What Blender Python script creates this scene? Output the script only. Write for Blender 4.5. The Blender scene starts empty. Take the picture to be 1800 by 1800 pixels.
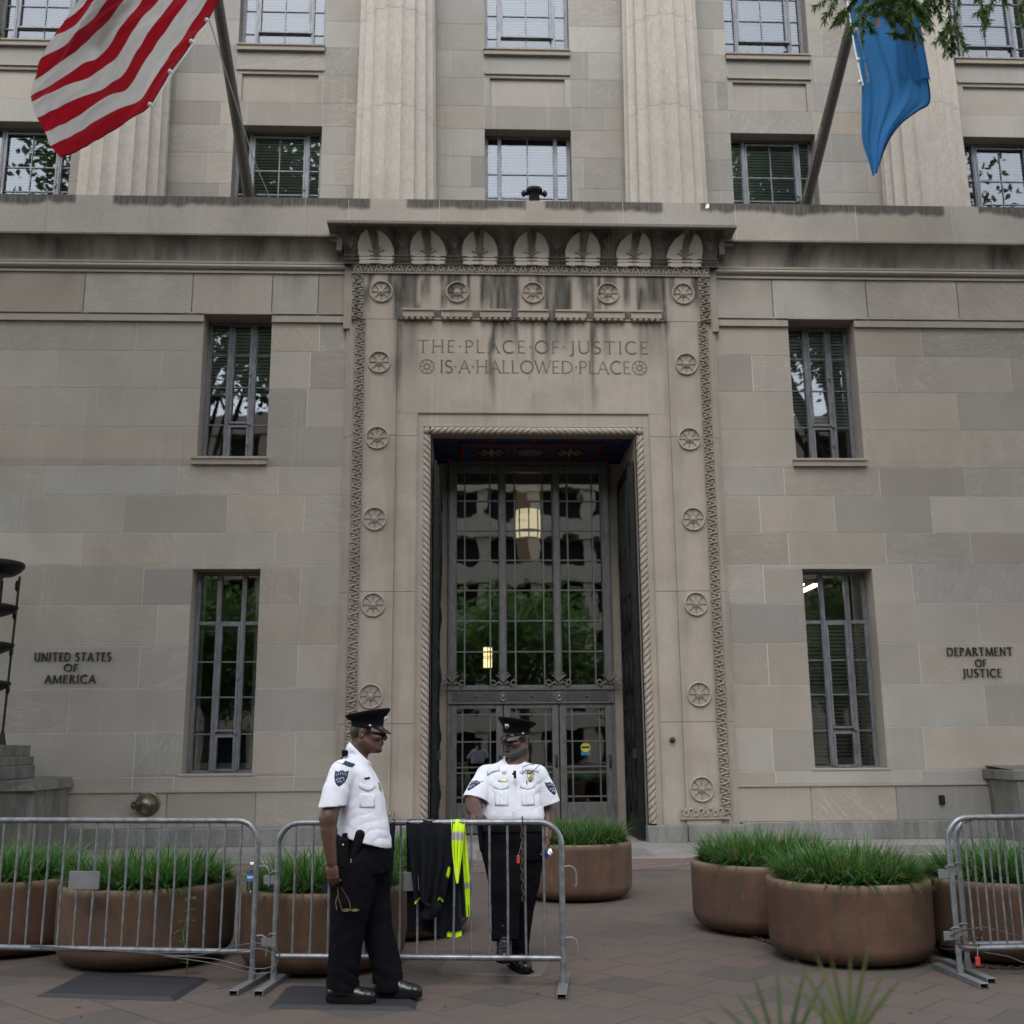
import bpy, math, random
import numpy as np
from mathutils import Vector, Matrix, noise
C = bpy.context.scene
COL = C.collection
R = math.radians
random.seed(7)
RNG = np.random.RandomState(11)

# ---------------------------------------------------------------- camera
CAM = Vector((-1.2035, -18.673, 1.6))
cam = bpy.data.cameras.new('camera')
camo = bpy.data.objects.new('camera', cam)
COL.objects.link(camo)
_yaw, _pit, _rol = 0.043093, 0.21333, -0.007965
_f = Vector((math.sin(_yaw) * math.cos(_pit), math.cos(_yaw) * math.cos(_pit), math.sin(_pit)))
_r0 = Vector((math.cos(_yaw), -math.sin(_yaw), 0))
_u0 = _r0.cross(_f)
_r = _r0 * math.cos(_rol) + _u0 * math.sin(_rol)
_u = _u0 * math.cos(_rol) - _r0 * math.sin(_rol)
camo.matrix_world = Matrix(((_r.x, _u.x, -_f.x, CAM.x), (_r.y, _u.y, -_f.y, CAM.y), (_r.z, _u.z, -_f.z, CAM.z), (0, 0, 0, 1)))
cam.sensor_width = 36
cam.lens = 1889.5 / 1800 * 36
cam.clip_start = 0.05
cam.clip_end = 2000
cam.dof.use_dof = True
cam.dof.focus_distance = 9.0
cam.dof.aperture_fstop = 2.8
C.camera = camo

# ---------------------------------------------------------------- overcast daylight
SUN_EL, SUN_AZ = 54, 190
w = bpy.data.worlds.new('World')
C.world = w
w.use_nodes = True
nt = w.node_tree
nt.nodes.clear()
sky = nt.nodes.new('ShaderNodeTexSky')
sky.sky_type = 'NISHITA'
sky.sun_disc = False
sky.sun_elevation = R(SUN_EL)
sky.sun_rotation = R(SUN_AZ)
sky.dust_density = 0.6
sky.air_density = 1.4
hs = nt.nodes.new('ShaderNodeHueSaturation')
hs.inputs['Saturation'].default_value = 0.34
bg = nt.nodes.new('ShaderNodeBackground')
bg.inputs['Strength'].default_value = 0.15
wo = nt.nodes.new('ShaderNodeOutputWorld')
nt.links.new(sky.outputs[0], hs.inputs['Color'])
nt.links.new(hs.outputs[0], bg.inputs['Color'])
nt.links.new(bg.outputs[0], wo.inputs['Surface'])
sl = bpy.data.lights.new('sun', 'SUN')
sl.energy = 0.6
sl.angle = R(30)
sl.color = (1.0, 0.975, 0.94)
so = bpy.data.objects.new('sun', sl)
COL.objects.link(so)
_az = R(SUN_AZ)
_d = Vector((math.sin(_az) * math.cos(R(SUN_EL)), math.cos(_az) * math.cos(R(SUN_EL)), math.sin(R(SUN_EL))))
so.rotation_euler = (-_d).to_track_quat('-Z', 'Y').to_euler()
so.location = (0, -30, 60)
C.view_settings.view_transform = 'Standard'
C.view_settings.look = 'None'
C.view_settings.gamma = 1.0
C.view_settings.exposure = 1.65
C.cycles.max_bounces = 8
C.cycles.transparent_max_bounces = 12
C.cycles.caustics_reflective = False
C.cycles.caustics_refractive = False

# ---------------------------------------------------------------- node helpers
class NT:
    def __init__(s, name):
        s.m = bpy.data.materials.new(name)
        s.m.use_nodes = True
        s.t = s.m.node_tree
        s.t.nodes.clear()
        s.out = s.t.nodes.new('ShaderNodeOutputMaterial')
    def n(s, typ, **kw):
        nd = s.t.nodes.new('ShaderNode' + typ)
        for k, v in kw.items():
            if k in nd.inputs:
                s.set(nd.inputs[k], v)
            elif hasattr(nd, k):
                setattr(nd, k, v)
        return nd
    def set(s, inp, v):
        if isinstance(v, bpy.types.NodeSocket):
            s.t.links.new(v, inp)
        elif isinstance(v, bpy.types.Node):
            s.t.links.new(v.outputs[0], inp)
        else:
            inp.default_value = v if not (isinstance(v, tuple) and len(v) == 3 and inp.type == 'RGBA') else (*v, 1)
    def mix(s, f, a, b, mode='MIX'):
        nd = s.t.nodes.new('ShaderNodeMix')
        nd.data_type = 'RGBA'
        nd.blend_type = mode
        s.set(nd.inputs[0], f)
        s.set(nd.inputs[6], a)
        s.set(nd.inputs[7], b)
        return nd.outputs[2]
    def math(s, op, a, b=0.0, clamp=False):
        nd = s.t.nodes.new('ShaderNodeMath')
        nd.operation = op
        nd.use_clamp = clamp
        s.set(nd.inputs[0], a)
        s.set(nd.inputs[1], b)
        return nd.outputs[0]
    def ramp(s, f, stops):
        nd = s.t.nodes.new('ShaderNodeValToRGB')
        el = nd.color_ramp.elements
        while len(el) < len(stops):
            el.new(0.5)
        for e, (p, c) in zip(el, stops):
            e.position = p
            e.color = (c, c, c, 1) if isinstance(c, (int, float)) else (*c, 1)
        s.set(nd.inputs[0], f)
        return nd.outputs[0]
    def coord(s, kind='Object', scale=(1, 1, 1), rot=(0, 0, 0), vec=None):
        tc = s.t.nodes.new('ShaderNodeTexCoord').outputs[kind] if vec is None else vec
        mp = s.t.nodes.new('ShaderNodeMapping')
        mp.inputs['Scale'].default_value = scale
        mp.inputs['Rotation'].default_value = rot
        s.t.links.new(tc, mp.inputs[0])
        return mp.outputs[0]
    def noise(s, vec, scale, detail=4, rough=0.55, dist=0.0):
        return s.n('TexNoise', Vector=vec, Scale=scale, Detail=detail, Roughness=rough, Distortion=dist).outputs[0]
    def attr(s, name):
        return s.n('Attribute', attribute_name=name)
    def bsdf(s, col, rough=0.7, metal=0.0, bump=None, bstr=0.3, bdist=0.01, spec=0.5, **kw):
        b = s.n('BsdfPrincipled')
        s.set(b.inputs['Base Color'], col)
        s.set(b.inputs['Roughness'], rough)
        s.set(b.inputs['Metallic'], metal)
        b.inputs['Specular IOR Level'].default_value = spec
        for k, v in kw.items():
            s.set(b.inputs[k.replace('_', ' ')], v)
        if bump is not None:
            bp = s.n('Bump', Strength=bstr, Distance=bdist)
            s.set(bp.inputs['Height'], bump)
            s.t.links.new(bp.outputs[0], b.inputs['Normal'])
        s.t.links.new(b.outputs[0], s.out.inputs[0])
        return s.m

def simple(name, col, rough=0.6, metal=0.0, var=0.12, scale=8, bump=0.0, spec=0.5, stretch=(1, 1, 1), **kw):
    t = NT(name)
    v = t.coord('Object', stretch)
    n = t.noise(v, scale, 5)
    lo = tuple(c * (1 - var) for c in col)
    hi = tuple(min(1, c * (1 + var)) for c in col)
    c = t.mix(t.ramp(n, [(0.3, 0.0), (0.7, 1.0)]), lo, hi)
    return t.bsdf(c, rough, metal, bump=n if bump else None, bstr=bump, spec=spec, **kw)

M = {}
# ashlar limestone: each block carries its own tone in the 'blk' colour (r: warm-grey, g: lightness, b: veining)
def stone_wall():
    t = NT('ashlar_limestone')
    v = t.coord('Object')
    a = t.attr('blk').outputs[0]
    sp = t.n('SeparateColor', Color=a)
    warm = t.mix(sp.outputs[1], (0.245, 0.205, 0.163), (0.385, 0.330, 0.270))
    grey = t.mix(sp.outputs[1], (0.225, 0.212, 0.190), (0.360, 0.342, 0.308))
    base = t.mix(sp.outputs[0], warm, grey)
    # bedding veins, direction differs by block through the offset
    off = t.n('VectorMath', operation='ADD')
    t.set(off.inputs[0], v)
    sc = t.n('VectorMath', operation='SCALE')
    t.set(sc.inputs[0], a)
    sc.inputs['Scale'].default_value = 37.0
    t.set(off.inputs[1], sc.outputs[0])
    rt = t.n('VectorRotate', rotation_type='Y_AXIS')
    t.set(rt.inputs['Vector'], off.outputs[0])
    t.set(rt.inputs['Angle'], t.math('MULTIPLY', t.math('SUBTRACT', sp.outputs[0], 0.45), 2.2))
    ve = t.coord(vec=rt.outputs[0], scale=(1.0, 1, 9))
    n1 = t.noise(ve, 3.2, 6, 0.6, 1.4)
    vein = t.ramp(n1, [(0.52, 0.0), (0.60, 1.0), (0.68, 0.1)])
    amt = t.math('MULTIPLY', vein, t.math('MULTIPLY', t.ramp(sp.outputs[2], [(0.25, 0.05), (0.9, 0.65)]), 0.8))
    c = t.mix(amt, base, (0.47, 0.43, 0.385))
    n2 = t.noise(v, 1.1, 5, 0.6)
    c = t.mix(t.math('MULTIPLY', t.ramp(n2, [(0.42, 0.0), (0.75, 1.0)]), 0.35), c, (0.19, 0.165, 0.14))
    n3 = t.noise(v, 38, 4, 0.7)
    c = t.mix(t.math('MULTIPLY', t.ramp(n3, [(0.38, 1.0), (0.5, 0.0)]), 0.22), c, (0.13, 0.115, 0.10))
    # pale run-off streaks
    vs = t.coord('Object', (5.5, 1, 0.22))
    ns = t.noise(vs, 1.6, 4, 0.6)
    c = t.mix(t.math('MULTIPLY', t.ramp(ns, [(0.58, 0.0), (0.75, 1.0)]), 0.28), c, (0.44, 0.41, 0.375))
    st = t.attr('stain').outputs[2]
    nn = t.noise(t.coord('Object', (14, 4, 1.6)), 2.0, 5, 0.65)
    sm = t.math('MULTIPLY', st, t.ramp(nn, [(0.25, 0.55), (0.7, 1.0)]), clamp=True)
    c = t.mix(sm, c, (0.035, 0.033, 0.028))
    M['ashlar'] = t.bsdf(c, 0.85, bump=t.math('ADD', n3, t.math('MULTIPLY', n1, 0.5)), bstr=0.22, bdist=0.006, spec=0.25)
stone_wall()

def stone_carved():
    t = NT('carved_limestone')
    v = t.coord('Object')
    n = t.noise(v, 1.6, 5, 0.6)
    c = t.mix(t.ramp(n, [(0.3, 0.0), (0.75, 1.0)]), (0.365, 0.315, 0.262), (0.275, 0.235, 0.192))
    n3 = t.noise(v, 45, 4, 0.7)
    c = t.mix(t.math('MULTIPLY', t.ramp(n3, [(0.35, 1.0), (0.52, 0.0)]), 0.25), c, (0.14, 0.12, 0.105))
    vs = t.coord('Object', (6, 1, 0.16))
    ns = t.noise(vs, 1.5, 5, 0.62)
    c = t.mix(t.math('MULTIPLY', t.ramp(ns, [(0.56, 0.0), (0.72, 1.0)]), 0.35), c, (0.43, 0.395, 0.35))
    c = t.mix(t.math('MULTIPLY', t.ramp(ns, [(0.28, 1.0), (0.40, 0.0)]), 0.4), c, (0.15, 0.13, 0.11))
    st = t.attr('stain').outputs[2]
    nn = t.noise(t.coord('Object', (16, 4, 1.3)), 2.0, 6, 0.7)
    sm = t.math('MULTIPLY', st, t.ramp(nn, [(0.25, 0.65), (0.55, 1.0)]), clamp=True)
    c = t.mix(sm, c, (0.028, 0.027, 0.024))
    pale = t.math('MULTIPLY', st, -1.0, clamp=True)
    c = t.mix(pale, c, t.mix(t.ramp(n, [(0.3, 0.0), (0.7, 1.0)]), (0.54, 0.49, 0.42), (0.43, 0.385, 0.33)))
    M['carved'] = t.bsdf(c, 0.85, bump=n3, bstr=0.2, bdist=0.005, spec=0.25)
stone_carved()

def stone_column():
    t = NT('column_limestone')
    v = t.coord('Object')
    ve = t.coord('Object', (3.0, 1, 1.2))
    n1 = t.noise(ve, 2.6, 6, 0.62, 2.6)
    c = t.mix(t.ramp(n1, [(0.35, 0.0), (0.6, 1.0)]), (0.375, 0.33, 0.28), (0.435, 0.39, 0.34))
    n2 = t.noise(v, 0.9, 4)
    c = t.mix(t.math('MULTIPLY', t.ramp(n2, [(0.45, 0.0), (0.7, 1.0)]), 0.4), c, (0.30, 0.265, 0.23))
    st = t.attr('stain').outputs[2]
    c = t.mix(st, c, (0.12, 0.10, 0.09))
    M['column'] = t.bsdf(c, 0.85, bump=n1, bstr=0.08, bdist=0.004, spec=0.25)
stone_column()
M['mortar'] = simple('mortar', (0.62, 0.57, 0.50), 0.9, var=0.08)
M['mortar_grey'] = simple('grey_mortar', (0.43, 0.395, 0.35), 0.9, var=0.08)
M['letter_shade_dirt'] = simple('shaded_dirty_lettering', (0.12, 0.105, 0.088), 0.9, var=0.3, scale=5)  # dark colour holds the shade and dirt of cut letters; strips stand proud
M['stone_dark'] = simple('dirty_limestone', (0.16, 0.145, 0.125), 0.9, var=0.5, scale=4, bump=0.2)

def granite(name, a, b, streak):
    t = NT(name)
    v = t.coord('Object')
    n = t.noise(v, 60, 3, 0.8)
    c = t.mix(t.ramp(n, [(0.35, 0.0), (0.65, 1.0)]), a, b)
    ns = t.noise(t.coord('Object', (2.2, 2.2, 0.45)), 1.6, 6, 0.7, 0.6)
    c = t.mix(t.math('MULTIPLY', t.ramp(ns, [(0.42, 0.0), (0.62, 1.0)]), streak * .8), c, (0.06, 0.058, 0.045))
    ng = t.noise(v, 1.3, 5, 0.6)
    c = t.mix(t.math('MULTIPLY', t.ramp(ng, [(0.5, 0.0), (0.7, 1.0)]), streak * 0.6), c, (0.10, 0.105, 0.06))
    M[name] = t.bsdf(c, 0.75, bump=n, bstr=0.12, bdist=0.004, spec=0.3)
granite('granite', (0.15, 0.148, 0.138), (0.26, 0.255, 0.24), 0.55)
granite('granite_stained', (0.11, 0.108, 0.096), (0.19, 0.185, 0.168), 0.95)

M['alu'] = simple('grey_window_metal', (0.165, 0.168, 0.18), 0.5, 0.35, var=0.3, scale=6, stretch=(3, 3, 1))
M['door_metal'] = simple('door_metal', (0.135, 0.132, 0.128), 0.45, 0.45, var=0.28, scale=5, stretch=(4, 4, 1))
M['relief'] = simple('relief_metal', (0.085, 0.085, 0.09), 0.45, 0.5, var=0.5, scale=30)
M['bronze'] = simple('dark_bronze', (0.013, 0.014, 0.013), 0.5, 0.3, var=0.5, scale=9, spec=0.2)
M['bronze_letter'] = simple('bronze_letters', (0.030, 0.026, 0.022), 0.5, 0.5, var=0.3)
M['blind'] = simple('blind_slat', (0.74, 0.77, 0.70), 0.6, var=0.06)
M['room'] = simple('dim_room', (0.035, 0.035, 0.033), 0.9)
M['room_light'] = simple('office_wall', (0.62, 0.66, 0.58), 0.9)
M['steel'] = simple('galvanised_steel', (0.17, 0.178, 0.187), 0.42, 0.6, var=0.35, scale=18, stretch=(1, 1, 1))
M['cable'] = simple('steel_cable', (0.10, 0.10, 0.10), 0.5, 0.5)
M['steel_dull'] = simple('dull_steel', (0.15, 0.155, 0.16), 0.6, 0.4, var=0.15, scale=10)
M['black_steel'] = simple('black_steel', (0.02, 0.02, 0.022), 0.5, 0.3)
M['rust'] = simple('rusty_iron', (0.055, 0.032, 0.022), 0.8, 0.3, var=0.6, scale=40)
M['red_plastic'] = simple('red_plastic', (0.36, 0.03, 0.022), 0.4)
M['rubber'] = simple('black_rubber', (0.014, 0.014, 0.017), 0.65, var=0.25, scale=20)
M['rubber_brown'] = simple('brown_board', (0.105, 0.083, 0.072), 0.75, var=0.15, scale=10)
M['white_paper'] = simple('white_paper', (0.8, 0.8, 0.8), 0.8)
M['brass'] = simple('weathered_brass', (0.17, 0.145, 0.105), 0.35, 0.85, var=0.4, scale=12)
M['pole'] = simple('flagpole_metal', (0.13, 0.122, 0.11), 0.55, 0.35, var=0.3, scale=6, stretch=(6, 6, 1))
M['rope'] = simple('rope', (0.45, 0.44, 0.42), 0.8)
M['soil'] = simple('soil', (0.035, 0.024, 0.016), 0.95, var=0.4, scale=30)

def glass(name, tint, ior, wav, wscale):
    t = NT(name)
    g = t.n('BsdfGlossy', Color=(0.93, 0.96, 1.0), Roughness=0.015)
    tr = t.n('BsdfTransparent', Color=tint)
    n = t.noise(t.coord('Object', (1, 1, 1)), wscale, 2, 0.5)
    bp = t.n('Bump', Strength=wav, Distance=0.05)
    t.set(bp.inputs['Height'], n)
    t.t.links.new(bp.outputs[0], g.inputs['Normal'])
    fr = t.n('Fresnel', IOR=ior)
    mx = t.n('MixShader')
    t.t.links.new(fr.outputs[0], mx.inputs[0])
    t.t.links.new(tr.outputs[0], mx.inputs[1])
    t.t.links.new(g.outputs[0], mx.inputs[2])
    t.t.links.new(mx.outputs[0], t.out.inputs[0])
    M[name] = t.m
glass('glass', (0.86, 0.92, 0.89), 2.2, 0.05, 0.9)
glass('door_glass', (0.30, 0.33, 0.31), 2.7, 0.055, 1.3)
glass('bottle_plastic', (0.9, 0.93, 0.95), 1.33, 0.0, 1)

def emis(name, col, s):
    t = NT(name)
    e = t.n('Emission', Color=col, Strength=s)
    t.t.links.new(e.outputs[0], t.out.inputs[0])
    M[name] = t.m
emis('lamp_glow', (1.0, 0.80, 0.50), 0.62)
emis('lamp_dim', (1.0, 0.72, 0.45), 0.05)
emis('lamp_bright', (1.0, 0.72, 0.36), 2.0)
emis('tube_glow', (1.0, 0.9, 0.72), 2.2)

def attr_mat(name, rough=0.6, spec=0.4, var=0.15, scale=20, bump=0.0, metal=0, transl=0.0, sheen=0.0, stretch=(1, 1, 1)):
    """colour comes from the mesh's own 'col' attribute (real local colour)"""
    t = NT(name)
    a = t.attr('col').outputs[0]
    n = t.noise(t.coord('Object', stretch), scale, 4)
    c = t.mix(t.math('MULTIPLY', n, var * 2), a, (0, 0, 0))
    m = t.bsdf(c, rough, metal, bump=n if bump else None, bstr=bump, bdist=0.004, spec=spec)
    if transl:
        b = [x for x in t.t.nodes if x.type == 'BSDF_PRINCIPLED'][0]
        tl = t.n('BsdfTranslucent')
        t.set(tl.inputs[0], c)
        mx = t.n('MixShader', Fac=transl)
        t.t.links.new(b.outputs[0], mx.inputs[1])
        t.t.links.new(tl.outputs[0], mx.inputs[2])
        t.t.links.new(mx.outputs[0], t.out.inputs[0])
    if sheen:
        b = [x for x in t.t.nodes if x.type == 'BSDF_PRINCIPLED'][0]
        b.inputs['Sheen Weight'].default_value = sheen
    M[name] = t.m
    return m
attr_mat('leafy', 0.5, 0.35, 0.1, 6, transl=0.5)
attr_mat('flag_cloth', 0.75, 0.2, 0.05, 5, bump=0.0, transl=0.5, stretch=(1, 1, 1))
attr_mat('paint', 0.6, 0.3, 0.1, 12)
attr_mat('skin', 0.48, 0.35, 0.22, 40, bump=0.08)
attr_mat('cloth_dark', 0.85, 0.10, 0.2, 60, bump=0.15)
attr_mat('far', 0.8, 0.2, 0.2, 2)

def planter_mat():
    t = NT('brown_concrete')
    v = t.coord('Object')
    n = t.noise(v, 55, 4, 0.8)
    oi = t.n('ObjectInfo')
    c = t.mix(oi.outputs['Random'], (0.074, 0.038, 0.024), (0.092, 0.053, 0.036))
    c = t.mix(t.math('MULTIPLY', t.ramp(n, [(0.35, 1.0), (0.5, 0.0)]), 0.4), c, (0.03, 0.021, 0.016))
    ns = t.noise(t.coord('Object', (5, 5, 0.5)), 1.8, 5, 0.65)
    c = t.mix(t.math('MULTIPLY', t.ramp(ns, [(0.45, 0.0), (0.66, 1.0)]), 0.62), c, (0.040, 0.034, 0.021))
    nm = t.noise(v, 4.5, 6, 0.65, 0.5)
    c = t.mix(t.math('MULTIPLY', t.ramp(nm, [(0.45, 0.0), (0.68, 1.0)]), 0.45), c, (0.122, 0.07, 0.047))
    c = t.mix(t.math('MULTIPLY', t.ramp(nm, [(0.30, 1.0), (0.42, 0.0)]), 0.5), c, (0.045, 0.032, 0.024))
    nw = t.noise(t.coord('Object', (7, 7, 0.9)), 2.6, 4, 0.6)
    c = t.mix(t.math('MULTIPLY', t.ramp(nw, [(0.66, 0.0), (0.74, 1.0)]), 0.35), c, (0.17, 0.13, 0.10))
    sp = t.n('SeparateXYZ', Vector=v)
    rim = t.ramp(sp.outputs[2], [(0.53, 0.0), (0.575, 1.0)])
    c = t.mix(t.math('MULTIPLY', rim, 0.6), c, (0.20, 0.145, 0.10))
    M['planter'] = t.bsdf(c, 0.85, bump=n, bstr=0.2, bdist=0.004, spec=0.25)
planter_mat()

def paving(name, rot, bw, bh, off, c1, c2, mort, msz, extra=0.0):
    t = NT(name)
    v = t.coord('Object', (1, 1, 1), (0, 0, rot))
    br = t.n('TexBrick', Vector=v, Color1=(0, 0, 0, 1), Color2=(1, 1, 1, 1), Mortar=(0.5, 0.5, 0.5, 1), Scale=1.0)
    br.inputs['Mortar Size'].default_value = msz
    br.inputs['Mortar Smooth'].default_value = 0.1
    br.inputs['Brick Width'].default_value = bw
    br.inputs['Row Height'].default_value = bh
    br.offset = off
    rnd = br.outputs[0]
    c = t.mix(rnd, c1, c2)
    dk = t.ramp(rnd, [(0.80, 0.0), (0.86, 1.0)])
    c = t.mix(t.math('MULTIPLY', dk, 0.40), c, (0.050, 0.045, 0.043))
    n = t.noise(t.coord('Object'), 1.2, 6, 0.6)
    c = t.mix(t.math('MULTIPLY', t.ramp(n, [(0.4, 0.0), (0.7, 1.0)]), 0.4), c, (0.062, 0.053, 0.047))
    gum = t.n('TexVoronoi', Vector=t.coord('Object'), Scale=3.1)
    c = t.mix(t.math('MULTIPLY', t.ramp(gum.outputs['Distance'], [(0.035, 1.0), (0.05, 0.0)]), 0.5), c, (0.04, 0.036, 0.033))
    nf = t.noise(t.coord('Object'), 60, 4, 0.75)
    c = t.mix(t.math('MULTIPLY', t.ramp(nf, [(0.4, 1.0), (0.55, 0.0)]), 0.3), c, (0.06, 0.05, 0.045))
    mo = t.n('TexNoise', Vector=t.coord('Object'), Scale=0.7, Detail=3)
    mc = t.mix(t.ramp(mo.outputs[0], [(0.55, 0.0), (0.7, 0.6)]), mort, (0.19, 0.165, 0.145))
    fac = br.outputs['Fac']
    c = t.mix(t.math('MULTIPLY', fac, 0.8), c, mc)
    h = t.math('SUBTRACT', t.math('MULTIPLY', nf, 0.3), t.math('MULTIPLY', fac, 0.6))
    M[name] = t.bsdf(c, 0.72, bump=h, bstr=0.35, bdist=0.006, spec=0.35)
paving('brick_paving', R(45), 0.40, 0.40, 0.5, (0.102, 0.073, 0.059), (0.082, 0.069, 0.060), (0.035, 0.030, 0.027), 0.0065)
paving('brick_edge', R(-38), 3.0, 0.30, 0.0, (0.175, 0.105, 0.088), (0.13, 0.098, 0.088), (0.03, 0.025, 0.022), 0.018)
paving('granite_paving', 0, 2.6, 1.25, 0.4, (0.235, 0.222, 0.205), (0.27, 0.255, 0.235), (0.11, 0.10, 0.092), 0.01)
M['asphalt'] = simple('asphalt', (0.05, 0.05, 0.052), 0.9, var=0.3, scale=30)

# ---------------------------------------------------------------- mesh helpers
def tag(o, label=None, cat=None, group=None, kind=None):
    if label: o['label'] = label
    if cat: o['category'] = cat
    if group: o['group'] = group
    if kind: o['kind'] = kind
    return o

def empty(name, loc=(0, 0, 0), label=None, cat=None, group=None, rz=0.0):
    o = bpy.data.objects.new(name, None)
    o.empty_display_size = 0.1
    COL.objects.link(o)
    o.location = loc
    o.rotation_euler = (0, 0, rz)
    return tag(o, label, cat, group)

class MB:
    def __init__(s):
        s.v, s.f, s.sm, s.mi, s.at = [], [], [], [], {}
        s.cur = {}
    def setat(s, **kw):
        s.cur = kw
    def add(s, vs, fs, smooth=False, mi=0, per=None):
        b = len(s.v)
        s.v += [tuple(p) for p in vs]
        s.f += [tuple(i + b for i in q) for q in fs]
        s.sm += [smooth] * len(fs)
        s.mi += [mi] * len(fs)
        d = dict(s.cur)
        if per: d.update(per)
        for k, val in d.items():
            lst = s.at.setdefault(k, [])
            if len(lst) < b:
                lst += [(0, 0, 0)] * (b - len(lst))
            if isinstance(val, list):
                lst += val
            else:
                lst += [val] * len(vs)
        return b
    def box(s, x0, x1, y0, y1, z0, z1, **k):
        vs = [(x, y, z) for x in (x0, x1) for y in (y0, y1) for z in (z0, z1)]
        s.add(vs, [(0, 1, 3, 2), (4, 6, 7, 5), (0, 4, 5, 1), (2, 3, 7, 6), (0, 2, 6, 4), (1, 5, 7, 3)], **k)
    def bevbox(s, x0, x1, y0, y1, z0, z1, b=0.01, **k):
        # box with chamfered edges
        cx, cy, cz = (x0 + x1) / 2, (y0 + y1) / 2, (z0 + z1) / 2
        hx, hy, hz = (x1 - x0) / 2, (y1 - y0) / 2, (z1 - z0) / 2
        vs, idx = [], {}
        for sx in (-1, 1):
            for sy in (-1, 1):
                for sz in (-1, 1):
                    for ax in range(3):
                        p = [sx * (hx - b), sy * (hy - b), sz * (hz - b)]
                        p[ax] += (sx, sy, sz)[ax] * b
                        idx[(sx, sy, sz, ax)] = len(vs)
                        vs.append((p[0] + cx, p[1] + cy, p[2] + cz))
        fs = []
        I = lambda a, b_, c, d: idx[(a, b_, c, d)]
        for q in (-1, 1):
            for ax in range(3):
                u, v_ = [(1, 2), (2, 0), (0, 1)][ax]
                loop = []
                for (a, b2) in ((-1, -1), (1, -1), (1, 1), (-1, 1)):
                    sg = [0, 0, 0]
                    sg[ax] = q; sg[u] = a; sg[v_] = b2
                    loop.append(I(*sg, ax))
                fs.append(tuple(loop if q > 0 else loop[::-1]))
        for ax in range(3):
            u, v_ = [(1, 2), (2, 0), (0, 1)][ax]
            for a in (-1, 1):
                for b2 in (-1, 1):
                    q = []
                    for e in (-1, 1):
                        sg = [0, 0, 0]
                        sg[ax] = e; sg[u] = a; sg[v_] = b2
                        q.append((I(*sg, u), I(*sg, v_)))
                    l = (q[0][0], q[1][0], q[1][1], q[0][1])
                    fs.append(l if a * b2 > 0 else l[::-1])
        for sx in (-1, 1):
            for sy in (-1, 1):
                for sz in (-1, 1):
                    l = tuple(I(sx, sy, sz, a) for a in range(3))
                    fs.append(l if sx * sy * sz > 0 else l[::-1])
        s.add(vs, fs, **k)
    def quad(s, a, b, c, d, **k):
        s.add([a, b, c, d], [(0, 1, 2, 3)], **k)
    def grid(s, P, closeu=False, closev=False, smooth=True, flip=False, per=None, mi=0):
        """P: array (nu, nv, 3)"""
        P = np.asarray(P, float)
        nu, nv = P.shape[:2]
        fs = []
        for i in range(nu if closeu else nu - 1):
            for j in range(nv if closev else nv - 1):
                q = (i * nv + j, ((i + 1) % nu) * nv + j, ((i + 1) % nu) * nv + (j + 1) % nv, i * nv + (j + 1) % nv)
                fs.append(q[::-1] if flip else q)
        return s.add([tuple(p) for p in P.reshape(-1, 3)], fs, smooth=smooth, per=per, mi=mi)
    def tube(s, pts, r, n=10, caps=True, smooth=True, **k):
        pts = [Vector(p) for p in pts]
        rs = r if isinstance(r, (list, tuple)) else [r] * len(pts)
        rings = []
        up = None
        for i, p in enumerate(pts):
            t = (pts[min(i + 1, len(pts) - 1)] - pts[max(i - 1, 0)])
            if t.length < 1e-9: t = Vector((0, 0, 1))
            t.normalize()
            if up is None:
                up = Vector((0, 0, 1)) if abs(t.z) < 0.9 else Vector((1, 0, 0))
            a = t.cross(up)
            if a.length < 1e-6:
                a = t.cross(Vector((0, 1, 0)))
            a.normalize()
            b = a.cross(t).normalized()
            up = b
            rings.append([p + (a * math.cos(2 * math.pi * j / n) + b * math.sin(2 * math.pi * j / n)) * rs[i] for j in range(n)])
        vs = [v for rg in rings for v in rg]
        fs = []
        for i in range(len(pts) - 1):
            for j in range(n):
                fs.append((i * n + j, i * n + (j + 1) % n, (i + 1) * n + (j + 1) % n, (i + 1) * n + j))
        base = s.add(vs, fs, smooth=smooth, **k)
        if caps:
            m = len(vs)
            s.add(rings[0], [tuple(range(n))[::-1]], **k)
            s.add(rings[-1], [tuple(range(n))], **k)
    def lathe(s, prof, c=(0, 0, 0), n=32, axis='z', smooth=True, caps=False, **k):
        """prof: list of (radius, height)"""
        P = np.zeros((len(prof), n, 3))
        for i, (r, h) in enumerate(prof):
            for j in range(n):
                a = 2 * math.pi * j / n
                x, y = r * math.cos(a), r * math.sin(a)
                P[i, j] = (x, y, h) if axis == 'z' else ((x, -h, y) if axis == 'y' else (h, x, y))
        P += np.array(c)
        s.grid(P, closev=True, smooth=smooth, flip=True, **k)
    def sphere(s, c, r, n=12, m=8, sc=(1, 1, 1), **k):
        prof = [(math.sin(math.pi * i / m) * r + 1e-5, -math.cos(math.pi * i / m) * r) for i in range(m + 1)]
        P = np.zeros((m + 1, n, 3))
        for i, (rr, h) in enumerate(prof):
            for j in range(n):
                a = 2 * math.pi * j / n
                P[i, j] = (c[0] + rr * math.cos(a) * sc[0], c[1] + rr * math.sin(a) * sc[1], c[2] + h * sc[2])
        s.grid(P, closev=True, flip=True, **k)
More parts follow.
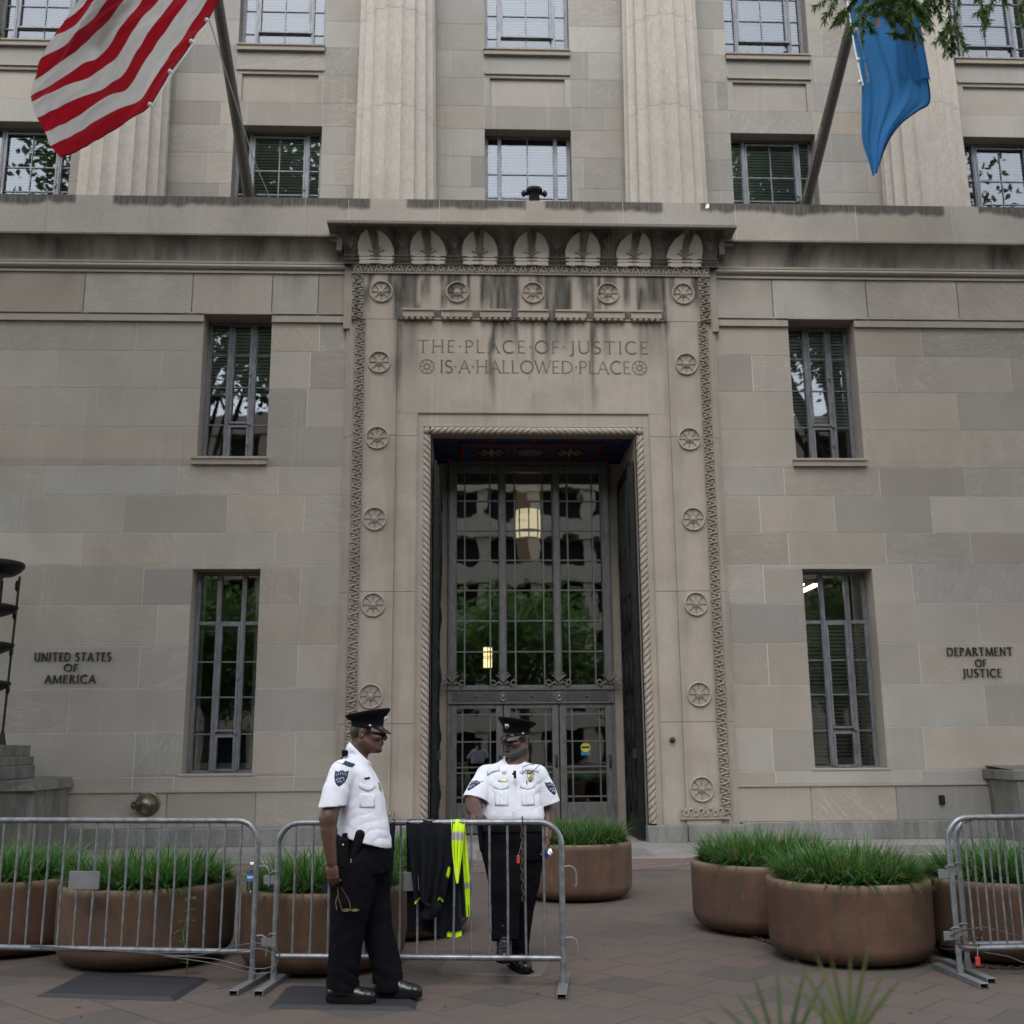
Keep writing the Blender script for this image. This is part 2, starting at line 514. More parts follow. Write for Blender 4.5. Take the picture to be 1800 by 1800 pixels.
    def prism(s, poly, y0, y1, **k):
        """extrude an (x, z) polygon (counter-clockwise seen from -y) between y0 (front) and y1"""
        n = len(poly)
        vs = [(x, y0, z) for x, z in poly] + [(x, y1, z) for x, z in poly]
        fs = [tuple(range(n)), tuple(range(2 * n - 1, n - 1, -1))]
        fs += [(i, n + i, n + (i + 1) % n, (i + 1) % n) for i in range(n)]
        s.add(vs, fs, **k)
    def build(s, name, mat, parent=None, loc=None, flat=False):
        me = bpy.data.meshes.new(name)
        me.from_pydata(s.v, [], s.f)
        mats = mat if isinstance(mat, (list, tuple)) else [mat]
        for m in mats:
            me.materials.append(M[m] if isinstance(m, str) else m)
        if s.f:
            me.polygons.foreach_set('use_smooth', s.sm)
            if len(mats) > 1:
                me.polygons.foreach_set('material_index', s.mi)
        for k, lst in s.at.items():
            lst = lst + [(0, 0, 0)] * (len(s.v) - len(lst))
            if k == 'stain':
                at = me.attributes.new(k, 'FLOAT', 'POINT')
                at.data.foreach_set('value', [float(x) if not hasattr(x, '__len__') else 0.0 for x in lst])
            else:
                at = me.attributes.new(k, 'FLOAT_COLOR', 'POINT')
                arr = np.ones((len(lst), 4), np.float32)
                arr[:, :3] = np.array([x if hasattr(x, '__len__') else (x, x, x) for x in lst], np.float32)
                at.data.foreach_set('color', arr.ravel())
        me.update()
        o = bpy.data.objects.new(name, me)
        COL.objects.link(o)
        if parent is not None: o.parent = parent
        if loc is not None: o.location = loc
        return o

def npmesh(name, V, F, mat, parent=None, loc=None, col=None, smooth=True):
    me = bpy.data.meshes.new(name)
    V = np.asarray(V, np.float32); F = np.asarray(F, np.int32)
    me.vertices.add(len(V)); me.vertices.foreach_set('co', V.ravel())
    k = F.shape[1]
    me.loops.add(F.size); me.loops.foreach_set('vertex_index', F.ravel())
    me.polygons.add(len(F))
    me.polygons.foreach_set('loop_start', np.arange(0, F.size, k, dtype=np.int32))
    me.polygons.foreach_set('loop_total', np.full(len(F), k, np.int32))
    me.update(calc_edges=True)
    me.polygons.foreach_set('use_smooth', np.full(len(F), smooth))
    if col is not None:
        at = me.attributes.new('col', 'FLOAT_COLOR', 'POINT')
        arr = np.ones((len(V), 4), np.float32)
        arr[:, :3] = np.asarray(col, np.float32)
        at.data.foreach_set('color', arr.ravel())
    me.materials.append(M[mat] if isinstance(mat, str) else mat)
    o = bpy.data.objects.new(name, me)
    COL.objects.link(o)
    if parent is not None: o.parent = parent
    if loc is not None: o.location = loc
    return o

def copy_tree(o, parent=None):
    c = o.copy(); COL.objects.link(c)
    if parent is not None: c.parent = parent
    for ch in list(o.children): copy_tree(ch, c)
    return c

def nz(x, y=0.0, z=0.0):
    return noise.noise(Vector((x, y, z)))

def rects_minus(r, holes):
    out = [r]
    for (hx0, hx1, hz0, hz1) in holes:
        nxt = []
        for (x0, x1, z0, z1) in out:
            if hx1 <= x0 or hx0 >= x1 or hz1 <= z0 or hz0 >= z1:
                nxt.append((x0, x1, z0, z1)); continue
            if hz0 > z0: nxt.append((x0, x1, z0, hz0))
            if hz1 < z1: nxt.append((x0, x1, hz1, z1))
            a, b = max(z0, hz0), min(z1, hz1)
            if hx0 > x0: nxt.append((x0, hx0, a, b))
            if hx1 < x1: nxt.append((hx1, x1, a, b))
        out = nxt
    return [q for q in out if q[1] - q[0] > 0.005 and q[3] - q[2] > 0.005]
# ================================================================ ground
g = MB(); g.quad((-300, -300, 0), (300, -300, 0), (300, 60, 0), (-300, 60, 0))
tag(g.build('pavement', 'brick_paving'), kind='structure')
g = MB(); g.quad((-40, -2.75, .004), (40, -2.75, .004), (40, 1.9, .004), (-40, 1.9, .004))
tag(g.build('granite_pavement', 'granite_paving'), kind='structure')
g = MB(); g.quad((-40, -4.2, .004), (40, -4.2, .004), (40, -2.75, .004), (-40, -2.75, .004))
tag(g.build('brick_border_pavement', 'brick_edge'), kind='structure')
g = MB(); g.quad((-300, -40, .004), (300, -40, .004), (300, -27, .004), (-300, -27, .004))
tag(g.build('road', 'asphalt'), kind='structure')

# ================================================================ courthouse
B = empty('courthouse', (0, 0, 0), 'grey limestone government building with fluted columns, tall carved doorway and dark grid windows', 'building')

GREY = 0.35
def blkcol():
    return (min(1, max(0, random.gauss(GREY, 0.3))), min(1, max(0, random.gauss(0.52, 0.22))), random.random() ** 1.5)

def ashlar(mb, courses, joints, x0, x1, holes, y, gap=0.013, stain=None):
    for i in range(len(courses) - 1):
        z0, z1 = courses[i], courses[i + 1]
        js = [x0] + sorted(j for j in joints.get(round(z0, 2), []) if x0 < j < x1) + [x1]
        for a, b in zip(js[:-1], js[1:]):
            for r in rects_minus((a, b, z0, z1), holes):
                col = blkcol()
                if r[0] != a and r[1] != b: pass
                mb.setat(blk=col)
                q = (r[0] + (gap / 2 if r[0] == a else 0), r[1] - (gap / 2 if r[1] == b else 0), r[2] + (gap / 2 if r[2] == z0 else 0), r[3] - (gap / 2 if r[3] == z1 else 0))
                if stain:
                    nx, nzz = max(1, int((q[1] - q[0]) / .12)), max(1, int((q[3] - q[2]) / .12))
                    P = np.zeros((nx + 1, nzz + 1, 3)); st = []
                    for u in range(nx + 1):
                        for v in range(nzz + 1):
                            px, pz = q[0] + (q[1] - q[0]) * u / nx, q[2] + (q[3] - q[2]) * v / nzz
                            P[u, v] = (px, y, pz); st.append(stain(px, pz))
                    mb.grid(P, smooth=False, per={'stain': st})
                else:
                    mb.quad((q[0], y, q[2]), (q[1], y, q[2]), (q[1], y, q[3]), (q[0], y, q[3]))

def fill_joints(courses, joints, ranges, lo=1.1, hi=2.3):
    for z in courses[:-1]:
        z = round(z, 2)
        js = joints.setdefault(z, [])
        for a, b in ranges:
            x = a + random.uniform(.3, hi)
            while x < b - .4:
                js.append(x); x += random.uniform(lo, hi)

def backing(mb, x0, x1, z0, z1, holes, y):
    for r in rects_minus((x0, x1, z0, z1), holes):
        mb.quad((r[0], y, r[2]), (r[1], y, r[2]), (r[1], y, r[3]), (r[0], y, r[3]))

def reveal(mb, h, ya, yb, blk=(.35, .5, .1)):
    x0, x1, z0, z1 = h
    mb.setat(blk=blk)
    mb.quad((x0, ya, z0), (x0, ya, z1), (x0, yb, z1), (x0, yb, z0))
    mb.quad((x1, ya, z1), (x1, ya, z0), (x1, yb, z0), (x1, yb, z1))
    mb.quad((x0, ya, z1), (x1, ya, z1), (x1, yb, z1), (x0, yb, z1))
    mb.quad((x0, ya, z0), (x0, yb, z0), (x1, yb, z0), (x1, ya, z0))

# ---- lower wall
LOW = [.9, 1.12, 1.85, 2.58, 3.30, 4.0, 4.70, 5.27, 5.95, 6.475, 7.2, 7.92, 8.63, 9.19]
JL = {.9: [-6.76, -6.08, -4.09], 1.12: [-6.75, -4.08], 1.85: [-7.89], 2.58: [-6.76, -4.09], 3.3: [-7.88, -6.51], 4.0: [-6.79, -4.09], 4.7: [-7.87, -6.31, -4.55],
      5.27: [-8.97, -7.21, -5.41, -4.07], 5.95: [-8.65, -6.31, -4.54], 6.48: [-8.97, -7.88, -6.77, -4.07], 7.2: [-9.21, -7.83, -4.08], 7.92: [-8.57, -6.72, -4.05], 8.63: [-7.2, -3.9]}
JR = {.9: [4.07, 6.6], 1.12: [4.04, 6.69], 1.85: [7.84], 2.58: [4.05, 6.74], 3.3: [7.86], 4.0: [4.06, 6.74], 4.7: [4.54, 6.3, 7.86],
      5.27: [4.06, 5.42, 7.2], 5.95: [4.54, 6.29, 7.87], 6.48: [4.07, 6.75, 8.95], 7.2: [7.87], 7.92: [4.07, 6.75, 8.95], 8.63: [7.3]}
JT = {}
for d in (JL, JR):
    for k, v in d.items(): JT.setdefault(k, []).extend(v)
fill_joints(LOW, JT, [(-16, -9.4), (9.4, 16)])
WL_LOW, WL_UP = (-5.96, -4.79, 1.16, 4.63), (-6.0, -4.77, 6.62, 9.335)
WR_LOW, WR_UP = (4.76, 6.02, 1.14, 4.62), (4.79, 6.04, 6.62, 9.335)
WLL_UP, WLL_LOW = (-10.95, -9.73, 6.62, 9.335), (-10.95, -9.73, 1.16, 4.63)
WRR_UP, WRR_LOW = (10.0, 11.2, 6.62, 9.335), (10.0, 11.2, 1.16, 4.63)
LWIN = [WL_LOW, WL_UP, WR_LOW, WR_UP, WLL_UP, WLL_LOW, WRR_UP, WRR_LOW]
PORT = (-3.25, 3.25, 0, 10.4)
def under_sill(x, z):
    # faint dirt runs under sills and along the very foot of the wall
    s = 0.0
    for (a, b, zz) in ((-6.1, -4.75, 6.5), (4.75, 6.1, 6.5)):
        if a < x < b and zz - 1.0 < z < zz: s = max(s, .10 * (1 - (zz - z)) * (.5 + nz(x * 5, 1)))
    if z > 8.4: s = max(s, .12 * (z - 8.4) * max(0, nz(x * 3, 7) + .2))
    return s
# base course below the ledge, and frieze above the band
JB = {.3: [-6.16, -4.7, 4.64, 6.11]}; fill_joints([.3, .9], JB, [(-16, -7.4), (7.4, 16)])
JF = {9.34: [-8.18, -6.23, -4.78, -3.94, 4.52, 6.31, 8.06]}; fill_joints([9.34, 10], JF, [(-16, -9.2), (9.2, 16)], 1.5, 2.6)
def frz(x, z): return max(0, .55 * (z - 9.55) / .6 * (nz(x * 2.2, 3.3) + .25)) if z > 9.6 else 0
for a, b in ((-16, -3.25), (3.25, 16)):
    mb = MB()
    ashlar(mb, LOW, JT, a, b, LWIN, 0.0, stain=under_sill)
    ashlar(mb, [.3, .87], JB, a, b, [], -0.05)
    ashlar(mb, [9.34, 10.13], JF, a, b, [], -0.045, stain=frz)
    for h in LWIN:
        if a < h[0] < b: reveal(mb, h, 0.0, .52)
    wl = mb.build('lower_wall', 'ashlar', B)
    mb = MB(); backing(mb, a, b, .3, 9.4, LWIN, 0.006); mb.build('mortar_joints', 'mortar', wl)
# ledges, bands, mouldings
for a, b in ((-16, -3.40), (3.40, 16)):
    mb = MB(); mb.setat(blk=(.3, .5, .1))
    mb.box(a, b, -.075, 0.02, .872, .905)
    mb.box(a, b, -.045, 0.02, .905, .93)
    for (p, q) in [r[:2] for r in rects_minus((a, b, 9.20, 9.31), [(h[0], h[1], 0, 99) for h in (WL_UP, WR_UP, WLL_UP, WRR_UP)])]:
        mb.box(p, q, -.03, .01, 9.20, 9.318)
        mb.box(p, q, -.05, .01, 9.19, 9.203)
    mb.box(a, b, -.075, 0, 10.13, 10.165)
    mb.box(a, b, -.055, 0, 10.165, 10.20)
    P = np.array([[(x, -.075 - .05 * math.sin(t * math.pi), 10.20 + .11 * t) for t in np.linspace(0, 1, 7)] for x in (a, b)])
    mb.grid(P, flip=False)
    mb.box(a, b, -.10, 0, 10.31, 10.35)
    for h in (WL_UP, WR_UP, WLL_UP, WRR_UP):
        if a < h[0] < b: mb.box(h[0], h[1], -.044, .05, 9.3365, 9.40)
    mb.build('string_course', 'ashlar', B)
mb = MB()
def cav(x, t): return max(0, min(1, .48 + .75 * nz(x * 1.7, t * .8, 2) + .5 * nz(x * 7, t, 5)))
xs = np.arange(-16, 16.01, .1); ts = np.linspace(0, 1, 9)
P = np.zeros((len(xs), 9, 3)); st = []
for i, x in enumerate(xs):
    for j, t in enumerate(ts):
        a = t * math.pi / 2
        P[i, j] = (x, -.06 - .20 * (1 - math.cos(a)), 10.35 + .42 * math.sin(a)); st.append(cav(x, t))
mb.setat(blk=(.3, .5, .1)); mb.grid(P, per={'stain': st})
mb.build('cavetto_cornice', 'ashlar', B)
# parapet
def prp(x, z):
    top = 11.565
    for c in (-8.05, -2.66, 2.84, 8.2):
        if abs(x - c) < .34: return 0.0
    if abs(x - .08) < .16: return 0.05
    dep = .22 + .09 * nz(x * 1.1, 9) + .06 * nz(x * 5, 4)
    return max(0, min(1, (z - (top - dep)) / .07))
PX = [-16, -13.2, -10.6, -8.9, -7.06, -4.2, -3.4, -1.72, 1.72, 3.85, 6.15, 8.0, 10.4, 13, 16]
mb = MB()
for a, b in zip(PX[:-1], PX[1:]):
    xs = np.linspace(a + .004, b - .004, max(2, int((b - a) / .05))); zs = np.linspace(10.80, 11.565, 20)
    P = np.array([[(x, -.25, z) for z in zs] for x in xs]); st = [prp(x, z) for x in xs for z in zs]
    mb.setat(blk=(random.uniform(.3, .7), random.uniform(.6, .9), random.uniform(0, .4))); mb.grid(P, smooth=False, per={'stain': st})
mb.setat(blk=(.4, .5, 0), stain=.6)
mb.quad((-16, -.25, 11.565), (16, -.25, 11.565), (16, 1.5, 11.60), (-16, 1.5, 11.60))
for a, b in ((-16, -3.72), (3.78, 16)):
    mb.box(a, b, -.30, -.1, 10.765, 10.80)
mb.box(-3.72, 3.78, -.24, -.1, 10.70, 10.80)
mb.box(-16, 16, -.242, .3, 10.78, 11.55)
mb.build('parapet', 'ashlar', B)
mb = MB(); mb.box(-16, 16, -.244, -.2, 10.80, 11.555); mb.build('parapet_joints', 'mortar', B)
# plinth
mb = MB()
for a, b in ((-16, -3.42), (3.42, 16)): mb.bevbox(a, b, -.16, .1, 0, .30, .012)
for s in (-1, 1):
    mb.bevbox(min(s * 1.81, s * 2.47), max(s * 1.81, s * 2.47), -.262, .1, 0.0, .27, .01)
    mb.bevbox(min(s * 2.48, s * 3.42), max(s * 2.48, s * 3.42), -.285, .1, 0.0, .27, .01)
mb.build('granite_plinth', 'granite', B)

# ---- upper wall
YU = 1.5
UX = [.06, -5.1, 5.22, -10.15, 10.2]
UW = []
for c in UX:
    UW += [(c - .9, c + .9, 11.62, 14.13), (c - .9, c + .9, 15.97, 19.0)]
PAN = [(c - .79, c + .79, 14.66, 15.32) for c in UX]
UCO = [11.6, 12.1, 12.8, 13.5, 14.13, 14.66, 15.32, 15.97, 16.6, 17.25, 17.9, 18.6, 19.3, 20.2]
UJ = {}
fill_joints(UCO, UJ, [(-16, 16)], 1.0, 1.9)
for z in UCO[:-1]:
    UJ[round(z, 2)] += [c + s * .9 for c in UX for s in (-1, 1)]
    UJ[round(z, 2)] = [j for j in UJ[round(z, 2)] if not any(abs(j - c) < .85 for c in UX)]
GREY = 0.8
mb = MB()
ashlar(mb, UCO, UJ, -16, 16, UW + PAN, YU, gap=.008)
for h in UW: reveal(mb, h, YU, YU + .42)
for h in PAN:
    reveal(mb, h, YU, YU + .05); mb.setat(blk=(random.uniform(.1, .5), random.uniform(.5, .8), .1))
    mb.quad((h[0], YU + .05, h[2]), (h[1], YU + .05, h[2]), (h[1], YU + .05, h[3]), (h[0], YU + .05, h[3]))
for c in UX:
    mb.setat(blk=(.3, .55, .1))
    mb.box(c - .9, c + .9, YU - .035, YU + .01, 15.40, 15.47)
mb.build('upper_wall', 'ashlar', B)
mb = MB(); backing(mb, -16, 16, 11.6, 20.2, UW + PAN, YU + .004); mb.build('upper_mortar_joints', 'mortar_grey', B)
mb = MB(); mb.box(-16, 16, YU - .3, 12, 20.2, 21.2); mb.box(-16, -15.9, .01, 12, 0, 20.2); mb.box(15.9, 16, .01, 12, 0, 20.2); mb.box(-16, 16, 11.9, 12, 0, 20.2)
mb.build('roof', 'carved', B)

# ---- columns
def column(cx):
    mb = MB()
    nf, sub = 18, 10
    zs = [11.58, 12.0, 12.6, 13.4, 14.2, 15.0, 16.0, 17.0, 18.0, 19.0, 20.2]
    P = np.zeros((len(zs), nf * sub, 3))
    for i, z in enumerate(zs):
        r = .835 - .012 * (z - 11.6)
        for k in range(nf * sub):
            f = (k % sub) / sub
            d = .07 * math.sin(math.pi * f) ** .8
            a = 2 * math.pi * k / (nf * sub) + R(-90) + math.pi / nf
            P[i, k] = (cx + (r - d) * math.cos(a), 1.13 + (r - d) * math.sin(a), z)
    mb.grid(P, closev=True, flip=True, smooth=False)
    # drum joints: thin dark hairlines
    o = mb.build('column', 'column', B)
    return o
for cx in (-2.65, 2.83, -8.05, 8.2): column(cx)
mb = MB()
for cx in (-2.65, 2.83, -8.05, 8.2):
    for zj in (14.05, 16.2, 18.3):
        zj += random.uniform(-.15, .15)
        nf, sub = 18, 10
        r = .8365 - .012 * (zj - 11.6)
        P = np.zeros((2, nf * sub, 3))
        for k in range(nf * sub):
            f = (k % sub) / sub; d = .07 * math.sin(math.pi * f) ** .8
            a = 2 * math.pi * k / (nf * sub) + R(-90) + math.pi / nf
            for q in (0, 1): P[q, k] = (cx + (r - d) * math.cos(a), 1.13 + (r - d) * math.sin(a), zj + q * .008)
        mb.grid(P, closev=True, flip=True)
mb.build('drum_joints', 'stone_dark', B)

# ---- windows
def window(h, yf, cols, rows, thick=(), casement=None, blind=None, room='room', sill=None, name='window', bcol='blind', deep=1.0, hatch=None, inner=False):
    """h opening; yf frame plane; cols/rows: fractions of bar positions; thick: indices of heavy mullions"""
    x0, x1, z0, z1 = h
    W_, H_ = x1 - x0, z1 - z0
    fr = MB()
    t = .055
    for a in (x0, x1 - t): fr.bevbox(a, a + t, yf - .03, yf + .05, z0, z1, .006)
    for a in (z0, z1 - t): fr.bevbox(x0 + t, x1 - t, yf - .028, yf + .05, a, a + t, .006)
    fr.box(x0 + t, x0 + t + .02, yf - .01, yf + .03, z0 + t, z1 - t); fr.box(x1 - t - .02, x1 - t, yf - .01, yf + .03, z0 + t, z1 - t)
    for i, c in enumerate(cols):
        ww = .042 if i in thick else .012
        xx = x0 + c * W_
        fr.bevbox(xx - ww, xx + ww, yf - (.045 if i in thick else .012), yf + .03, z0 + t, z1 - t, .004)
        if i in thick: fr.box(xx - .012, xx + .012, yf - .06, yf - .044, z0 + t, z1 - t)
    for i, c in enumerate(rows):
        hw = .011
        zz = z0 + c * H_
        fr.box(x0 + t, x1 - t, yf - .010, yf + .022, zz - hw, zz + hw)
    if casement:
        for (ca, cb, ra, rb) in casement:
            a, b = x0 + ca * W_ + .04, x0 + cb * W_ - .04
            c, d = z0 + ra * H_, z0 + rb * H_
            s = .042
            fr.bevbox(a, a + s, yf - .055, yf + .01, c, d, .005); fr.bevbox(b - s, b, yf - .055, yf + .01, c, d, .005)
            fr.bevbox(a + s, b - s, yf - .053, yf + .01, d - s, d, .005); fr.bevbox(a + s, b - s, yf - .053, yf + .01, c, c + s, .005)
            fr.box(b - .03, b + .012, yf - .085, yf - .05, (c + d) / 2 - .04, (c + d) / 2 + .03)
            fr.box(b - .02, b + .035, yf - .09, yf - .04, c - .03, c + .02)
    fo = fr.build(name, 'alu', B)
    p = MB(); p.quad((x0 + .02, yf + .012, z0 + .02), (x1 - .02, yf + .012, z0 + .02), (x1 - .02, yf + .012, z1 - .02), (x0 + .02, yf + .012, z1 - .02))
    p.build('pane', 'glass', fo)
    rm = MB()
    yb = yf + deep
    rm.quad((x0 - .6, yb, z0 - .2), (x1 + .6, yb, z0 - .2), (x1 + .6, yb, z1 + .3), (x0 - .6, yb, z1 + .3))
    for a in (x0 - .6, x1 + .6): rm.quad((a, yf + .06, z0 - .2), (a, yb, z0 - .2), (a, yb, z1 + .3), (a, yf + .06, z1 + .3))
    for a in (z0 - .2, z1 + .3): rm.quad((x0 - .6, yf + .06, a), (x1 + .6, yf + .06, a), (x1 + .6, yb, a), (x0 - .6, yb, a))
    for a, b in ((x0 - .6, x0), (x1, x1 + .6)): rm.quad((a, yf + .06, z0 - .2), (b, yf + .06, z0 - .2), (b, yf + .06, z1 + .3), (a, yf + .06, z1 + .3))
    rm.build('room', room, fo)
    if blind:
        bz0, bz1 = z0 + blind[0] * H_, z0 + blind[1] * H_
        bl = MB(); z = bz1
        tilt = blind[2] if len(blind) > 2 else .6
        while z > bz0:
            dz = .043 * tilt
            bl.quad((x0 + .05, yf + .09, z), (x1 - .05, yf + .09, z), (x1 - .05, yf + .09 + .045 * (1 - tilt * .72), z - dz), (x0 + .05, yf + .09 + .045 * (1 - tilt * .72), z - dz))
            z -= .066
        bl.box(x0 + .05, x1 - .05, yf + .085, yf + .12, bz0 - .035, bz0)
        bl.build('blind', bcol, fo)
    if inner:
        iw = MB()
        for (a, b, c, d) in ((.06, .10, .02, .99), (.86, .92, .02, .99)): iw.box(x0 + a * W_, x0 + b * W_, yf + .16, yf + .2, z0 + c * H_, z0 + d * H_)
        iw.box(x0 + .1 * W_, x0 + .86 * W_, yf + .165, yf + .19, z0 + .02 * H_, z0 + .05 * H_); iw.box(x0 + .1 * W_, x0 + .86 * W_, yf + .165, yf + .19, z0 + inner * H_, z0 + (inner + .035) * H_)
        iw.build('inner_sash', 'room_light', fo)
    if sill:
        sl_ = MB(); a, b, zz, hh, yw = sill
        sl_.setat(blk=(.2, .35, .1))
        sl_.bevbox(a, b, yw - .10, yw + .35, zz - hh * .35, zz, .01); sl_.box(a + .008, b - .008, yw - .075, yw + .3, zz - hh, zz - hh * .35)
        sl_.build('sill', 'ashlar', fo)
    return fo
YL = .40
up_rows, up_cols = (.27, .535, .765), (.335, .70)
for h, bl in ((WL_UP, (.50, .995, 1.0)), (WR_UP, (.27, .995, 1.0)), (WLL_UP, (.5, .99, 1.0)), (WRR_UP, (.3, .99, 1.0))):
    window(h, YL, up_cols, up_rows, thick=(0, 1), casement=[(.335, .70, .275, .985), (.335, .70, .02, .265)], blind=bl, sill=(h[0] - .08, h[1] + .03, 6.635, .14, 0))
lo_rows, lo_cols = (.19, .37, .545, .735), (.345, .715)
for h, bl, inn in ((WL_LOW, None, .70), (WR_LOW, (.02, .74, .85), .37), (WLL_LOW, None, .7), (WRR_LOW, (.05, .7, .4), .4)):
    fo = window(h, YL, lo_cols, lo_rows, thick=(0, 1), casement=[(.345, .715, .20, .735), (.345, .715, .01, .185)], blind=bl, inner=inn, sill=(h[0] - .06, h[1] + .06, 1.165, .13, .09), deep=2.2)
    fr = MB(); fr.bevbox(h[0] + .05, h[1] - .05, YL - .035, YL + .03, h[2] + .735 * (h[3] - h[2]) - .02, h[2] + .735 * (h[3] - h[2]) + .045, .006); fr.build('transom_bar', 'alu', fo)
    if h is WR_LOW:
        lt = MB()
        for dx in (0, .3): lt.box(4.95 + dx, 5.07 + dx, YL + .5, YL + 2.0, 4.46, 4.49)
        lt.build('ceiling_lamp', 'tube_glow', fo)
for k, c in enumerate(UX):
    window((c - .9, c + .9, 11.62, 14.13), YU + .30, (.175, .50, .825), (.13, .44, .655), thick=(0, 2), casement=[(.175, .825, .02, .96)] if k else None,
           blind=(.02, .98, .9) if k else (.5, .93, .95), sill=None)
    window((c - .9, c + .9, 15.97, 19.0), YU + .30, (.175, .50, .825), (.165, .35, .53, .71), thick=(0, 2), casement=[(.175, .825, .168, .9)],
           blind=(.17, .98, .9) if k in (0, 4) else (.2, .98, .75), sill=(c - .92, c + .92, 15.985, .14, YU))
# ================================================================ carved portal
LOBES = [-2.87 + .953 * i for i in range(7)]
STREAK = [(-2.12, .035, 8.9, .7), (-1.18, .03, 9.2, .8), (-.62, .03, 8.9, .8), (-.30, .03, 8.5, .8), (.30, .03, 8.3, .7), (.66, .03, 8.8, .8), (1.22, .03, 9.2, .8), (1.98, .03, 9.1, .7), (2.42, .03, 8.7, .8), (-2.44, .05, 7.5, .5), (-.02, .02, 7.5, .35), (-2.62, .05, 9.5, .5), (-1.95, .06, 9.5, .5), (.12, .05, 9.6, .5), (1.75, .05, 9.4, .6), (2.6, .05, 9.5, .5), (-2.31, .17, 9.2, .85), (-1.42, .13, 9.5, .6), (-.90, .06, 9.3, .6), (-.48, .17, 8.75, 1.0), (.47, .19, 8.6, 1.0), (.96, .07, 9.35, .7), (2.29, .16, 9.3, .7),
          (3.04, .04, 9.35, .8), (-2.98, .04, 9.3, .7), (-1.62, .03, 9.3, .6), (1.45, .10, 9.7, .5), (-.75, .03, 7.45, .55), (1.1, .04, 7.4, .5), (.2, .03, 8.05, .35),
          (-2.30, .16, 7.9, .30), (2.2, .2, 8.3, .28), (1.35, .03, 8.4, .4)]
def pstain(x, z):
    s = 0.0
    for (sx, sw, zl, a) in STREAK:
        wob = .05 * nz(z * 1.3, sx * 3)
        d = abs(x - sx - wob) / (sw * 1.15)
        if d < 1.25:
            top = 10.3
            t = (z - zl) / (top - zl)
            if t > -0.05:
                s = max(s, min(1, 1.75 * a) * min(1, max(0, t + .05) * 2.6) * min(1, (1.25 - d) * 3.4) * (.85 + .5 * nz(x * 14, z * 1.2, 4)))
    if z > 9.3: s = max(s, .24 * (z - 9.3) * (.5 + nz(x * 4, z, 8)))
    if 2.4 < abs(x) < 2.62 or 3.0 < abs(x): s = max(s, .12)
    # long faint runs below the rosettes
    for rz in (8.37, 6.95, 5.48, 3.97):
        if rz - 1.2 < z < rz - .2:
            for q in (-.16, .18):
                if abs(abs(x) - 2.79 - q) < .04: s = max(s, .22 * (1 - (rz - z) / 1.2))
    return max(0, min(1, s))

def panel(mb, x0, x1, z0, z1, y, step=.06):
    nx, n_z = max(1, int((x1 - x0) / step)), max(1, int((z1 - z0) / step))
    xs, zs = np.linspace(x0, x1, nx + 1), np.linspace(z0, z1, n_z + 1)
    P = np.array([[(x, y, z) for z in zs] for x in xs])
    mb.grid(P, smooth=False, per={'stain': [pstain(x, z) for x in xs for z in zs]})
    yb = 0.08
    for (a, b, c, d) in (((x0, z0), (x1, z0), 0, 0), ((x1, z0), (x1, z1), 0, 0), ((x1, z1), (x0, z1), 0, 0), ((x0, z1), (x0, z0), 0, 0)):
        mb.quad((a[0], y, a[1]), (a[0], yb, a[1]), (b[0], yb, b[1]), (b[0], y, b[1]))

pm = MB()
JZ = [.27, 1.96, 4.2, 7.0, 9.2]
panel(pm, -3.05, 3.05, 9.205, 10.12, -.20)
for s in (-1, 1):
    for a, b in zip(JZ[:-1], JZ[1:]):
        panel(pm, min(s * 3.05, s * 2.47), max(s * 3.05, s * 2.47), a + .004, b - .004, -.20, .08)
        panel(pm, min(s * 2.466, s * 2.076), max(s * 2.466, s * 2.076), a + .004, (b - .004) if a < 7 else 7.425, -.172, .1)
        xa, xb = s * 3.235, s * 3.335
        panel(pm, min(xa, xb), max(xa, xb), a + .003, b - .003, -.125, .2)
        xa, xb = s * 3.05, s * 3.235
        panel(pm, min(xa, xb), max(xa, xb), a, b, -.155, .2)
        xa, xb = s * 3.335, s * 3.40
        panel(pm, min(xa, xb), max(xa, xb), a + .003, b - .003, -.07, .2)
    # widened head
    panel(pm, min(s * 3.05, s * 3.31), max(s * 3.05, s * 3.31), 9.20, 10.12, -.19, .1)
    panel(pm, min(s * 3.31, s * 3.46), max(s * 3.31, s * 3.46), 9.05, 10.3, -.11, .1)
panel(pm, -2.466, 2.466, 7.42, 9.201, -.172)
for s in (-1, 1):
    panel(pm, min(s * 1.97, s * 2.08), max(s * 1.97, s * 2.08), .27, 7.178, -.150, .2)
panel(pm, -2.082, 2.082, 7.18, 7.425, -.150, .1)
pm.build('portal_surround', 'carved', B)

def lerp_(a, b, t): return a + (b - a) * max(0, min(1, t))
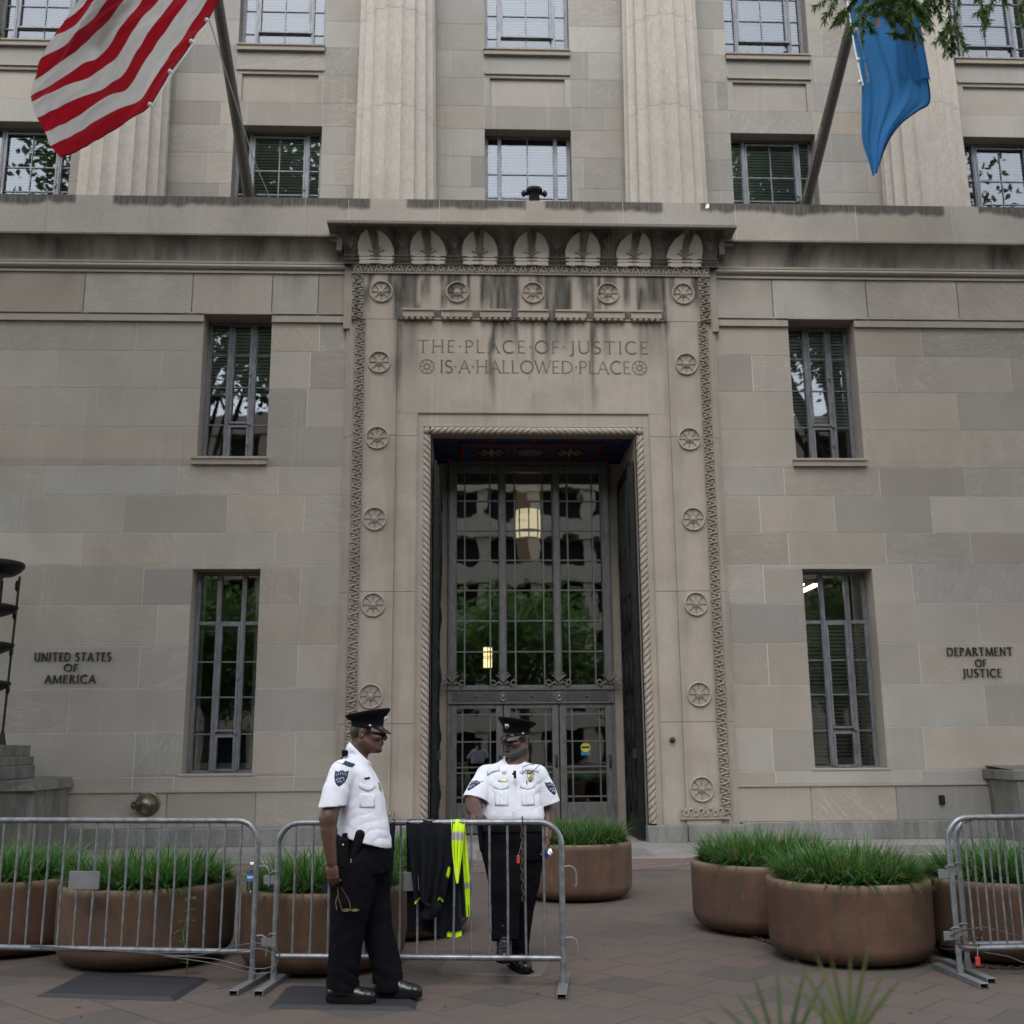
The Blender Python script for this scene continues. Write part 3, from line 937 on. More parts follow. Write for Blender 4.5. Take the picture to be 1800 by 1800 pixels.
# cove with seven lobes
LW = .345
def lobe(x):
    k = min(range(7), key=lambda i: abs(x - LOBES[i]))
    return x - LOBES[k]
mb = MB()
xs = np.arange(-3.46, 3.4601, .013); ts = np.linspace(0, 1, 36)
P = np.zeros((len(xs), len(ts), 3)); st = []
for i, x in enumerate(xs):
    d = lobe(x)
    for j, t in enumerate(ts):
        # t: 0 bottom .. 1 top
        if t < .25:
            y, z = -.215, 10.27 + .14 * t / .25; 
        else:
            a = (t - .25) / .75 * math.pi / 2
            y, z = -.215 - .36 * (1 - math.cos(a)), 10.41 + .44 * math.sin(a)
        h = (z - 10.27) / .58
        ap = (z + .53 * (-.215 - y) - 10.27) / .77
        lw = (LW * (.95 + .2 * min(ap, .25))) * math.sqrt(max(0, 1 - max(0, (ap - .22) / .70) ** 2.2))
        inside = lw - abs(d)
        rel = max(0, min(1, inside / .035)) * .055
        s = .82 + .4 * nz(x * 5, z * 3)
        if inside > 0.012:
            s = -.55
            cd = abs(d) / (.085 * (.30 + .8 * h))
            if cd < 1.2: s = lerp_(s, .95 * (.45 + .55 * h), min(1, (1.2 - cd) * 3) * min(1, .55 + .6 * h) * (1 + .4 * nz(x * 9, z * 3)))
        elif inside > -.02: s = .95
        fl = max(0, (abs(x) - 3.1)) * .0
        y -= rel * (.9 - .5 * h)
        P[i, j] = (x * (1 + .045 * max(0, t - .3)), y, z); st.append(max(-1, min(1, s)))
mb.grid(P, flip=False, per={'stain': st})
for s in (-1, 1):   # returns at both ends
    e = 0 if s < 0 else len(xs) - 1
    Q = np.array([[P[e, j], (P[e, j][0], .1, P[e, j][2])] for j in range(len(ts))])
    mb.setat(stain=.75); mb.grid(Q, flip=s < 0)
mb.setat(stain=.55)
mb.build('lobed_cove', 'carved', B)
mb = MB(); mb.setat(stain=.55)
mb.bevbox(-3.74, 3.76, -.655, .05, 10.853, 10.925, .012)
for s in (-1, 1): mb.box(min(s * 3.5, s * 3.6), max(s * 3.5, s * 3.6), -.3, .02, 10.5, 10.853)
mb.build('crown_slab', 'carved', B)
mb = MB()
for zz, yy in ((10.412, -.262), (10.345, -.258), (10.262, -.252)):
    nseg = 70
    for i in range(nseg):
        a, b = -3.48 + 6.96 * i / nseg, -3.48 + 6.96 * (i + 1) / nseg
        d = abs(lobe((a + b) / 2))
        mb.setat(stain=-.45 if d < .27 and d > .1 else .8)
        mb.tube([(a, yy, zz), (b, yy, zz)], .014, 6, caps=False)
mb.build('cove_mouldings', 'carved', B)
# acanthus sprays in and between the lobes
mb = MB(); mb.setat(stain=.55)
for i in range(15):
    cx = -3.345 + .4765 * i
    if abs(cx) > 3.4: continue
    inl = i % 2 == 1
    n = 5
    for k in range(n):
        a = (k - (n - 1) / 2) * (.42 if inl else .30)
        pts = []
        for q in range(6):
            u = q / 5
            L = (.17 if inl else .2)
            z = (10.44 if inl else 10.58) + L * u * math.cos(a * .9) - .05 * abs(a) * u * u
            x = cx + L * u * math.sin(a) * (1.15 if inl else .9)
            tt = min(1, max(0, (z - 10.41) / .44)); yy = -.215 - .36 * (1 - math.sqrt(1 - tt ** 2 * .98))
            pts.append((x, yy - (.05 if inl else .012), z))
        mb.tube(pts, [.012, .012, .011, .010, .009, .013], 6)
mb.build('acanthus_leaves', 'carved', B)

# leaf moulding: a height field along a strip
def leaf_strip(mb, org, du, dv, L, Wd, period=.165, amp=.034, step=.013, nv=9, wear=.45, flipn=False):
    n = int(L / step)
    du, dv = Vector(du), Vector(dv); nrm = Vector((0, -1, 0)); org = Vector(org)
    P = np.zeros((n + 1, nv, 3)); st = []
    for i in range(n + 1):
        s = L * i / n
        ph = (s / period) % 1.0
        for j in range(nv):
            t = j / (nv - 1)
            # a U-shaped ribbon alternating with pointed tips
            cw = max(-1, min(1, 1.7 * math.cos(2 * math.pi * ph)))
            c = .5 + .36 * cw
            dd = abs(t - c)
            slope = abs(.36 * 1.7 * (abs(cw) < 1) * 2 * math.pi / period * math.sin(2 * math.pi * ph)) * Wd
            r = dd * Wd / math.sqrt(1 + slope * slope)
            h = max(0, 1 - (r / .016) ** 2) if r < .016 else 0
            tip = max(0, 1 - ((ph - .5) / .16) ** 2 - ((t - .72) / .25) ** 2)
            tip2 = max(0, 1 - (min(ph, 1 - ph) / .14) ** 2 - ((t - .25) / .22) ** 2)
            h = max(h, .85 * tip, .6 * tip2)
            e = .25 if j in (0, nv - 1) else 0
            p = org + du * s + dv * (t * Wd) + nrm * (amp * max(h, e))
            P[i, j] = p; st.append(max(0, wear * (1 - h * 1.3)))
    mb.grid(P, per={'stain': st}, flip=flipn, smooth=True)
lm = MB()
leaf_strip(lm, (-3.225, -.157, .40), (0, 0, 1), (1, 0, 0), 8.8, .165)
leaf_strip(lm, (3.225, -.157, .40), (0, 0, 1), (-1, 0, 0), 8.8, .165, flipn=True, wear=.55)
leaf_strip(lm, (-3.30, -.192, 9.2), (0, 0, 1), (1, 0, 0), .92, .20, wear=.8)
leaf_strip(lm, (3.30, -.192, 9.2), (0, 0, 1), (-1, 0, 0), .92, .20, flipn=True, wear=.8)
leaf_strip(lm, (-3.30, -.212, 10.26), (1, 0, 0), (0, 0, -1), 6.6, .15, wear=.75, period=.19)
for s in (-1, 1):
    leaf_strip(lm, (s * 2.38, -.212, .40), (s, 0, 0), (0, 0, 1), .72, .15, flipn=s < 0, wear=.3)
lm.build('leaf_moulding', 'carved', B)
fm = MB(); fm.setat(stain=.2)
for s in (-1, 1):
    for xx, y in ((3.045, -.205), (3.24, -.165)): fm.tube([(s * xx, y, .4), (s * xx, y, 9.2)], .010, 6)
    fm.box(min(s * 2.36, s * 3.2), max(s * 2.36, s * 3.2), -.235, -.15, .365, .395)
fm.box(-3.32, 3.32, -.232, -.15, 10.085, 10.108)
for s in (-1, 1): fm.box(min(s * 2.10, s * 2.075), max(s * 2.10, s * 2.075), -.178, -.15, .3, 7.43)
fm.box(-2.10, 2.10, -.180, -.15, 7.425, 7.45)
fm.build('fillets', 'carved', B)

# rope moulding round the opening
def rope(mb, org, du, dv, L, Wd, sgn=1, period=.115, flipn=False):
    step = .012; n = int(L / step); nv = 11
    du, dv, org = Vector(du), Vector(dv), Vector(org)
    P = np.zeros((n + 1, nv, 3)); st = []
    for i in range(n + 1):
        s = L * i / n
        for j in range(nv):
            t = j / (nv - 1)
            q = ((s + sgn * t * .14) / period) % 1.0
            groove = max(0, 1 - (min(q, 1 - q) / .10) ** 2) if min(q, 1 - q) < .10 else 0
            h = .075 * math.sqrt(max(0, 1 - (2 * t - 1) ** 2)) * (1 - .05 * abs(q - .5)) - .030 * groove
            P[i, j] = org + du * s + dv * (t * Wd) + Vector((0, -1, 0)) * h
            st.append(.85 * groove)
    mb.grid(P, per={'stain': st}, flip=flipn)
rm_ = MB()
rope(rm_, (-1.985, -.135, .30), (0, 0, 1), (1, 0, 0), 6.72, .145, 1)
rope(rm_, (1.985, -.135, .30), (0, 0, 1), (-1, 0, 0), 6.72, .145, 1, flipn=True)
rope(rm_, (-1.84, -.135, 7.175), (1, 0, 0), (0, 0, -1), 1.84, .145, 1)
rope(rm_, (1.84, -.135, 7.175), (-1, 0, 0), (0, 0, -1), 1.84, .145, 1, flipn=True)
for s in (-1, 1): rm_.setat(stain=.2); rm_.sphere((s * 1.912, -.13, 7.10), .075, 12, 8)
rm_.build('rope_moulding', 'carved', B)

# roundels (rosettes)
def rosette_mesh(name, r, mat='carved'):
    mb = MB(); mb.setat(stain=.06)
    prof = [(.0001, -.012), (r * .80, -.012), (r * .84, -.002), (r * .86, .024), (r * .93, .034), (r * .98, .022), (r, 0.0), (r, -.03)]
    mb.lathe([(a, h) for a, h in prof], n=40, axis='y')
    for k in range(8):
        a = k * math.pi / 4
        u = Vector((math.cos(a), 0, math.sin(a))); v = Vector((-math.sin(a), 0, math.cos(a)))
        mb.setat(stain=.55)
        p0, p1 = u * r * .34, u * r * .84
        y = Vector((0, -.0, 0))
        w_ = .007
        mb.add([p0 + v * w_ + Vector((0, .012, 0)), p0 - v * w_ + Vector((0, .012, 0)), p1 - v * w_ + Vector((0, .012, 0)), p1 + v * w_ + Vector((0, .012, 0)),
                p0 + Vector((0, -.010, 0)), p1 + Vector((0, -.010, 0))], [(0, 4, 5, 3), (4, 1, 2, 5)])
    for k in range(8):
        a = (k + .5) * math.pi / 4
        mb.setat(stain=.1)
        mb.sphere((math.cos(a) * r * .24, -.010, math.sin(a) * r * .24), r * .09, 8, 6, (1, .35, 1))
        a = k * math.pi / 4
        mb.setat(stain=.5)
        mb.sphere((math.cos(a) * r * .34, -.008, math.sin(a) * r * .34), r * .045, 6, 5, (1, .3, 1))
    mb.setat(stain=.12); mb.sphere((0, -.016, 0), r * .19, 14, 8, (1, .45, 1))
    return mb
ro = rosette_mesh('rosette', .215).build('rosette', 'carved', B, loc=(-2.77, -.205, 9.73))
for x, z in ((-1.38, 9.735), (.01, 9.74), (1.40, 9.74), (2.80, 9.745), (-2.785, 8.37), (2.80, 8.37), (-2.795, 6.95), (2.795, 6.95), (-2.81, 5.48), (2.80, 5.48),
             (-2.81, 3.97), (2.785, 3.97), (-2.82, 2.42), (2.77, 2.42), (-2.82, .85), (2.745, .85)):
    c = ro.copy(); COL.objects.link(c); c.location = (x, -.205, z)

# brackets with beads
for cx in (-2.09, -1.385, -.68, .01, .70, 1.41, 2.09):
    mb = MB(); mb.setat(stain=.12)
    mb.bevbox(cx - .285, cx + .285, -.262, -.16, 9.225, 9.345, .008)
    mb.bevbox(cx - .285, cx + .285, -.285, -.16, 9.345, 9.385, .006)
    for k in range(5):
        mb.sphere((cx + (k - 2) * .108, -.225, 9.205), .048, 10, 7, (1, .9, .62))
    mb.build('bracket', 'carved', B)
mb = MB(); mb.setat(stain=.8)  # shade between the brackets, put into the colour of boxes filling the gaps
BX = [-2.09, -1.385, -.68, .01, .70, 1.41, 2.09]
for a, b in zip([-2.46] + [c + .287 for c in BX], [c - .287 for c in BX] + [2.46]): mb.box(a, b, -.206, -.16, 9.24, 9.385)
mb.build('bracket_gap_shade', 'carved', B)

# ---------------------------------------------------------------- lettering
def arc(cx, cy, rx, ry, a0, a1, n=12):
    return [(cx + rx * math.cos(R(a0 + (a1 - a0) * i / n)), cy + ry * math.sin(R(a0 + (a1 - a0) * i / n))) for i in range(n + 1)]
TK, TN = .105, .062
GL = {
 'T': (.80, [([(.40, 0), (.40, 1)], TK), ([(.02, .97), (.78, .97)], TN)], [(.40, 0)]),
 'H': (.84, [([(.12, 0), (.12, 1)], TK), ([(.72, 0), (.72, 1)], TK), ([(.12, .52), (.72, .52)], TN)], [(.12, 0), (.12, 1), (.72, 0), (.72, 1)]),
 'E': (.60, [([(.12, 0), (.12, 1)], TK), ([(.1, .965), (.54, .965)], TN), ([(.12, .52), (.46, .52)], TN), ([(.1, .035), (.56, .035)], TN)], []),
 'P': (.60, [([(.12, 0), (.12, 1)], TK), ([(.12, .965)] + arc(.28, .72, .26, .245, 90, -90) + [(.12, .475)], TN)], [(.12, 0)]),
 'L': (.58, [([(.12, 0), (.12, 1)], TK), ([(.1, .035), (.56, .035)], TN)], [(.12, 1)]),
 'A': (.84, [([(.06, 0), (.42, 1)], TN), ([(.42, 1), (.78, 0)], TK), ([(.2, .36), (.64, .36)], TN)], [(.06, 0), (.78, 0)]),
 'C': (.82, [(arc(.48, .5, .42, .49, 52, 308, 18), TK)], []),
 'O': (.94, [(arc(.47, .5, .42, .48, 0, 360, 24), TK)], []),
 'F': (.56, [([(.12, 0), (.12, 1)], TK), ([(.1, .965), (.54, .965)], TN), ([(.12, .5), (.46, .5)], TN)], [(.12, 0)]),
 'J': (.46, [([(.32, 1), (.32, .15)] + arc(.16, .06, .16, .22, 20, -110, 6), TK)], [(.32, 1)]),
 'U': (.84, [([(.12, 1), (.12, .34)] + arc(.42, .32, .30, .30, 180, 360, 12) + [(.72, 1)], TK * .9)], [(.12, 1), (.72, 1)]),
 'S': (.58, [(arc(.30, .735, .215, .235, 40, 270, 12) + arc(.28, .26, .235, .245, 90, -140, 12)[1:], TK)], []),
 'I': (.30, [([(.15, 0), (.15, 1)], TK)], [(.15, 0), (.15, 1)]),
 'W': (1.12, [([(.04, 1), (.32, 0)], TK), ([(.32, 0), (.56, 1)], TN), ([(.56, 1), (.82, 0)], TK), ([(.82, 0), (1.08, 1)], TN)], [(.04, 1), (1.08, 1)]),
 'D': (.86, [([(.12, 0), (.12, 1)], TK), ([(.12, .965), (.32, .965)] + arc(.36, .5, .42, .465, 90, -90, 14) + [(.12, .035)], TN * 1.15)], []),
 'N': (.86, [([(.12, 0), (.12, 1)], TN), ([(.12, 1), (.74, 0)], TK), ([(.74, 0), (.74, 1)], TN)], [(.12, 0), (.74, 1)]),
 'R': (.70, [([(.12, 0), (.12, 1)], TK), ([(.12, .965)] + arc(.28, .735, .25, .23, 90, -90) + [(.12, .505)], TN), ([(.30, .5), (.66, 0)], TK)], [(.12, 0), (.66, 0)]),
 'M': (1.0, [([(.06, 0), (.14, 1)], TN), ([(.14, 1), (.5, 0)], TK), ([(.5, 0), (.86, 1)], TN), ([(.86, 1), (.94, 0)], TK)], [(.06, 0), (.94, 0)]),
 '.': (.26, [([(.07, .5), (.19, .5)], .12)], []),
 ' ': (.34, [], []),
}
def text(mb, s, x0, x1, z0, h, y0, y1, wt=1.0, serif=True, ls=.12):
    tot = sum(GL[c][0] + ls for c in s) - ls
    k = (x1 - x0) / tot
    x = x0; lay = 0
    for c in s:
        wd, strokes, ser = GL[c]
        lines = [(p, t) for p, t in strokes]
        if serif: lines += [([(a - .10, b * .975 + .012), (a + .10, b * .975 + .012)], .045) for a, b in ser]
        for p, t in lines:
            lay = (lay + 1) % 7
            yy = y0 - lay * .0004
            t = t * h * wt / 2
            pts = [Vector((x + a * k, z0 + b * h)) for a, b in p]
            for a, b in zip(pts[:-1], pts[1:]):
                d = (b - a)
                if d.length < 1e-6: continue
                d.normalize(); n = Vector((-d.y, d.x)) * t
                if len(pts) > 3: a, b = a - d * t * .25, b + d * t * .25
                q = [a - n, b - n, b + n, a + n]
                mb.prism([(v.x, v.y) for v in q], yy, y1)
        x += (wd + ls) * k
mb = MB()
text(mb, 'THE.PLACE.OF.JUSTICE', -2.11, 2.12, 8.57, .245, -.176, -.165, .95, ls=.16)
text(mb, 'IS.A.HALLOWED.PLACE', -1.70, 1.79, 8.185, .245, -.176, -.165, .95, ls=.05)
for cx in (-1.925, 1.945):
    for rr in (.125, .038):
        for i in range(28):
            a, b = 2 * math.pi * i / 28, 2 * math.pi * (i + 1) / 28
            mb.prism([(cx + math.cos(a) * rr, 8.305 + math.sin(a) * rr), (cx + math.cos(a) * (rr + .016), 8.305 + math.sin(a) * (rr + .016)),
                      (cx + math.cos(b) * (rr + .016), 8.305 + math.sin(b) * (rr + .016)), (cx + math.cos(b) * rr, 8.305 + math.sin(b) * rr)], -.1765, -.165)
    for k in range(8):
        a = k * math.pi / 4
        d = Vector((math.cos(a), math.sin(a))); n = Vector((-d.y, d.x)) * .006
        p, q = d * .06, d * .12
        mb.prism([(cx + v.x, 8.305 + v.y) for v in (p - n, q - n, q + n, p + n)], -.1758, -.165)
mb.build('inscription_shade_dirt_strips', 'letter_shade_dirt', B)
def wall_letters(lines):
    mb = MB()
    for s, x0, x1, z0, h in lines: text(mb, s, x0, x1, z0, h, -.028, -.001, 1.0, True, ls=.13)
    return mb.build('bronze_lettering', 'bronze_letter', B)
wall_letters([('UNITED STATES', -8.53, -7.24, 3.05, .145), ('OF', -8.02, -7.78, 2.875, .125), ('AMERICA', -8.33, -7.47, 2.68, .135)])
wall_letters([('DEPARTMENT', 7.23, 8.42, 3.07, .145), ('OF', 7.72, 7.93, 2.88, .125), ('JUSTICE', 7.47, 8.18, 2.70, .14)])

# ================================================================ entrance recess
YD = 1.72
mb = MB()
for s in (-1, 1):
    mb.setat(stain=.12)
    x = s * 1.82
    mb.quad((x, -.15, .0), (x, -.15, 7.04), (x, YD, 7.04), (x, YD, 0))
    a, b = (s * 1.82, s * 1.56)
    mb.setat(stain=.16)
    for z0, z1 in ((0, .85), (.856, 2.6), (2.606, 4.8), (4.806, 6.99)):
        mb.quad((min(a, b), YD, z0), (max(a, b), YD, z0), (max(a, b), YD, z1), (min(a, b), YD, z1))
mb.box(-1.56, 1.56, YD, YD + .3, 6.93, 7.04)
mb.quad((-1.84, -.15, 7.03), (1.84, -.15, 7.03), (1.84, .10, 7.03), (-1.84, .10, 7.03))
mb.build('entrance_recess', 'carved', B)
# painted ceiling
cl = MB()
BL, RD, CR, BK = (.012, .035, .11), (.20, .028, .014), (.42, .38, .30), (.012, .014, .018)
cl.setat(col=BL); cl.box(-1.82, 1.82, .10, YD, 7.035, 7.10)
cl.setat(col=BK); cl.box(-1.36, 1.36, .36, 1.46, 7.020, 7.034)
cl.setat(col=RD); cl.box(-1.32, 1.32, .40, 1.42, 7.012, 7.019)
cl.setat(col=(.02, .055, .14)); cl.box(-1.24, 1.24, .48, 1.34, 7.005, 7.011)
for cx in (-.74, 0, .74):
    cl.setat(col=RD); cl.box(cx - .32, cx + .32, .55, 1.27, 6.995, 7.004)
    cl.setat(col=BK); cl.box(cx - .27, cx + .27, .61, 1.21, 6.988, 6.994)
    cl.setat(col=CR)
    if cx:
        for k in range(8):
            a = k * math.pi / 4
            d, n = Vector((math.cos(a), math.sin(a))), Vector((-math.sin(a), math.cos(a)))
            pts = [d * .07 - n * .015, d * .24 - n * .035, d * .25 + n * .035, d * .07 + n * .015]
            cl.add([(cx + p.x, .91 + p.y, 6.985) for p in pts], [(3, 2, 1, 0)])
        cl.add([(cx + .06 * math.cos(i * math.pi / 8), .91 + .06 * math.sin(i * math.pi / 8), 6.985) for i in range(16)], [tuple(range(15, -1, -1))])
    else:
        cl.setat(col=(.13, .15, .14)); cl.add([(cx + .24 * math.cos(i * math.pi / 12), .91 + .24 * math.sin(i * math.pi / 12), 6.985) for i in range(24)], [tuple(range(23, -1, -1))])
for i in range(5):
    for y in (.22, 1.6):
        cl.setat(col=RD); cl.sphere((-1.56 + .78 * i, y, 7.03), .07, 8, 6, (1.3, 1, .3))
for s in (-1, 1): cl.setat(col=RD); cl.sphere((s * 1.6, .91, 7.03), .07, 8, 6, (1.3, 1, .3))
cl.build('painted_ceiling', 'paint', B)

# bronze gates folded against the recess sides
for s in (-1, 1):
    mb = MB()
    x = s * 1.80
    mb.bevbox(min(x, x - s * .07), max(x, x - s * .07), -.02, 1.60, .04, 6.6, .01)
    for y in (.0, .10, .20, 1.45): mb.box(min(x - s * .07, x - s * .10), max(x - s * .07, x - s * .10), y, y + .045, .1, 6.5)
    for z in (.12, 1.2, 2.2, 3.3, 4.4, 5.5, 6.4): mb.box(min(x - s * .07, x - s * .092), max(x - s * .07, x - s * .092), .05, 1.5, z, z + .07)
    for z in (.75, 1.75, 2.8, 3.9, 5.0, 6.0):
        for y in (.55, 1.1):
            mb.sphere((x - s * .08, y, z), .24, 14, 8, (.22, .8, 1.4))
            mb.sphere((x - s * .105, y, z), .11, 10, 6, (.4, 1, 1.3))
    for k in range(12): mb.tube([(x - s * .095, .06 + .11 * k, 4.2), (x - s * .12, .08 + .11 * k, 5.2 + .3 * math.sin(k)), (x - s * .095, .1 + .11 * k, 6.3)], .022, 6)
    g_ = mb.build('bronze_gate', 'bronze', B)
    hb = MB(); hb.box(min(x - s * .07, x - s * .16), max(x - s * .07, x - s * .16), .02, .12, 1.36, 1.52); hb.build('lock_box', 'black_steel', g_)

# transom screen
X0, X1 = -1.56, 1.56
BW = (X1 - X0) / 3
mb = MB()
for x in (X0, X0 + BW, X0 + 2 * BW, X1):
    hw = .085 if x in (X0, X1) else .075
    xx = x + (hw if x == X0 else (-hw if x == X1 else 0))
    mb.bevbox(xx - hw, xx + hw, YD - .10, YD + .05, 2.66, 6.93, .01)
    mb.box(xx - hw * .45, xx + hw * .45, YD - .13, YD - .09, 2.7, 6.85)
    for q in (-.7, .7): mb.box(xx + q * hw - .008, xx + q * hw + .008, YD - .115, YD - .095, 2.7, 6.85)
mb.bevbox(X0, X1, YD - .09, YD + .05, 6.80, 6.932, .01); mb.bevbox(X0, X1, YD - .12, YD + .05, 2.615, 2.69, .008)
mb.box(X0, X1, YD - .15, YD + .05, 2.60, 2.618)
rz = [2.735 + .583 * i for i in range(1, 7)]
for b in range(3):
    a, c = X0 + BW * b + (.17 if b == 0 else .075), X0 + BW * (b + 1) - (.17 if b == 2 else .075)
    for f in (.19, .80): mb.box(a + (c - a) * f - .013, a + (c - a) * f + .013, YD - .035, YD + .02, 2.69, 6.80)
    for z in rz: mb.box(a, c, YD - .033, YD + .018, z - .012, z + .012)
ts_ = mb.build('transom_screen', 'door_metal', B)
p = MB(); p.quad((X0, YD, 2.66), (X1, YD, 2.66), (X1, YD, 6.9), (X0, YD, 6.9)); p.build('pane', 'door_glass', ts_)
# palmettes and scrolls at the feet of the mullions
for x in (X0 + .085, X0 + BW, X0 + 2 * BW, X1 - .085):
    mb = MB()
    for k in range(7):
        a = (k - 3) * .30
        mb.tube([(x, YD - .14, 2.74), (x + .09 * math.sin(a), YD - .15, 2.74 + .15 * math.cos(a)), (x + .17 * math.sin(a), YD - .15, 2.74 + (.27 - .03 * abs(k - 3)) * math.cos(a * .8))], [.022, .020, .012], 6)
    for s in (-1, 1):
        mb.tube([(x + s * (.03 + .1 * u), YD - .14, 2.70 + .05 * math.sin(u * 3)) for u in (0, .5, 1, 1.5)], .016, 6)
        mb.tube([(x + s * .19 + .045 * math.cos(q * .6), YD - .14, 2.735 + .045 * math.sin(q * .6)) for q in range(10)], .014, 6)
    mb.build('palmette', 'door_metal', ts_)
# chevron frieze
mb = MB(); mb.bevbox(X0, X1, YD - .11, YD + .05, 2.345, 2.60, .008)
fz = mb.build('chevron_frieze', 'door_metal', B)
for b in range(3):
    a, c = X0 + BW * b + .13, X0 + BW * (b + 1) - .13
    mb = MB(); mb.box(a, c, YD - .118, YD - .105, 2.395, 2.555)
    cx = (a + c) / 2; n = 11
    for s in (-1, 1):
        for i in range(n):
            x = cx + s * (.05 + i * .0355)
            for q in (-1, 1):
                mb.add([(x, YD - .128, 2.475), (x + .016, YD - .128, 2.475), (x + .016 + s * .045, YD - .128, 2.475 + q * .075), (x + s * .045, YD - .128, 2.475 + q * .075)], [(0, 1, 2, 3) if q > 0 else (3, 2, 1, 0)])
    mb.sphere((cx, YD - .125, 2.475), .032, 4, 4, (1, .3, 1))
    mb.build('chevron_panel', 'relief', fz)
for x in (X0 + BW, X0 + 2 * BW):
    mb = MB(); mb.lathe([(.001, .03), (.03, .03), (.04, .012), (.055, .012), (.062, .03), (.078, .03), (.09, 0.0)], (x, YD - .11, 2.475), 24, 'y'); mb.build('roundel', 'door_metal', fz)

# three doors
DR = [(.13, .17), (.60, .63), (1.08, 1.12), (1.21, 1.245), (1.64, 1.675), (2.145, 2.18)]
for b in range(3):
    a, c = X0 + BW * b + (.05 if b == 0 else .008), X0 + BW * (b + 1) - (.05 if b == 2 else .008)
    st_ = .125
    mb = MB()
    mb.bevbox(a, a + st_, YD - .07, YD + .02, .03, 2.335, .006); mb.bevbox(c - st_, c, YD - .07, YD + .02, .03, 2.335, .006)
    mb.bevbox(a + st_, c - st_, YD - .069, YD + .02, 2.26, 2.335, .005); mb.bevbox(a + st_, c - st_, YD - .069, YD + .02, .03, .56, .005)
    for z in (.665, 1.10, 1.20, 1.66, 2.155): mb.box(a + st_, c - st_, YD - .045, YD + .01, z - .013, z + .013)
    for f in (.15, .85): xx = a + st_ + (c - a - 2 * st_) * f; mb.box(xx - .013, xx + .013, YD - .043, YD + .008, .56, 2.26)
    d = mb.build('entrance_door', 'door_metal', B)
    p = MB(); p.quad((a + .1, YD - .01, .5), (c - .1, YD - .01, .5), (c - .1, YD - .01, 2.28), (a + .1, YD - .01, 2.28)); p.build('pane', 'door_glass', d)
    h = MB(); x = c - .055
    h.tube([(x, YD - .07, 1.20), (x, YD - .13, 1.22), (x, YD - .13, 1.38), (x, YD - .07, 1.40)], .016, 8)
    h.sphere((x, YD - .075, 1.21), .028, 10, 6); h.sphere((x, YD - .075, 1.39), .028, 10, 6)
    h.build('handle', 'black_steel', d)
    if b == 2:
        s_ = MB(); cx = (a + c) / 2 - .01
        s_.setat(col=(.045, .16, .28)); s_.box(cx - .085, cx + .085, YD - .0125, YD - .0112, 1.40, 1.55)
        s_.setat(col=(.55, .48, .04)); s_.add([(cx + .09 * math.cos(i * math.pi / 12), YD - .0135, 1.545 + .085 * math.sin(i * math.pi / 12)) for i in range(24)], [tuple(range(24))])
        s_.setat(col=(.03, .03, .03)); s_.box(cx - .075, cx + .075, YD - .0145, YD - .0138, 1.525, 1.565)
        s_.build('door_sticker', 'paint', d)
mb = MB()
for a in (X0, X1 - .05): mb.bevbox(a, a + .05, YD - .08, YD + .05, 0, 2.345, .005)
mb.build('door_frame', 'door_metal', B)
# lobby behind the doors with its lit lamps
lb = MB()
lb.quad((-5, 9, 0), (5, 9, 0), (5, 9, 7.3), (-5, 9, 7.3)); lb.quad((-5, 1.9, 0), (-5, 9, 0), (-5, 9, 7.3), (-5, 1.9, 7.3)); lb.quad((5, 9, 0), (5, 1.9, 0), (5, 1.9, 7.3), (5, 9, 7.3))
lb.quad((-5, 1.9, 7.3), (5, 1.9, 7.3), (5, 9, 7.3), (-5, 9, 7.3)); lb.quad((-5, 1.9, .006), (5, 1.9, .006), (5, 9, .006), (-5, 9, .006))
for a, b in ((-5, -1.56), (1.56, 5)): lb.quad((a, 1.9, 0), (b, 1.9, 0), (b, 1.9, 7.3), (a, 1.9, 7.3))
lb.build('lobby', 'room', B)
cx, cy = .13, 4.2
mb = MB()
prof = [(.26, 5.72), (.27, 5.9), (.27, 6.2), (.265, 6.34)]
mb.lathe(prof, (cx, cy, .25), 20)
ch = mb.build('lobby_lantern', 'lamp_glow', B)
mb = MB(); mb.lathe([(.265, 6.34), (.26, 6.6), (.24, 6.85)], (cx, cy, .25), 20); mb.build('lantern_top', 'lamp_dim', ch)
mb = MB(); mb.lathe([(.26, 5.72), (.25, 5.5), (.22, 5.3)], (cx, cy, .25), 20); mb.build('lantern_foot', 'lamp_dim', ch)
mb = MB()
for k in range(8):
    a = k * math.pi / 4
    mb.tube([(cx + (r + .012) * math.cos(a), cy + (r + .012) * math.sin(a), z + .25) for r, z in prof], .016, 6)
mb.lathe([(.285, 6.1), (.295, 6.12), (.285, 6.14)], (cx, cy, 0), 20); mb.lathe([(.03, 4.7), (.16, 4.8), (.22, 5.05), (.24, 5.45)], (cx, cy, 0), 16)
mb.build('lantern_cage', 'bronze', ch)
mb = MB(); mb.box(-.86, -.68, 3.5, 3.68, 3.16, 3.56)
w_ = mb.build('wall_lamp', 'lamp_bright', B)
mb = MB(); mb.box(-1.0, -.62, 3.45, 3.7, 3.57, 3.61)
for x in (-.865, -.77, -.675): mb.box(x - .008, x + .008, 3.485, 3.5, 3.14, 3.57)
for z in (3.34, 3.38): mb.box(-.87, -.67, 3.485, 3.5, z - .007, z + .007)
mb.build('lamp_bracket', 'bronze', w_)
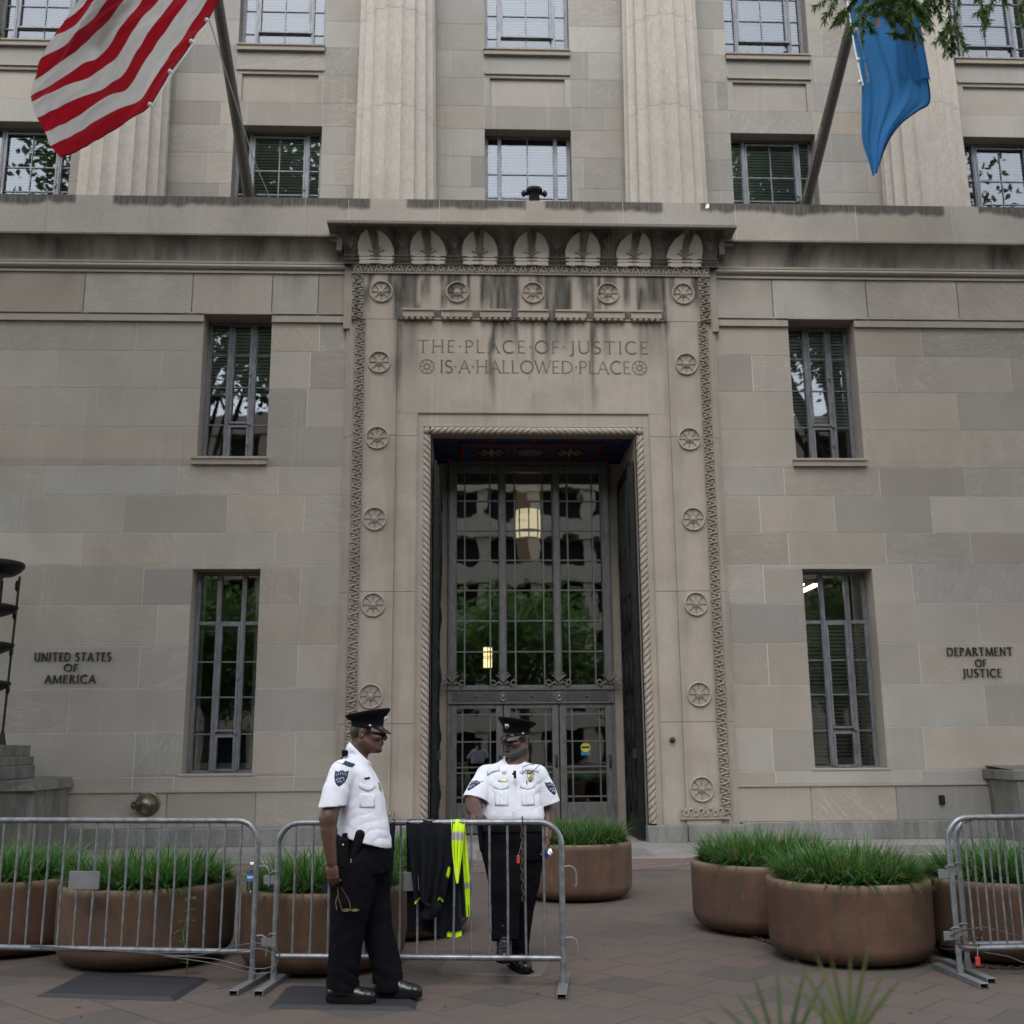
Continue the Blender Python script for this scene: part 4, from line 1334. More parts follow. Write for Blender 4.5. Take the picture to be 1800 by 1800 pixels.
# ================================================================ flagpoles and flags
def cat_rom(pts, n):
    """resample a polyline smoothly to n points"""
    pts = np.array(pts, float); m = len(pts)
    out = []
    for i in range(n):
        u = i / (n - 1) * (m - 1); k = min(int(u), m - 2); t = u - k
        p0, p1, p2, p3 = pts[max(k - 1, 0)], pts[k], pts[k + 1], pts[min(k + 2, m - 1)]
        out.append(.5 * ((2 * p1) + (-p0 + p2) * t + (2 * p0 - 5 * p1 + 4 * p2 - p3) * t * t + (-p0 + 3 * p1 - 3 * p2 + p3) * t ** 3))
    return np.array(out)

def flagpole(x, sx, label):
    e = empty('flagpole', (x, .25, 11.56), label, 'flagpole', 'flagpoles leaning out from the parapet')
    mb = MB()
    pts = [(0, 0, 0), (0, -4.0, .62 * 4.0), (0, -8.5, .62 * 8.5)]
    mb.tube(pts, [.105, .088, .05], 16)
    mb.build('pole', 'pole', e)
    mb = MB(); mb.sphere((0, -8.55, 5.32), .13, 14, 10); mb.build('finial', 'brass', e)
    mb = MB(); mb.lathe([(.16, -.02), (.16, .10), (.12, .14), (.12, .3)], (0, 0, 0), 16); mb.build('socket', 'bronze', e)
    mb = MB()
    if sx < 0: mb.tube([(.42, -.4, .05), (.25, -1.2, .4), (-.14, -3.2, 1.72), (-.3, -6.0, 3.7)], .010, 6)
    else: mb.tube([(-.10, -.5, .2), (-.06, -2.6, 1.62), (-.02, -4.5, 2.85)], .010, 6)
    mb.build('halyard', 'rope', e)
    return e
flagpole(-5.3, -1, 'grey leaning flagpole above the left tall window, carrying the striped flag')
flagpole(5.3, 1, 'grey leaning flagpole above the right tall window, carrying the blue flag')

US = [[(-7.44, 10.46), (-6.92, 10.8), (-6.51, 11.09), (-6.14, 11.34), (-5.86, 11.9), (-5.57, 12.45), (-5.35, 12.93), (-5.15, 13.43)], [(-7.59, 10.63), (-7.0, 11.06), (-6.61, 11.31), (-6.27, 11.55), (-6.04, 11.95), (-5.78, 12.49), (-5.43, 13.15), (-5.27, 13.5)], [(-7.69, 10.87), (-7.1, 11.29), (-6.74, 11.54), (-6.47, 11.74), (-6.26, 12.18), (-6.0, 12.69), (-5.66, 13.21), (-5.48, 13.53)], [(-7.8, 11.06), (-7.26, 11.43), (-6.9, 11.67), (-6.59, 11.89), (-6.39, 12.34), (-6.15, 12.76), (-5.9, 13.21), (-5.69, 13.56)], [(-7.88, 11.29), (-7.39, 11.61), (-7.03, 11.88), (-6.73, 12.17), (-6.52, 12.54), (-6.34, 12.87), (-6.12, 13.2), (-5.93, 13.58)], [(-7.92, 11.42), (-7.46, 11.76), (-7.13, 12.03), (-6.86, 12.3), (-6.65, 12.68), (-6.52, 12.92), (-6.37, 13.19), (-6.17, 13.61)], [(-7.9, 11.71), (-7.48, 12.02), (-7.21, 12.29), (-6.96, 12.57), (-6.78, 12.84), (-6.67, 13.02), (-6.59, 13.19), (-6.38, 13.64)], [(-7.8, 12.05), (-7.47, 12.32), (-7.26, 12.56), (-7.07, 12.77), (-6.93, 12.98), (-6.85, 13.11), (-6.83, 13.18), (-6.62, 13.64)], [(-7.66, 12.43), (-7.44, 12.62), (-7.27, 12.8), (-7.14, 12.97), (-7.09, 13.07), (-7.06, 13.14), (-7.04, 13.18), (-6.86, 13.63)], [(-7.51, 12.77), (-7.4, 12.88), (-7.32, 12.97), (-7.25, 13.05), (-7.21, 13.11), (-7.18, 13.17), (-7.16, 13.28), (-7.07, 13.62)], [(-7.36, 13.05), (-7.32, 13.12), (-7.28, 13.18), (-7.25, 13.24), (-7.23, 13.3), (-7.21, 13.36), (-7.2, 13.45), (-7.15, 13.7)]]
UO = Vector((-6.2, -3.5, 13.4))
fl = empty('striped_flag', UO, 'large flag with red and white stripes hanging folded from the left flagpole', 'flag')
RS = [cat_rom(r, 110) for r in US]
def usy(x, z):
    d = (x * .55 + z * .83)
    e = (x * .83 - z * .55)
    return .09 * math.sin(e * 2.6 + .8) + .030 * math.sin(e * 9 + 1.5 * math.sin(d * 2)) + .018 * math.sin(e * 23 + 2.5 * math.sin(d * 3)) + .008 * math.sin(e * 41 + 3 * math.sin(d * 5)) + .04 * nz(x * 2, z * 2)
mb = MB()
for i in range(10):
    red = i % 2 == 0
    cl_ = (.50, .012, .026) if red else (.84, .82, .79)
    a, b = RS[i], RS[i + 1]
    P = np.zeros((9, 110, 3))
    for q in range(9):
        t = q / 8
        for j in range(110):
            x, z = a[j] * (1 - t) + b[j] * t
            P[q, j] = (x - UO.x, usy(x, z), z - UO.z)
    mb.setat(col=cl_); mb.grid(P, flip=True)
mb.build('cloth', 'flag_cloth', fl)
mb = MB()   # the fly end folded back behind the stripes
mb.setat(col=(.20, .10, .095))
P = np.array([[(lerp_(-7.66, -7.02, v) + .7 * u - UO.x, .07 + .03 * math.sin(u * 6) + usy(lerp_(-7.66, -7.02, v) + .7 * u, 12.0 + 1.2 * v + .35 * u), 12.0 + 1.2 * v + .35 * u - UO.z) for v in np.linspace(0, 1, 12)] for u in np.linspace(0, 1, 12)])
mb.grid(P); mb.build('folded_fly', 'flag_cloth', fl)
mb = MB(); mb.setat(col=(.42, .012, .024))
mb.tube([(p[0] - UO.x, usy(*p) - .005, p[1] - UO.z) for p in RS[0]], .012, 6); mb.build('hem', 'flag_cloth', fl)
mb = MB()
hp = [(-5.36, 12.9), (-5.56, 12.46), (-5.85, 11.9), (-6.13, 11.335)]
mb.tube([(p[0] + .05 - UO.x, usy(*p) - .03, p[1] - .02 - UO.z) for p in hp], .013, 6)
for p in hp: mb.sphere((p[0] + .02 - UO.x, usy(*p) - .05, p[1] - UO.z), .035, 8, 6)
mb.build('hem_rope', 'white_paper', fl)

BLt = [(5.09, 13.61), (5.05, 12.94), (5.13, 12.32), (5.13, 11.74), (5.07, 11.0), (5.15, 10.63), (5.21, 10.34)]
BRt = [(6.07, 13.64), (6.09, 12.97), (6.12, 12.44), (6.2, 11.93), (6.18, 11.59), (5.98, 11.44), (5.70, 11.22), (5.5, 10.97), (5.36, 10.70), (5.22, 10.34)]
BO = Vector((5.5, -3.5, 13.5))
bf = empty('blue_flag', BO, 'blue flag hanging in folds from the right flagpole, its top hidden by leaves', 'flag')
la, ra = cat_rom(BLt, 70), cat_rom(BRt, 70)
nu = 40
def bly(u, z):
    return .07 * math.sin(u * 5.5 + .4) + .022 * math.sin(u * 21 + z * 1.3) + .010 * math.sin(u * 46 + z * 2) + .03 * nz(u * 3, z * 1.5)
P = np.zeros((nu, 70, 3)); cc = []
for i in range(nu):
    u = i / (nu - 1)
    for j in range(70):
        x, z = la[j] * (1 - u) + ra[j] * u
        # sag of the lower hem
        P[i, j] = (x - BO.x, bly(u, z), z - BO.z)
        cream = (.10 < u < .145 and z > 12.0 + .2 * nz(z * 4)) and abs(nz(u * 30, z * 5)) > .12
        tan_ = z > 13.0 and .28 < u < .55 and nz(u * 9, z * 4, 6) > .18
        cc.append((.40, .34, .33) if cream else ((.30, .17, .13) if tan_ else (.045, .215, .49)))
mb = MB(); mb.grid(P, flip=True, per={'col': cc}); mb.build('cloth', 'flag_cloth', bf)
mb = MB(); mb.setat(col=(.034, .17, .41))   # flap folded over the front near the fly
P = np.zeros((18, 26, 3))
for i in range(18):
    u = i / 17
    for j in range(26):
        v = j / 25
        zb = 12.05 - .12 * u + .05 * math.sin(u * 17) ; zt = 13.6
        xl, xr = 5.62 + .12 * v, 6.08 + .12 * (1 - v)
        P[i, j] = (xl + (xr - xl) * u - BO.x, -.16 - .05 * math.sin(u * 7 + 1) - .02 * math.sin(u * 22) + .08 * u, zb + (zt - zb) * v - BO.z)
mb.grid(P); mb.build('folded_flap', 'flag_cloth', bf)
mb = MB(); mb.setat(col=(.006, .04, .16))
mb.tube([(p[0] - BO.x, bly(1, p[1]) - .004, p[1] - BO.z) for p in ra], .013, 6); mb.build('hem', 'flag_cloth', bf)
mb = MB(); mb.tube([(5.0 - BO.x, 0, .1), (5.06 - BO.x, -.02, 12.5 - BO.z), (5.15 - BO.x, 0, 11.9 - BO.z)], .012, 6)
for z in (12.9, 12.35, 11.95): mb.sphere((5.09 - BO.x, -.03, z - BO.z), .035, 8, 6)
mb.build('hem_rope', 'white_paper', bf)

# ================================================================ trees
def leaf_cloud(n, centers, spread, size, cols, seed, narrow=.5, droop=0.0):
    rg = np.random.RandomState(seed)
    ci = rg.randint(0, len(centers), n)
    c = centers[ci] + rg.normal(0, 1, (n, 3)) * spread[ci][:, None] * np.array([1, 1, .75])
    a = rg.normal(0, 1, (n, 3)); a[:, 2] = a[:, 2] * .6 - droop; a /= np.linalg.norm(a, axis=1)[:, None]
    b = np.cross(a, rg.normal(0, 1, (n, 3))); b /= np.linalg.norm(b, axis=1)[:, None]
    s = size * rg.uniform(.6, 1.3, n)[:, None]
    V = np.stack([c - a * s, c + b * s * narrow, c + a * s, c - b * s * narrow], 1).reshape(-1, 3)
    F = np.arange(4 * n).reshape(n, 4)
    cl = np.array(cols)[rg.randint(0, len(cols), n)] * rg.uniform(.6, 1.35, (n, 1))
    return V, F, np.repeat(cl, 4, 0)

GREENS = [(.055, .105, .022), (.04, .085, .018), (.075, .13, .03), (.05, .09, .03)]
def tree(loc, h, zc, rc, n, label, seed, size=.28, spread=.9, group='street trees', squash=.7, nclump=60):
    rg = np.random.RandomState(seed)
    e = empty('street_tree', loc, label, 'tree', group)
    mb = MB()
    top = zc + rc * .3
    tr = [(0, 0, 0), (.06, .03, h * .25), (-.05, .08, h * .5), (.1, 0, top)]
    mb.tube(tr, [.30, .24, .18, .05], 12)
    ctr = []
    for k in range(nclump):
        v = rg.normal(0, 1, 3); v /= np.linalg.norm(v); rr = rc * rg.uniform(.35, 1.0) ** .6
        p = np.array([0, 0, zc]) + v * rr * np.array([1, 1, squash]); ctr.append(p)
        if k < 16:
            z0 = rg.uniform(.4, .8) * zc
            q = np.array([0, 0, min(z0, p[2] - .3)])
            m_ = (q + p) / 2 + np.array([0, 0, .5])
            mb.tube([q, m_, p], [.09, .055, .02], 6)
    mb.build('trunk', simple_bark, e)
    V, F, cl = leaf_cloud(n, np.array(ctr), np.full(nclump, spread), size, [tuple(c * (2.5 if h < 12 else 1.15) for c in g_) for g_ in GREENS], seed + 1)
    npmesh('crown', V, F, 'leafy', e, col=cl, smooth=False)
    return e
simple_bark = simple('bark', (.075, .06, .048), .9, var=.4, scale=14, bump=.5, stretch=(3, 3, .6))
# the two big street trees left and right of the view: narrow willow-oak leaves hang into the picture
def sprays(e, limbs, twigs, seed, lsz=.092):
    rg = np.random.RandomState(seed)
    mb = MB()
    for l in limbs: mb.tube([p for p, r in l], [r for p, r in l], 8)
    Vs, Cs = [], []
    for (p, d, L, n) in twigs + [((q[0] + rg.uniform(-.12, .12), q[1] + rg.uniform(-.3, .3), q[2] - rg.uniform(.0, .18)), (dd[0] + rg.uniform(-1, 1), dd[1] + rg.uniform(-1, 1), dd[2] + rg.uniform(-.1, .6)), ll * rg.uniform(.4, .75), nn) for (q, dd, ll, nn) in twigs + twigs]:
        p, d = np.array(p, float), np.array(d, float); d /= np.linalg.norm(d)
        pts = []
        m = 9
        for i in range(m):
            t = i / (m - 1)
            pts.append(p + d * L * t + np.array([0, 0, -.22 * L * t * t]) + rg.normal(0, .012, 3))
        mb.tube(pts, [.010 - .007 * i / m for i in range(m)], 5)
        for k in range(int(n * 2.5)):
            t = rg.uniform(.1, 1.0); i = min(int(t * (m - 1)), m - 2); f = t * (m - 1) - i
            c = pts[i] * (1 - f) + pts[i + 1] * f
            ax = pts[i + 1] - pts[i]; ax /= np.linalg.norm(ax)
            out = np.cross(ax, rg.normal(0, 1, 3)); out /= np.linalg.norm(out)
            ld = ax * rg.uniform(.25, .9) + out * rg.uniform(.5, 1) + np.array([0, 0, -.38]); ld /= np.linalg.norm(ld)
            w_ = np.cross(ld, rg.normal(0, 1, 3)); w_ /= np.linalg.norm(w_)
            s = lsz * rg.uniform(.7, 1.25)
            bend = np.array([0, 0, -.012])
            Vs += [c, c + ld * s * .35 + w_ * s * .095, c + ld * s + bend, c + ld * s * .35 - w_ * s * .095]
            cc_ = np.array(GREENS[rg.randint(4)]) * rg.uniform(1.0, 2.9)
            if rg.rand() < .2: cc_ = np.array((.13, .19, .05)) * rg.uniform(.7, 1.2)
            Cs += [cc_] * 4
    mb.build('branch', simple_bark, e)
    F = np.arange(len(Vs)).reshape(-1, 4)
    npmesh('leaf_spray', np.array(Vs), F, 'leafy', e, col=np.array(Cs), smooth=False)
tR = tree((10.5, -12.5, 0), 20, 18.0, 6.6, 40000, 'tall street tree right of the doorway, its narrow leaves hanging over the blue flag', 21, squash=.85, nclump=110, size=.15, spread=.75)
rg = np.random.RandomState(5)
ox, oy = 10.5, -12.5
limb = [((0, 0, 9.0), .16), ((-2.4, 2.4, 11.6), .10), ((-4.4, 5.0, 11.75), .06), ((-5.6, 5.7, 11.45), .035), ((-6.6, 5.8, 11.25), .018), ((-7.05, 5.8, 11.0), .008)]
limb2 = [((-2.4, 2.4, 11.6), .06), ((-3.9, 5.6, 11.6), .04), ((-4.7, 5.9, 11.25), .015)]
tw = []
def PX_(x, z, y=-6.7): return (x - ox, y - oy, z)
for (x, z, dx, dz, L, n) in [(3.75, 11.05, -1, -.25, .55, 60), (3.85, 11.0, -.7, -.7, .42, 45), (3.6, 11.02, -.4, -.5, .36, 40), (4.0, 11.1, -.15, -.9, .5, 50), (4.2, 11.15, .2, -.9, .6, 70), (4.3, 11.1, .4, -.6, .62, 70),
        (4.4, 11.2, -.4, -.8, .6, 70), (4.55, 11.2, .15, -1, .62, 70), (4.65, 11.2, .3, -.7, .55, 60), (4.8, 11.2, .05, -.9, .45, 45), (4.1, 11.0, .6, -.5, .6, 60), (4.45, 10.95, -.1, -.8, .35, 50), (4.7, 10.95, -.4, -.7, .3, 40),
        (5.15, 11.25, -.15, -.9, .62, 45), (5.2, 11.1, .15, -1, .6, 40), (4.3, 11.0, -.9, -.5, .5, 70), (4.35, 10.9, .9, -.5, .45, 60), (3.7, 11.1, -.8, -.3, .5, 70), (3.9, 11.15, .3, -.6, .4, 70), (5.1, 10.85, -.15, -.8, .4, 34), (5.0, 11.3, -.3, -.5, .5, 40), (5.6, 11.3, .2, -.8, .4, 26), (5.9, 11.2, .1, -.9, .45, 36), (5.85, 11.35, -.4, -.7, .5, 40), (6.1, 11.1, .1, -.9, .4, 30)]:
    tw.append((PX_(x, z, -6.7 + rg.uniform(-.35, .35)), (dx, rg.uniform(-.35, .35), dz), L, n))
sprays(tR, [limb, limb2], tw, 9)
tL = tree((-9.5, -13.0, 0), 20, 18.0, 6.6, 40000, 'tall street tree left of the picture, only a leaf tip showing', 22, squash=.85, nclump=110, size=.15, spread=.75)
sprays(tL, [[((0, 0, 9), .14), ((.8, 3, 11.2), .06), ((2.0, 6.3, 10.75), .01)]], [((2.1, 6.3, 10.55), (1, 0, -.5), .5, 50), ((2.0, 6.3, 10.4), (.8, 0, -.5), .48, 46), ((1.9, 6.3, 10.5), (.6, 0, -.9), .55, 46)], 12)
# trees along the kerb behind the photographer (seen mirrored in the glass)
for i, (x, y, hh, lb_) in enumerate([(-12.5, -29, 9.5, 'broad kerbside tree across the pavement, far left of the photographer'), (-5.2, -28, 8.6, 'small kerbside tree behind the photographer, left of the doorway axis'),
        (1.5, -29, 9.6, 'bright green kerbside tree straight behind the doorway axis'), (8.2, -28.5, 7.6, 'low kerbside tree behind and to the right of the photographer'), (15.5, -29, 10, 'dense kerbside tree far right of the photographer')]):
    t_ = tree((x, y, 0), hh, hh * .62, hh * .42, 7000, lb_, 40 + i, size=.19, spread=.6, nclump=50, group='kerbside trees behind the photographer')
for i, (x, y, hh, lb_) in enumerate([(-21, -20, 20, 'tall dark tree well to the left of the photographer'), (22, -21, 21, 'tall dark tree well to the right of the photographer')]):
    tree((x, y, 0), hh, hh * .62, 6.5, 6000, lb_, 60 + i, size=.45, spread=1.2, nclump=80, group='tall trees beside the plaza')
# office block across the road
ob = empty('office_block', (0, -58, 0), 'pale concrete office block with long window bands across the road', 'building')
mb = MB(); mb.setat(col=(.47, .41, .335))
mb.box(-60, 60, -14, -1.2, 0, 25)
for k in range(7): mb.box(-60, 60, -1.2, .4, 3.6 * k + 2.6, 3.6 * k + 4.1)
for k in range(31): mb.box(-60 + 4 * k - .45, -60 + 4 * k + .45, -1.2, .1, 0, 25.2)
mb.build('concrete_frame', 'far', ob)
mb = MB(); mb.setat(col=(.02, .022, .025)); mb.box(-59.5, 59.5, -1.3, -1.0, .2, 25); mb.build('window_bands', 'far', ob)
# ================================================================ planters with lilyturf
def blades(n, rad, seed, z0=.56, Lr=(.14, .34)):
    rg = np.random.RandomState(seed)
    seg = 5
    V = np.zeros((n, seg + 1, 2, 3)); Cc = np.zeros((n, seg + 1, 2, 3))
    nt_ = max(1, n // 26)
    ta = rg.uniform(0, 2 * np.pi, nt_); tr = rad * np.sqrt(rg.uniform(0, 1, nt_))
    tid = rg.randint(0, nt_, n)
    bx = tr[tid] * np.cos(ta[tid]) + rg.normal(0, .03, n); by = tr[tid] * np.sin(ta[tid]) + rg.normal(0, .03, n)
    rr = np.hypot(bx, by)
    over = rr > rad + .03
    bx[over] *= (rad / rr[over]); by[over] *= (rad / rr[over])
    az = rg.uniform(0, 2 * np.pi, n)
    outw = np.arctan2(by, bx)
    edge = np.clip(np.hypot(bx, by) / rad, 0, 1)
    m = rg.rand(n) < (.25 + .6 * edge); az[m] = outw[m] + rg.normal(0, .55, m.sum())
    L = rg.uniform(Lr[0], Lr[1], n) * (1 + .15 * rg.normal(0, 1, n)).clip(.7, 1.3)
    lean = rg.uniform(.15, .9, n) + .4 * edge ** 2 * rg.rand(n)
    w_ = rg.uniform(.0055, .0105, n)
    tone = rg.uniform(.6, 1.35, n)
    kind = rg.rand(n)
    base = np.where((kind < .09)[:, None], np.array([.20, .17, .07]), np.where((kind < .40)[:, None], np.array([.095, .190, .075]), np.array([.058, .155, .024])))
    for s in range(seg + 1):
        t = s / seg
        ang = lean * (.35 + 1.65 * t)          # bends over
        if s == 0:
            px, pz = np.zeros(n), np.zeros(n)
        else:
            px = px + np.sin(ang) * L / seg; pz = pz + np.cos(ang) * L / seg
        x = bx + np.cos(az) * px; y = by + np.sin(az) * px; z = z0 + pz
        ww = w_ * (1 - t ** 2.2) + .0006
        V[:, s, 0] = np.stack([x - np.sin(az) * ww, y + np.cos(az) * ww, z], -1)
        V[:, s, 1] = np.stack([x + np.sin(az) * ww, y - np.cos(az) * ww, z], -1)
        Cc[:, s, :] = (base * tone[:, None])[:, None, :]
    idx = np.arange(n * (seg + 1) * 2).reshape(n, seg + 1, 2)
    F = np.stack([idx[:, :-1, 0], idx[:, :-1, 1], idx[:, 1:, 1], idx[:, 1:, 0]], -1).reshape(-1, 4)
    return V.reshape(-1, 3), F, Cc.reshape(-1, 3)

def planter(x, y, r, h, label, seed, n=3800):
    e = empty('planter', (x, y, 0), label, 'planter', 'round brown concrete planters full of grass', rz=seed * 1.3)
    b = r * .22
    prof = [(.001, .015), (r * .62, .015)] + [(r - b + b * math.sin(a), .02 + b - b * math.cos(a)) for a in np.linspace(.35, math.pi / 2, 7)] + [(r + .004, h - .09), (r + .004, h - .02), (r - .005, h - .004), (r - .018, h), (r - .055, h), (r - .068, h - .012), (r - .072, h - .10)]
    mb = MB(); mb.lathe(prof, n=64); mb.build('bowl', 'planter', e)
    mb = MB(); mb.lathe([(.001, h - .055), (r - .07, h - .06)], n=32); mb.build('soil', 'soil', e)
    V, F, cl = blades(n, r - .125, seed, h - .06)
    npmesh('grass', V, F, 'leafy', e, col=cl)
    return e
planter(-4.95, -9.15, .62, .58, 'grass planter cut by the left picture edge, behind the long barricade', 1)
planter(-3.70, -9.66, .665, .58, 'widest grass planter behind the left barricade, grey plate hung in front', 2, 4300)
planter(-2.28, -10.0, .615, .575, 'greyish grass planter between the barricade ends with a water bottle on its rim', 3)
planter(-1.80, -8.62, .62, .575, 'grass planter mostly hidden behind the draped dark jacket', 4)
planter(-.03, -6.55, .61, .58, 'grass planter standing alone nearest the entrance doors', 5, 4300)
planter(1.47, -8.72, .66, .58, 'grass planter right of the path, overlapped by a nearer planter', 6, 4300)
planter(1.74, -10.05, .61, .585, 'nearest clear grass planter to the right, beside the right-hand barricades', 7, 4600)
planter(2.98, -10.05, .62, .58, 'grass planter behind the bars of the right-hand barricades', 8)

# weed climbing in front of the widest planter
we = empty('weed', (-3.23, -10.30, 0), 'small leafy weed growing up against the widest left planter', 'plant')
mb = MB(); st_pts = [(0.02 * math.sin(k * 1.3), -.01 * k, .075 * k) for k in range(8)]
mb.tube(st_pts, .006, 6); mb.build('stem', simple('weed_stem', (.10, .13, .05), .7), we)
rg = np.random.RandomState(3); Vs, Cs = [], []
for k in range(2, 8):
    for q in range(5):
        c = np.array(st_pts[k]) + rg.normal(0, .008, 3)
        a = rg.uniform(0, 6.28); d = np.array([math.cos(a), math.sin(a), .25]); d /= np.linalg.norm(d)
        w_ = np.cross(d, [0, 0, 1]); s = rg.uniform(.05, .085)
        Vs += [c, c + d * s * .5 + w_ * s * .2, c + d * s + np.array([0, 0, -.02]), c + d * s * .5 - w_ * s * .2]; Cs += [np.array((.09, .17, .05)) * rg.uniform(.7, 1.3)] * 4
c = np.array(st_pts[1])
for q in range(2):
    d = np.array([.8 if q else -.2, -.5, .2]); d /= np.linalg.norm(d); w_ = np.cross(d, [0, 0, 1])
    Vs += [c, c + d * .05 + w_ * .025, c + d * .10, c + d * .05 - w_ * .025]; Cs += [np.array((.10, .19, .06))] * 4
npmesh('leaves', np.array(Vs), np.arange(len(Vs)).reshape(-1, 4), 'leafy', we, col=np.array(Cs), smooth=False)

# ================================================================ steel crowd barricades
def barricade(a, b, h, nb, label, hooks_r=True, loops_l=True, plate=None, zb=.195, rust=False, pattern=None):
    """a, b: ground points of the two posts"""
    a, b = Vector((*a, 0)), Vector((*b, 0))
    e = empty('crowd_barricade', a, label, 'barricade', 'grey steel crowd barricades', rz=math.atan2(b.y - a.y, b.x - a.x))
    L = (b - a).length
    rr, r = .15, .0205
    mb = MB()
    pts = [(0, 0, .04)] + [(0, 0, z) for z in (.3, .6, h - rr)]
    pts += [(rr - rr * math.cos(t), 0, h - rr + rr * math.sin(t)) for t in np.linspace(.15, math.pi / 2, 8)]
    pts += [(L - rr + rr * math.sin(t), 0, h - rr + rr * math.cos(t)) for t in np.linspace(0, math.pi / 2 - .15, 8)]
    pts += [(L, 0, z) for z in (h - rr, .6, .3, .04)]
    mb.tube(pts, r, 14)
    mb.build('frame', 'steel', e)
    mb = MB(); mb.tube([(.005, 0, zb), (L - .005, 0, zb)], r * .95, 14)
    for x in (.0, L): mb.tube([(x, 0, zb - .03), (x, 0, zb + .03)], r * 1.12, 14)
    mb.build('bottom_rail', 'steel', e)
    for k in range(nb):
        x = L * (k + 1) / (nb + 1)
        mb = MB()
        q = .009 * math.sin(k * 2.3)
        mb.tube([(x, 0, zb + .012), (x + q * .4, .002 * math.sin(k), (zb + h) / 2), (x, 0, h - .012)], .0085, 8)
        mb.build('bar', 'steel', e)
    for x in (0, L):
        mb = MB()
        y0, y1 = (-.33, .36)
        mb.bevbox(x - .032, x + .032, y0, y1, .03, .036, .002); mb.box(x - .032, x - .027, y0, y1, .002, .03); mb.box(x + .027, x + .032, y0, y1, .002, .03)
        mb.box(x - .026, x + .026, y0 + .04, y1 - .04, .002, .008)
        mb.tube([(x, 0, .034), (x, 0, .10)], r * 1.15, 12)
        mb.build('foot', 'steel_dull', e)
    if hooks_r:
        for z in (.78, .32):
            mb = MB(); mb.tube([(L + .015, 0, z), (L + .06, 0, z + .004), (L + .085, 0, z - .01), (L + .097, 0, z - .04), (L + .10, 0, z - .11), (L + .092, 0, z - .13)], .007, 8); mb.build('hook', 'steel_dull', e)
    if loops_l:
        for z in (.69, .28):
            mb = MB(); mb.bevbox(-.095, -.018, -.006, .006, z - .03, z + .03, .002); mb.build('lug', 'steel_dull', e)
            mb = MB(); mb.tube([(.012, -.022, z + .055), (-.03, -.024, z + .06), (-.05, -.01, z + .04), (-.04, .012, z + .03)], .005, 6); mb.build('loop', 'steel_dull', e)
    if plate:
        mb = MB(); mb.bevbox(plate[0], plate[0] + .235, -.019, -.011, plate[1], plate[1] + .125, .003); mb.build('plate', 'steel_dull', e)
    return e
B1 = barricade((-5.06, -10.26), (-2.675, -10.70), 1.09, 19, 'left crowd barricade running out of the picture, blank grey plate on its bars', plate=(1.03, .615), zb=.215)
B2 = barricade((-2.525, -10.72), (-.55, -10.97), 1.075, 15, 'crowd barricade between the two guards, jackets and a chain hung over it', plate=(.90, .62), zb=.19)
B3 = barricade((2.205, -10.88), (4.6, -10.80), 1.07, 19, 'nearer of two crowd barricades standing together at the right edge', hooks_r=False)
B4 = barricade((2.33, -10.73), (4.7, -10.68), 1.06, 19, 'farther of two crowd barricades standing together at the right edge', hooks_r=False)

# ================================================================ mats
def mat(pts, label, m, h=.02, bev=.055, group=None, cut=0):
    c = Vector((sum(p[0] for p in pts) / 4, sum(p[1] for p in pts) / 4, 0))
    mb = MB()
    lo = [Vector((p[0], p[1], .001)) - c for p in pts]
    if cut:
        q = []
        for i in range(4):
            p, a, b = lo[i], lo[i - 1], lo[(i + 1) % 4]
            q += [p + (a - p).normalized() * cut, p + (b - p).normalized() * cut]
        lo = q
    hi = []
    for i in range(len(lo)):
        d = -lo[i]; d.z = 0
        hi.append(lo[i] + d.normalized() * bev + Vector((0, 0, h)))
    n = len(lo)
    mb.add(lo + hi, [(i, (i + 1) % n, n + (i + 1) % n, n + i) for i in range(n)] + [tuple(range(n, 2 * n))])
    o = mb.build('floor_mat', m, loc=c)
    return tag(o, label, 'mat', group)
mat([(-4.04, -10.95), (-3.08, -11.15), (-3.01, -10.50), (-3.98, -10.22)], 'black rubber mat lying alone before the left barricade', 'rubber')
mat([(-2.44, -11.40), (-1.52, -11.52), (-1.50, -10.95), (-2.42, -10.80)], 'black rubber mat under the boots of the guard in profile', 'rubber')
mat([(-1.43, -10.44), (-.68, -10.60), (-.57, -10.08), (-1.34, -9.92)], 'brown board under the feet of the bearded guard', 'rubber_brown', h=.012, bev=.012, cut=.04)

rg = np.random.RandomState(77); Vs = []
for k in range(150):
    c = np.array([rg.uniform(-5, 4), rg.uniform(-12.5, -5.5), .006]); a = rg.uniform(0, 6.28); s = rg.uniform(.010, .030)
    d, q = np.array([math.cos(a), math.sin(a), .1]) * s, np.array([-math.sin(a), math.cos(a), .12]) * s * rg.uniform(.25, .5)
    Vs += [c - d, c + q, c + d, c - q]
lv = npmesh('fallen_leaves', np.array(Vs), np.arange(len(Vs)).reshape(-1, 4), 'paint', None, col=np.repeat(np.array([(.05, .035, .02), (.09, .07, .03), (.035, .03, .025)])[rg.randint(0, 3, 150)], 4, 0), smooth=False)
tag(lv, 'tiny dry leaf scraps scattered over the brick paving', 'fallen leaves', kind='stuff')
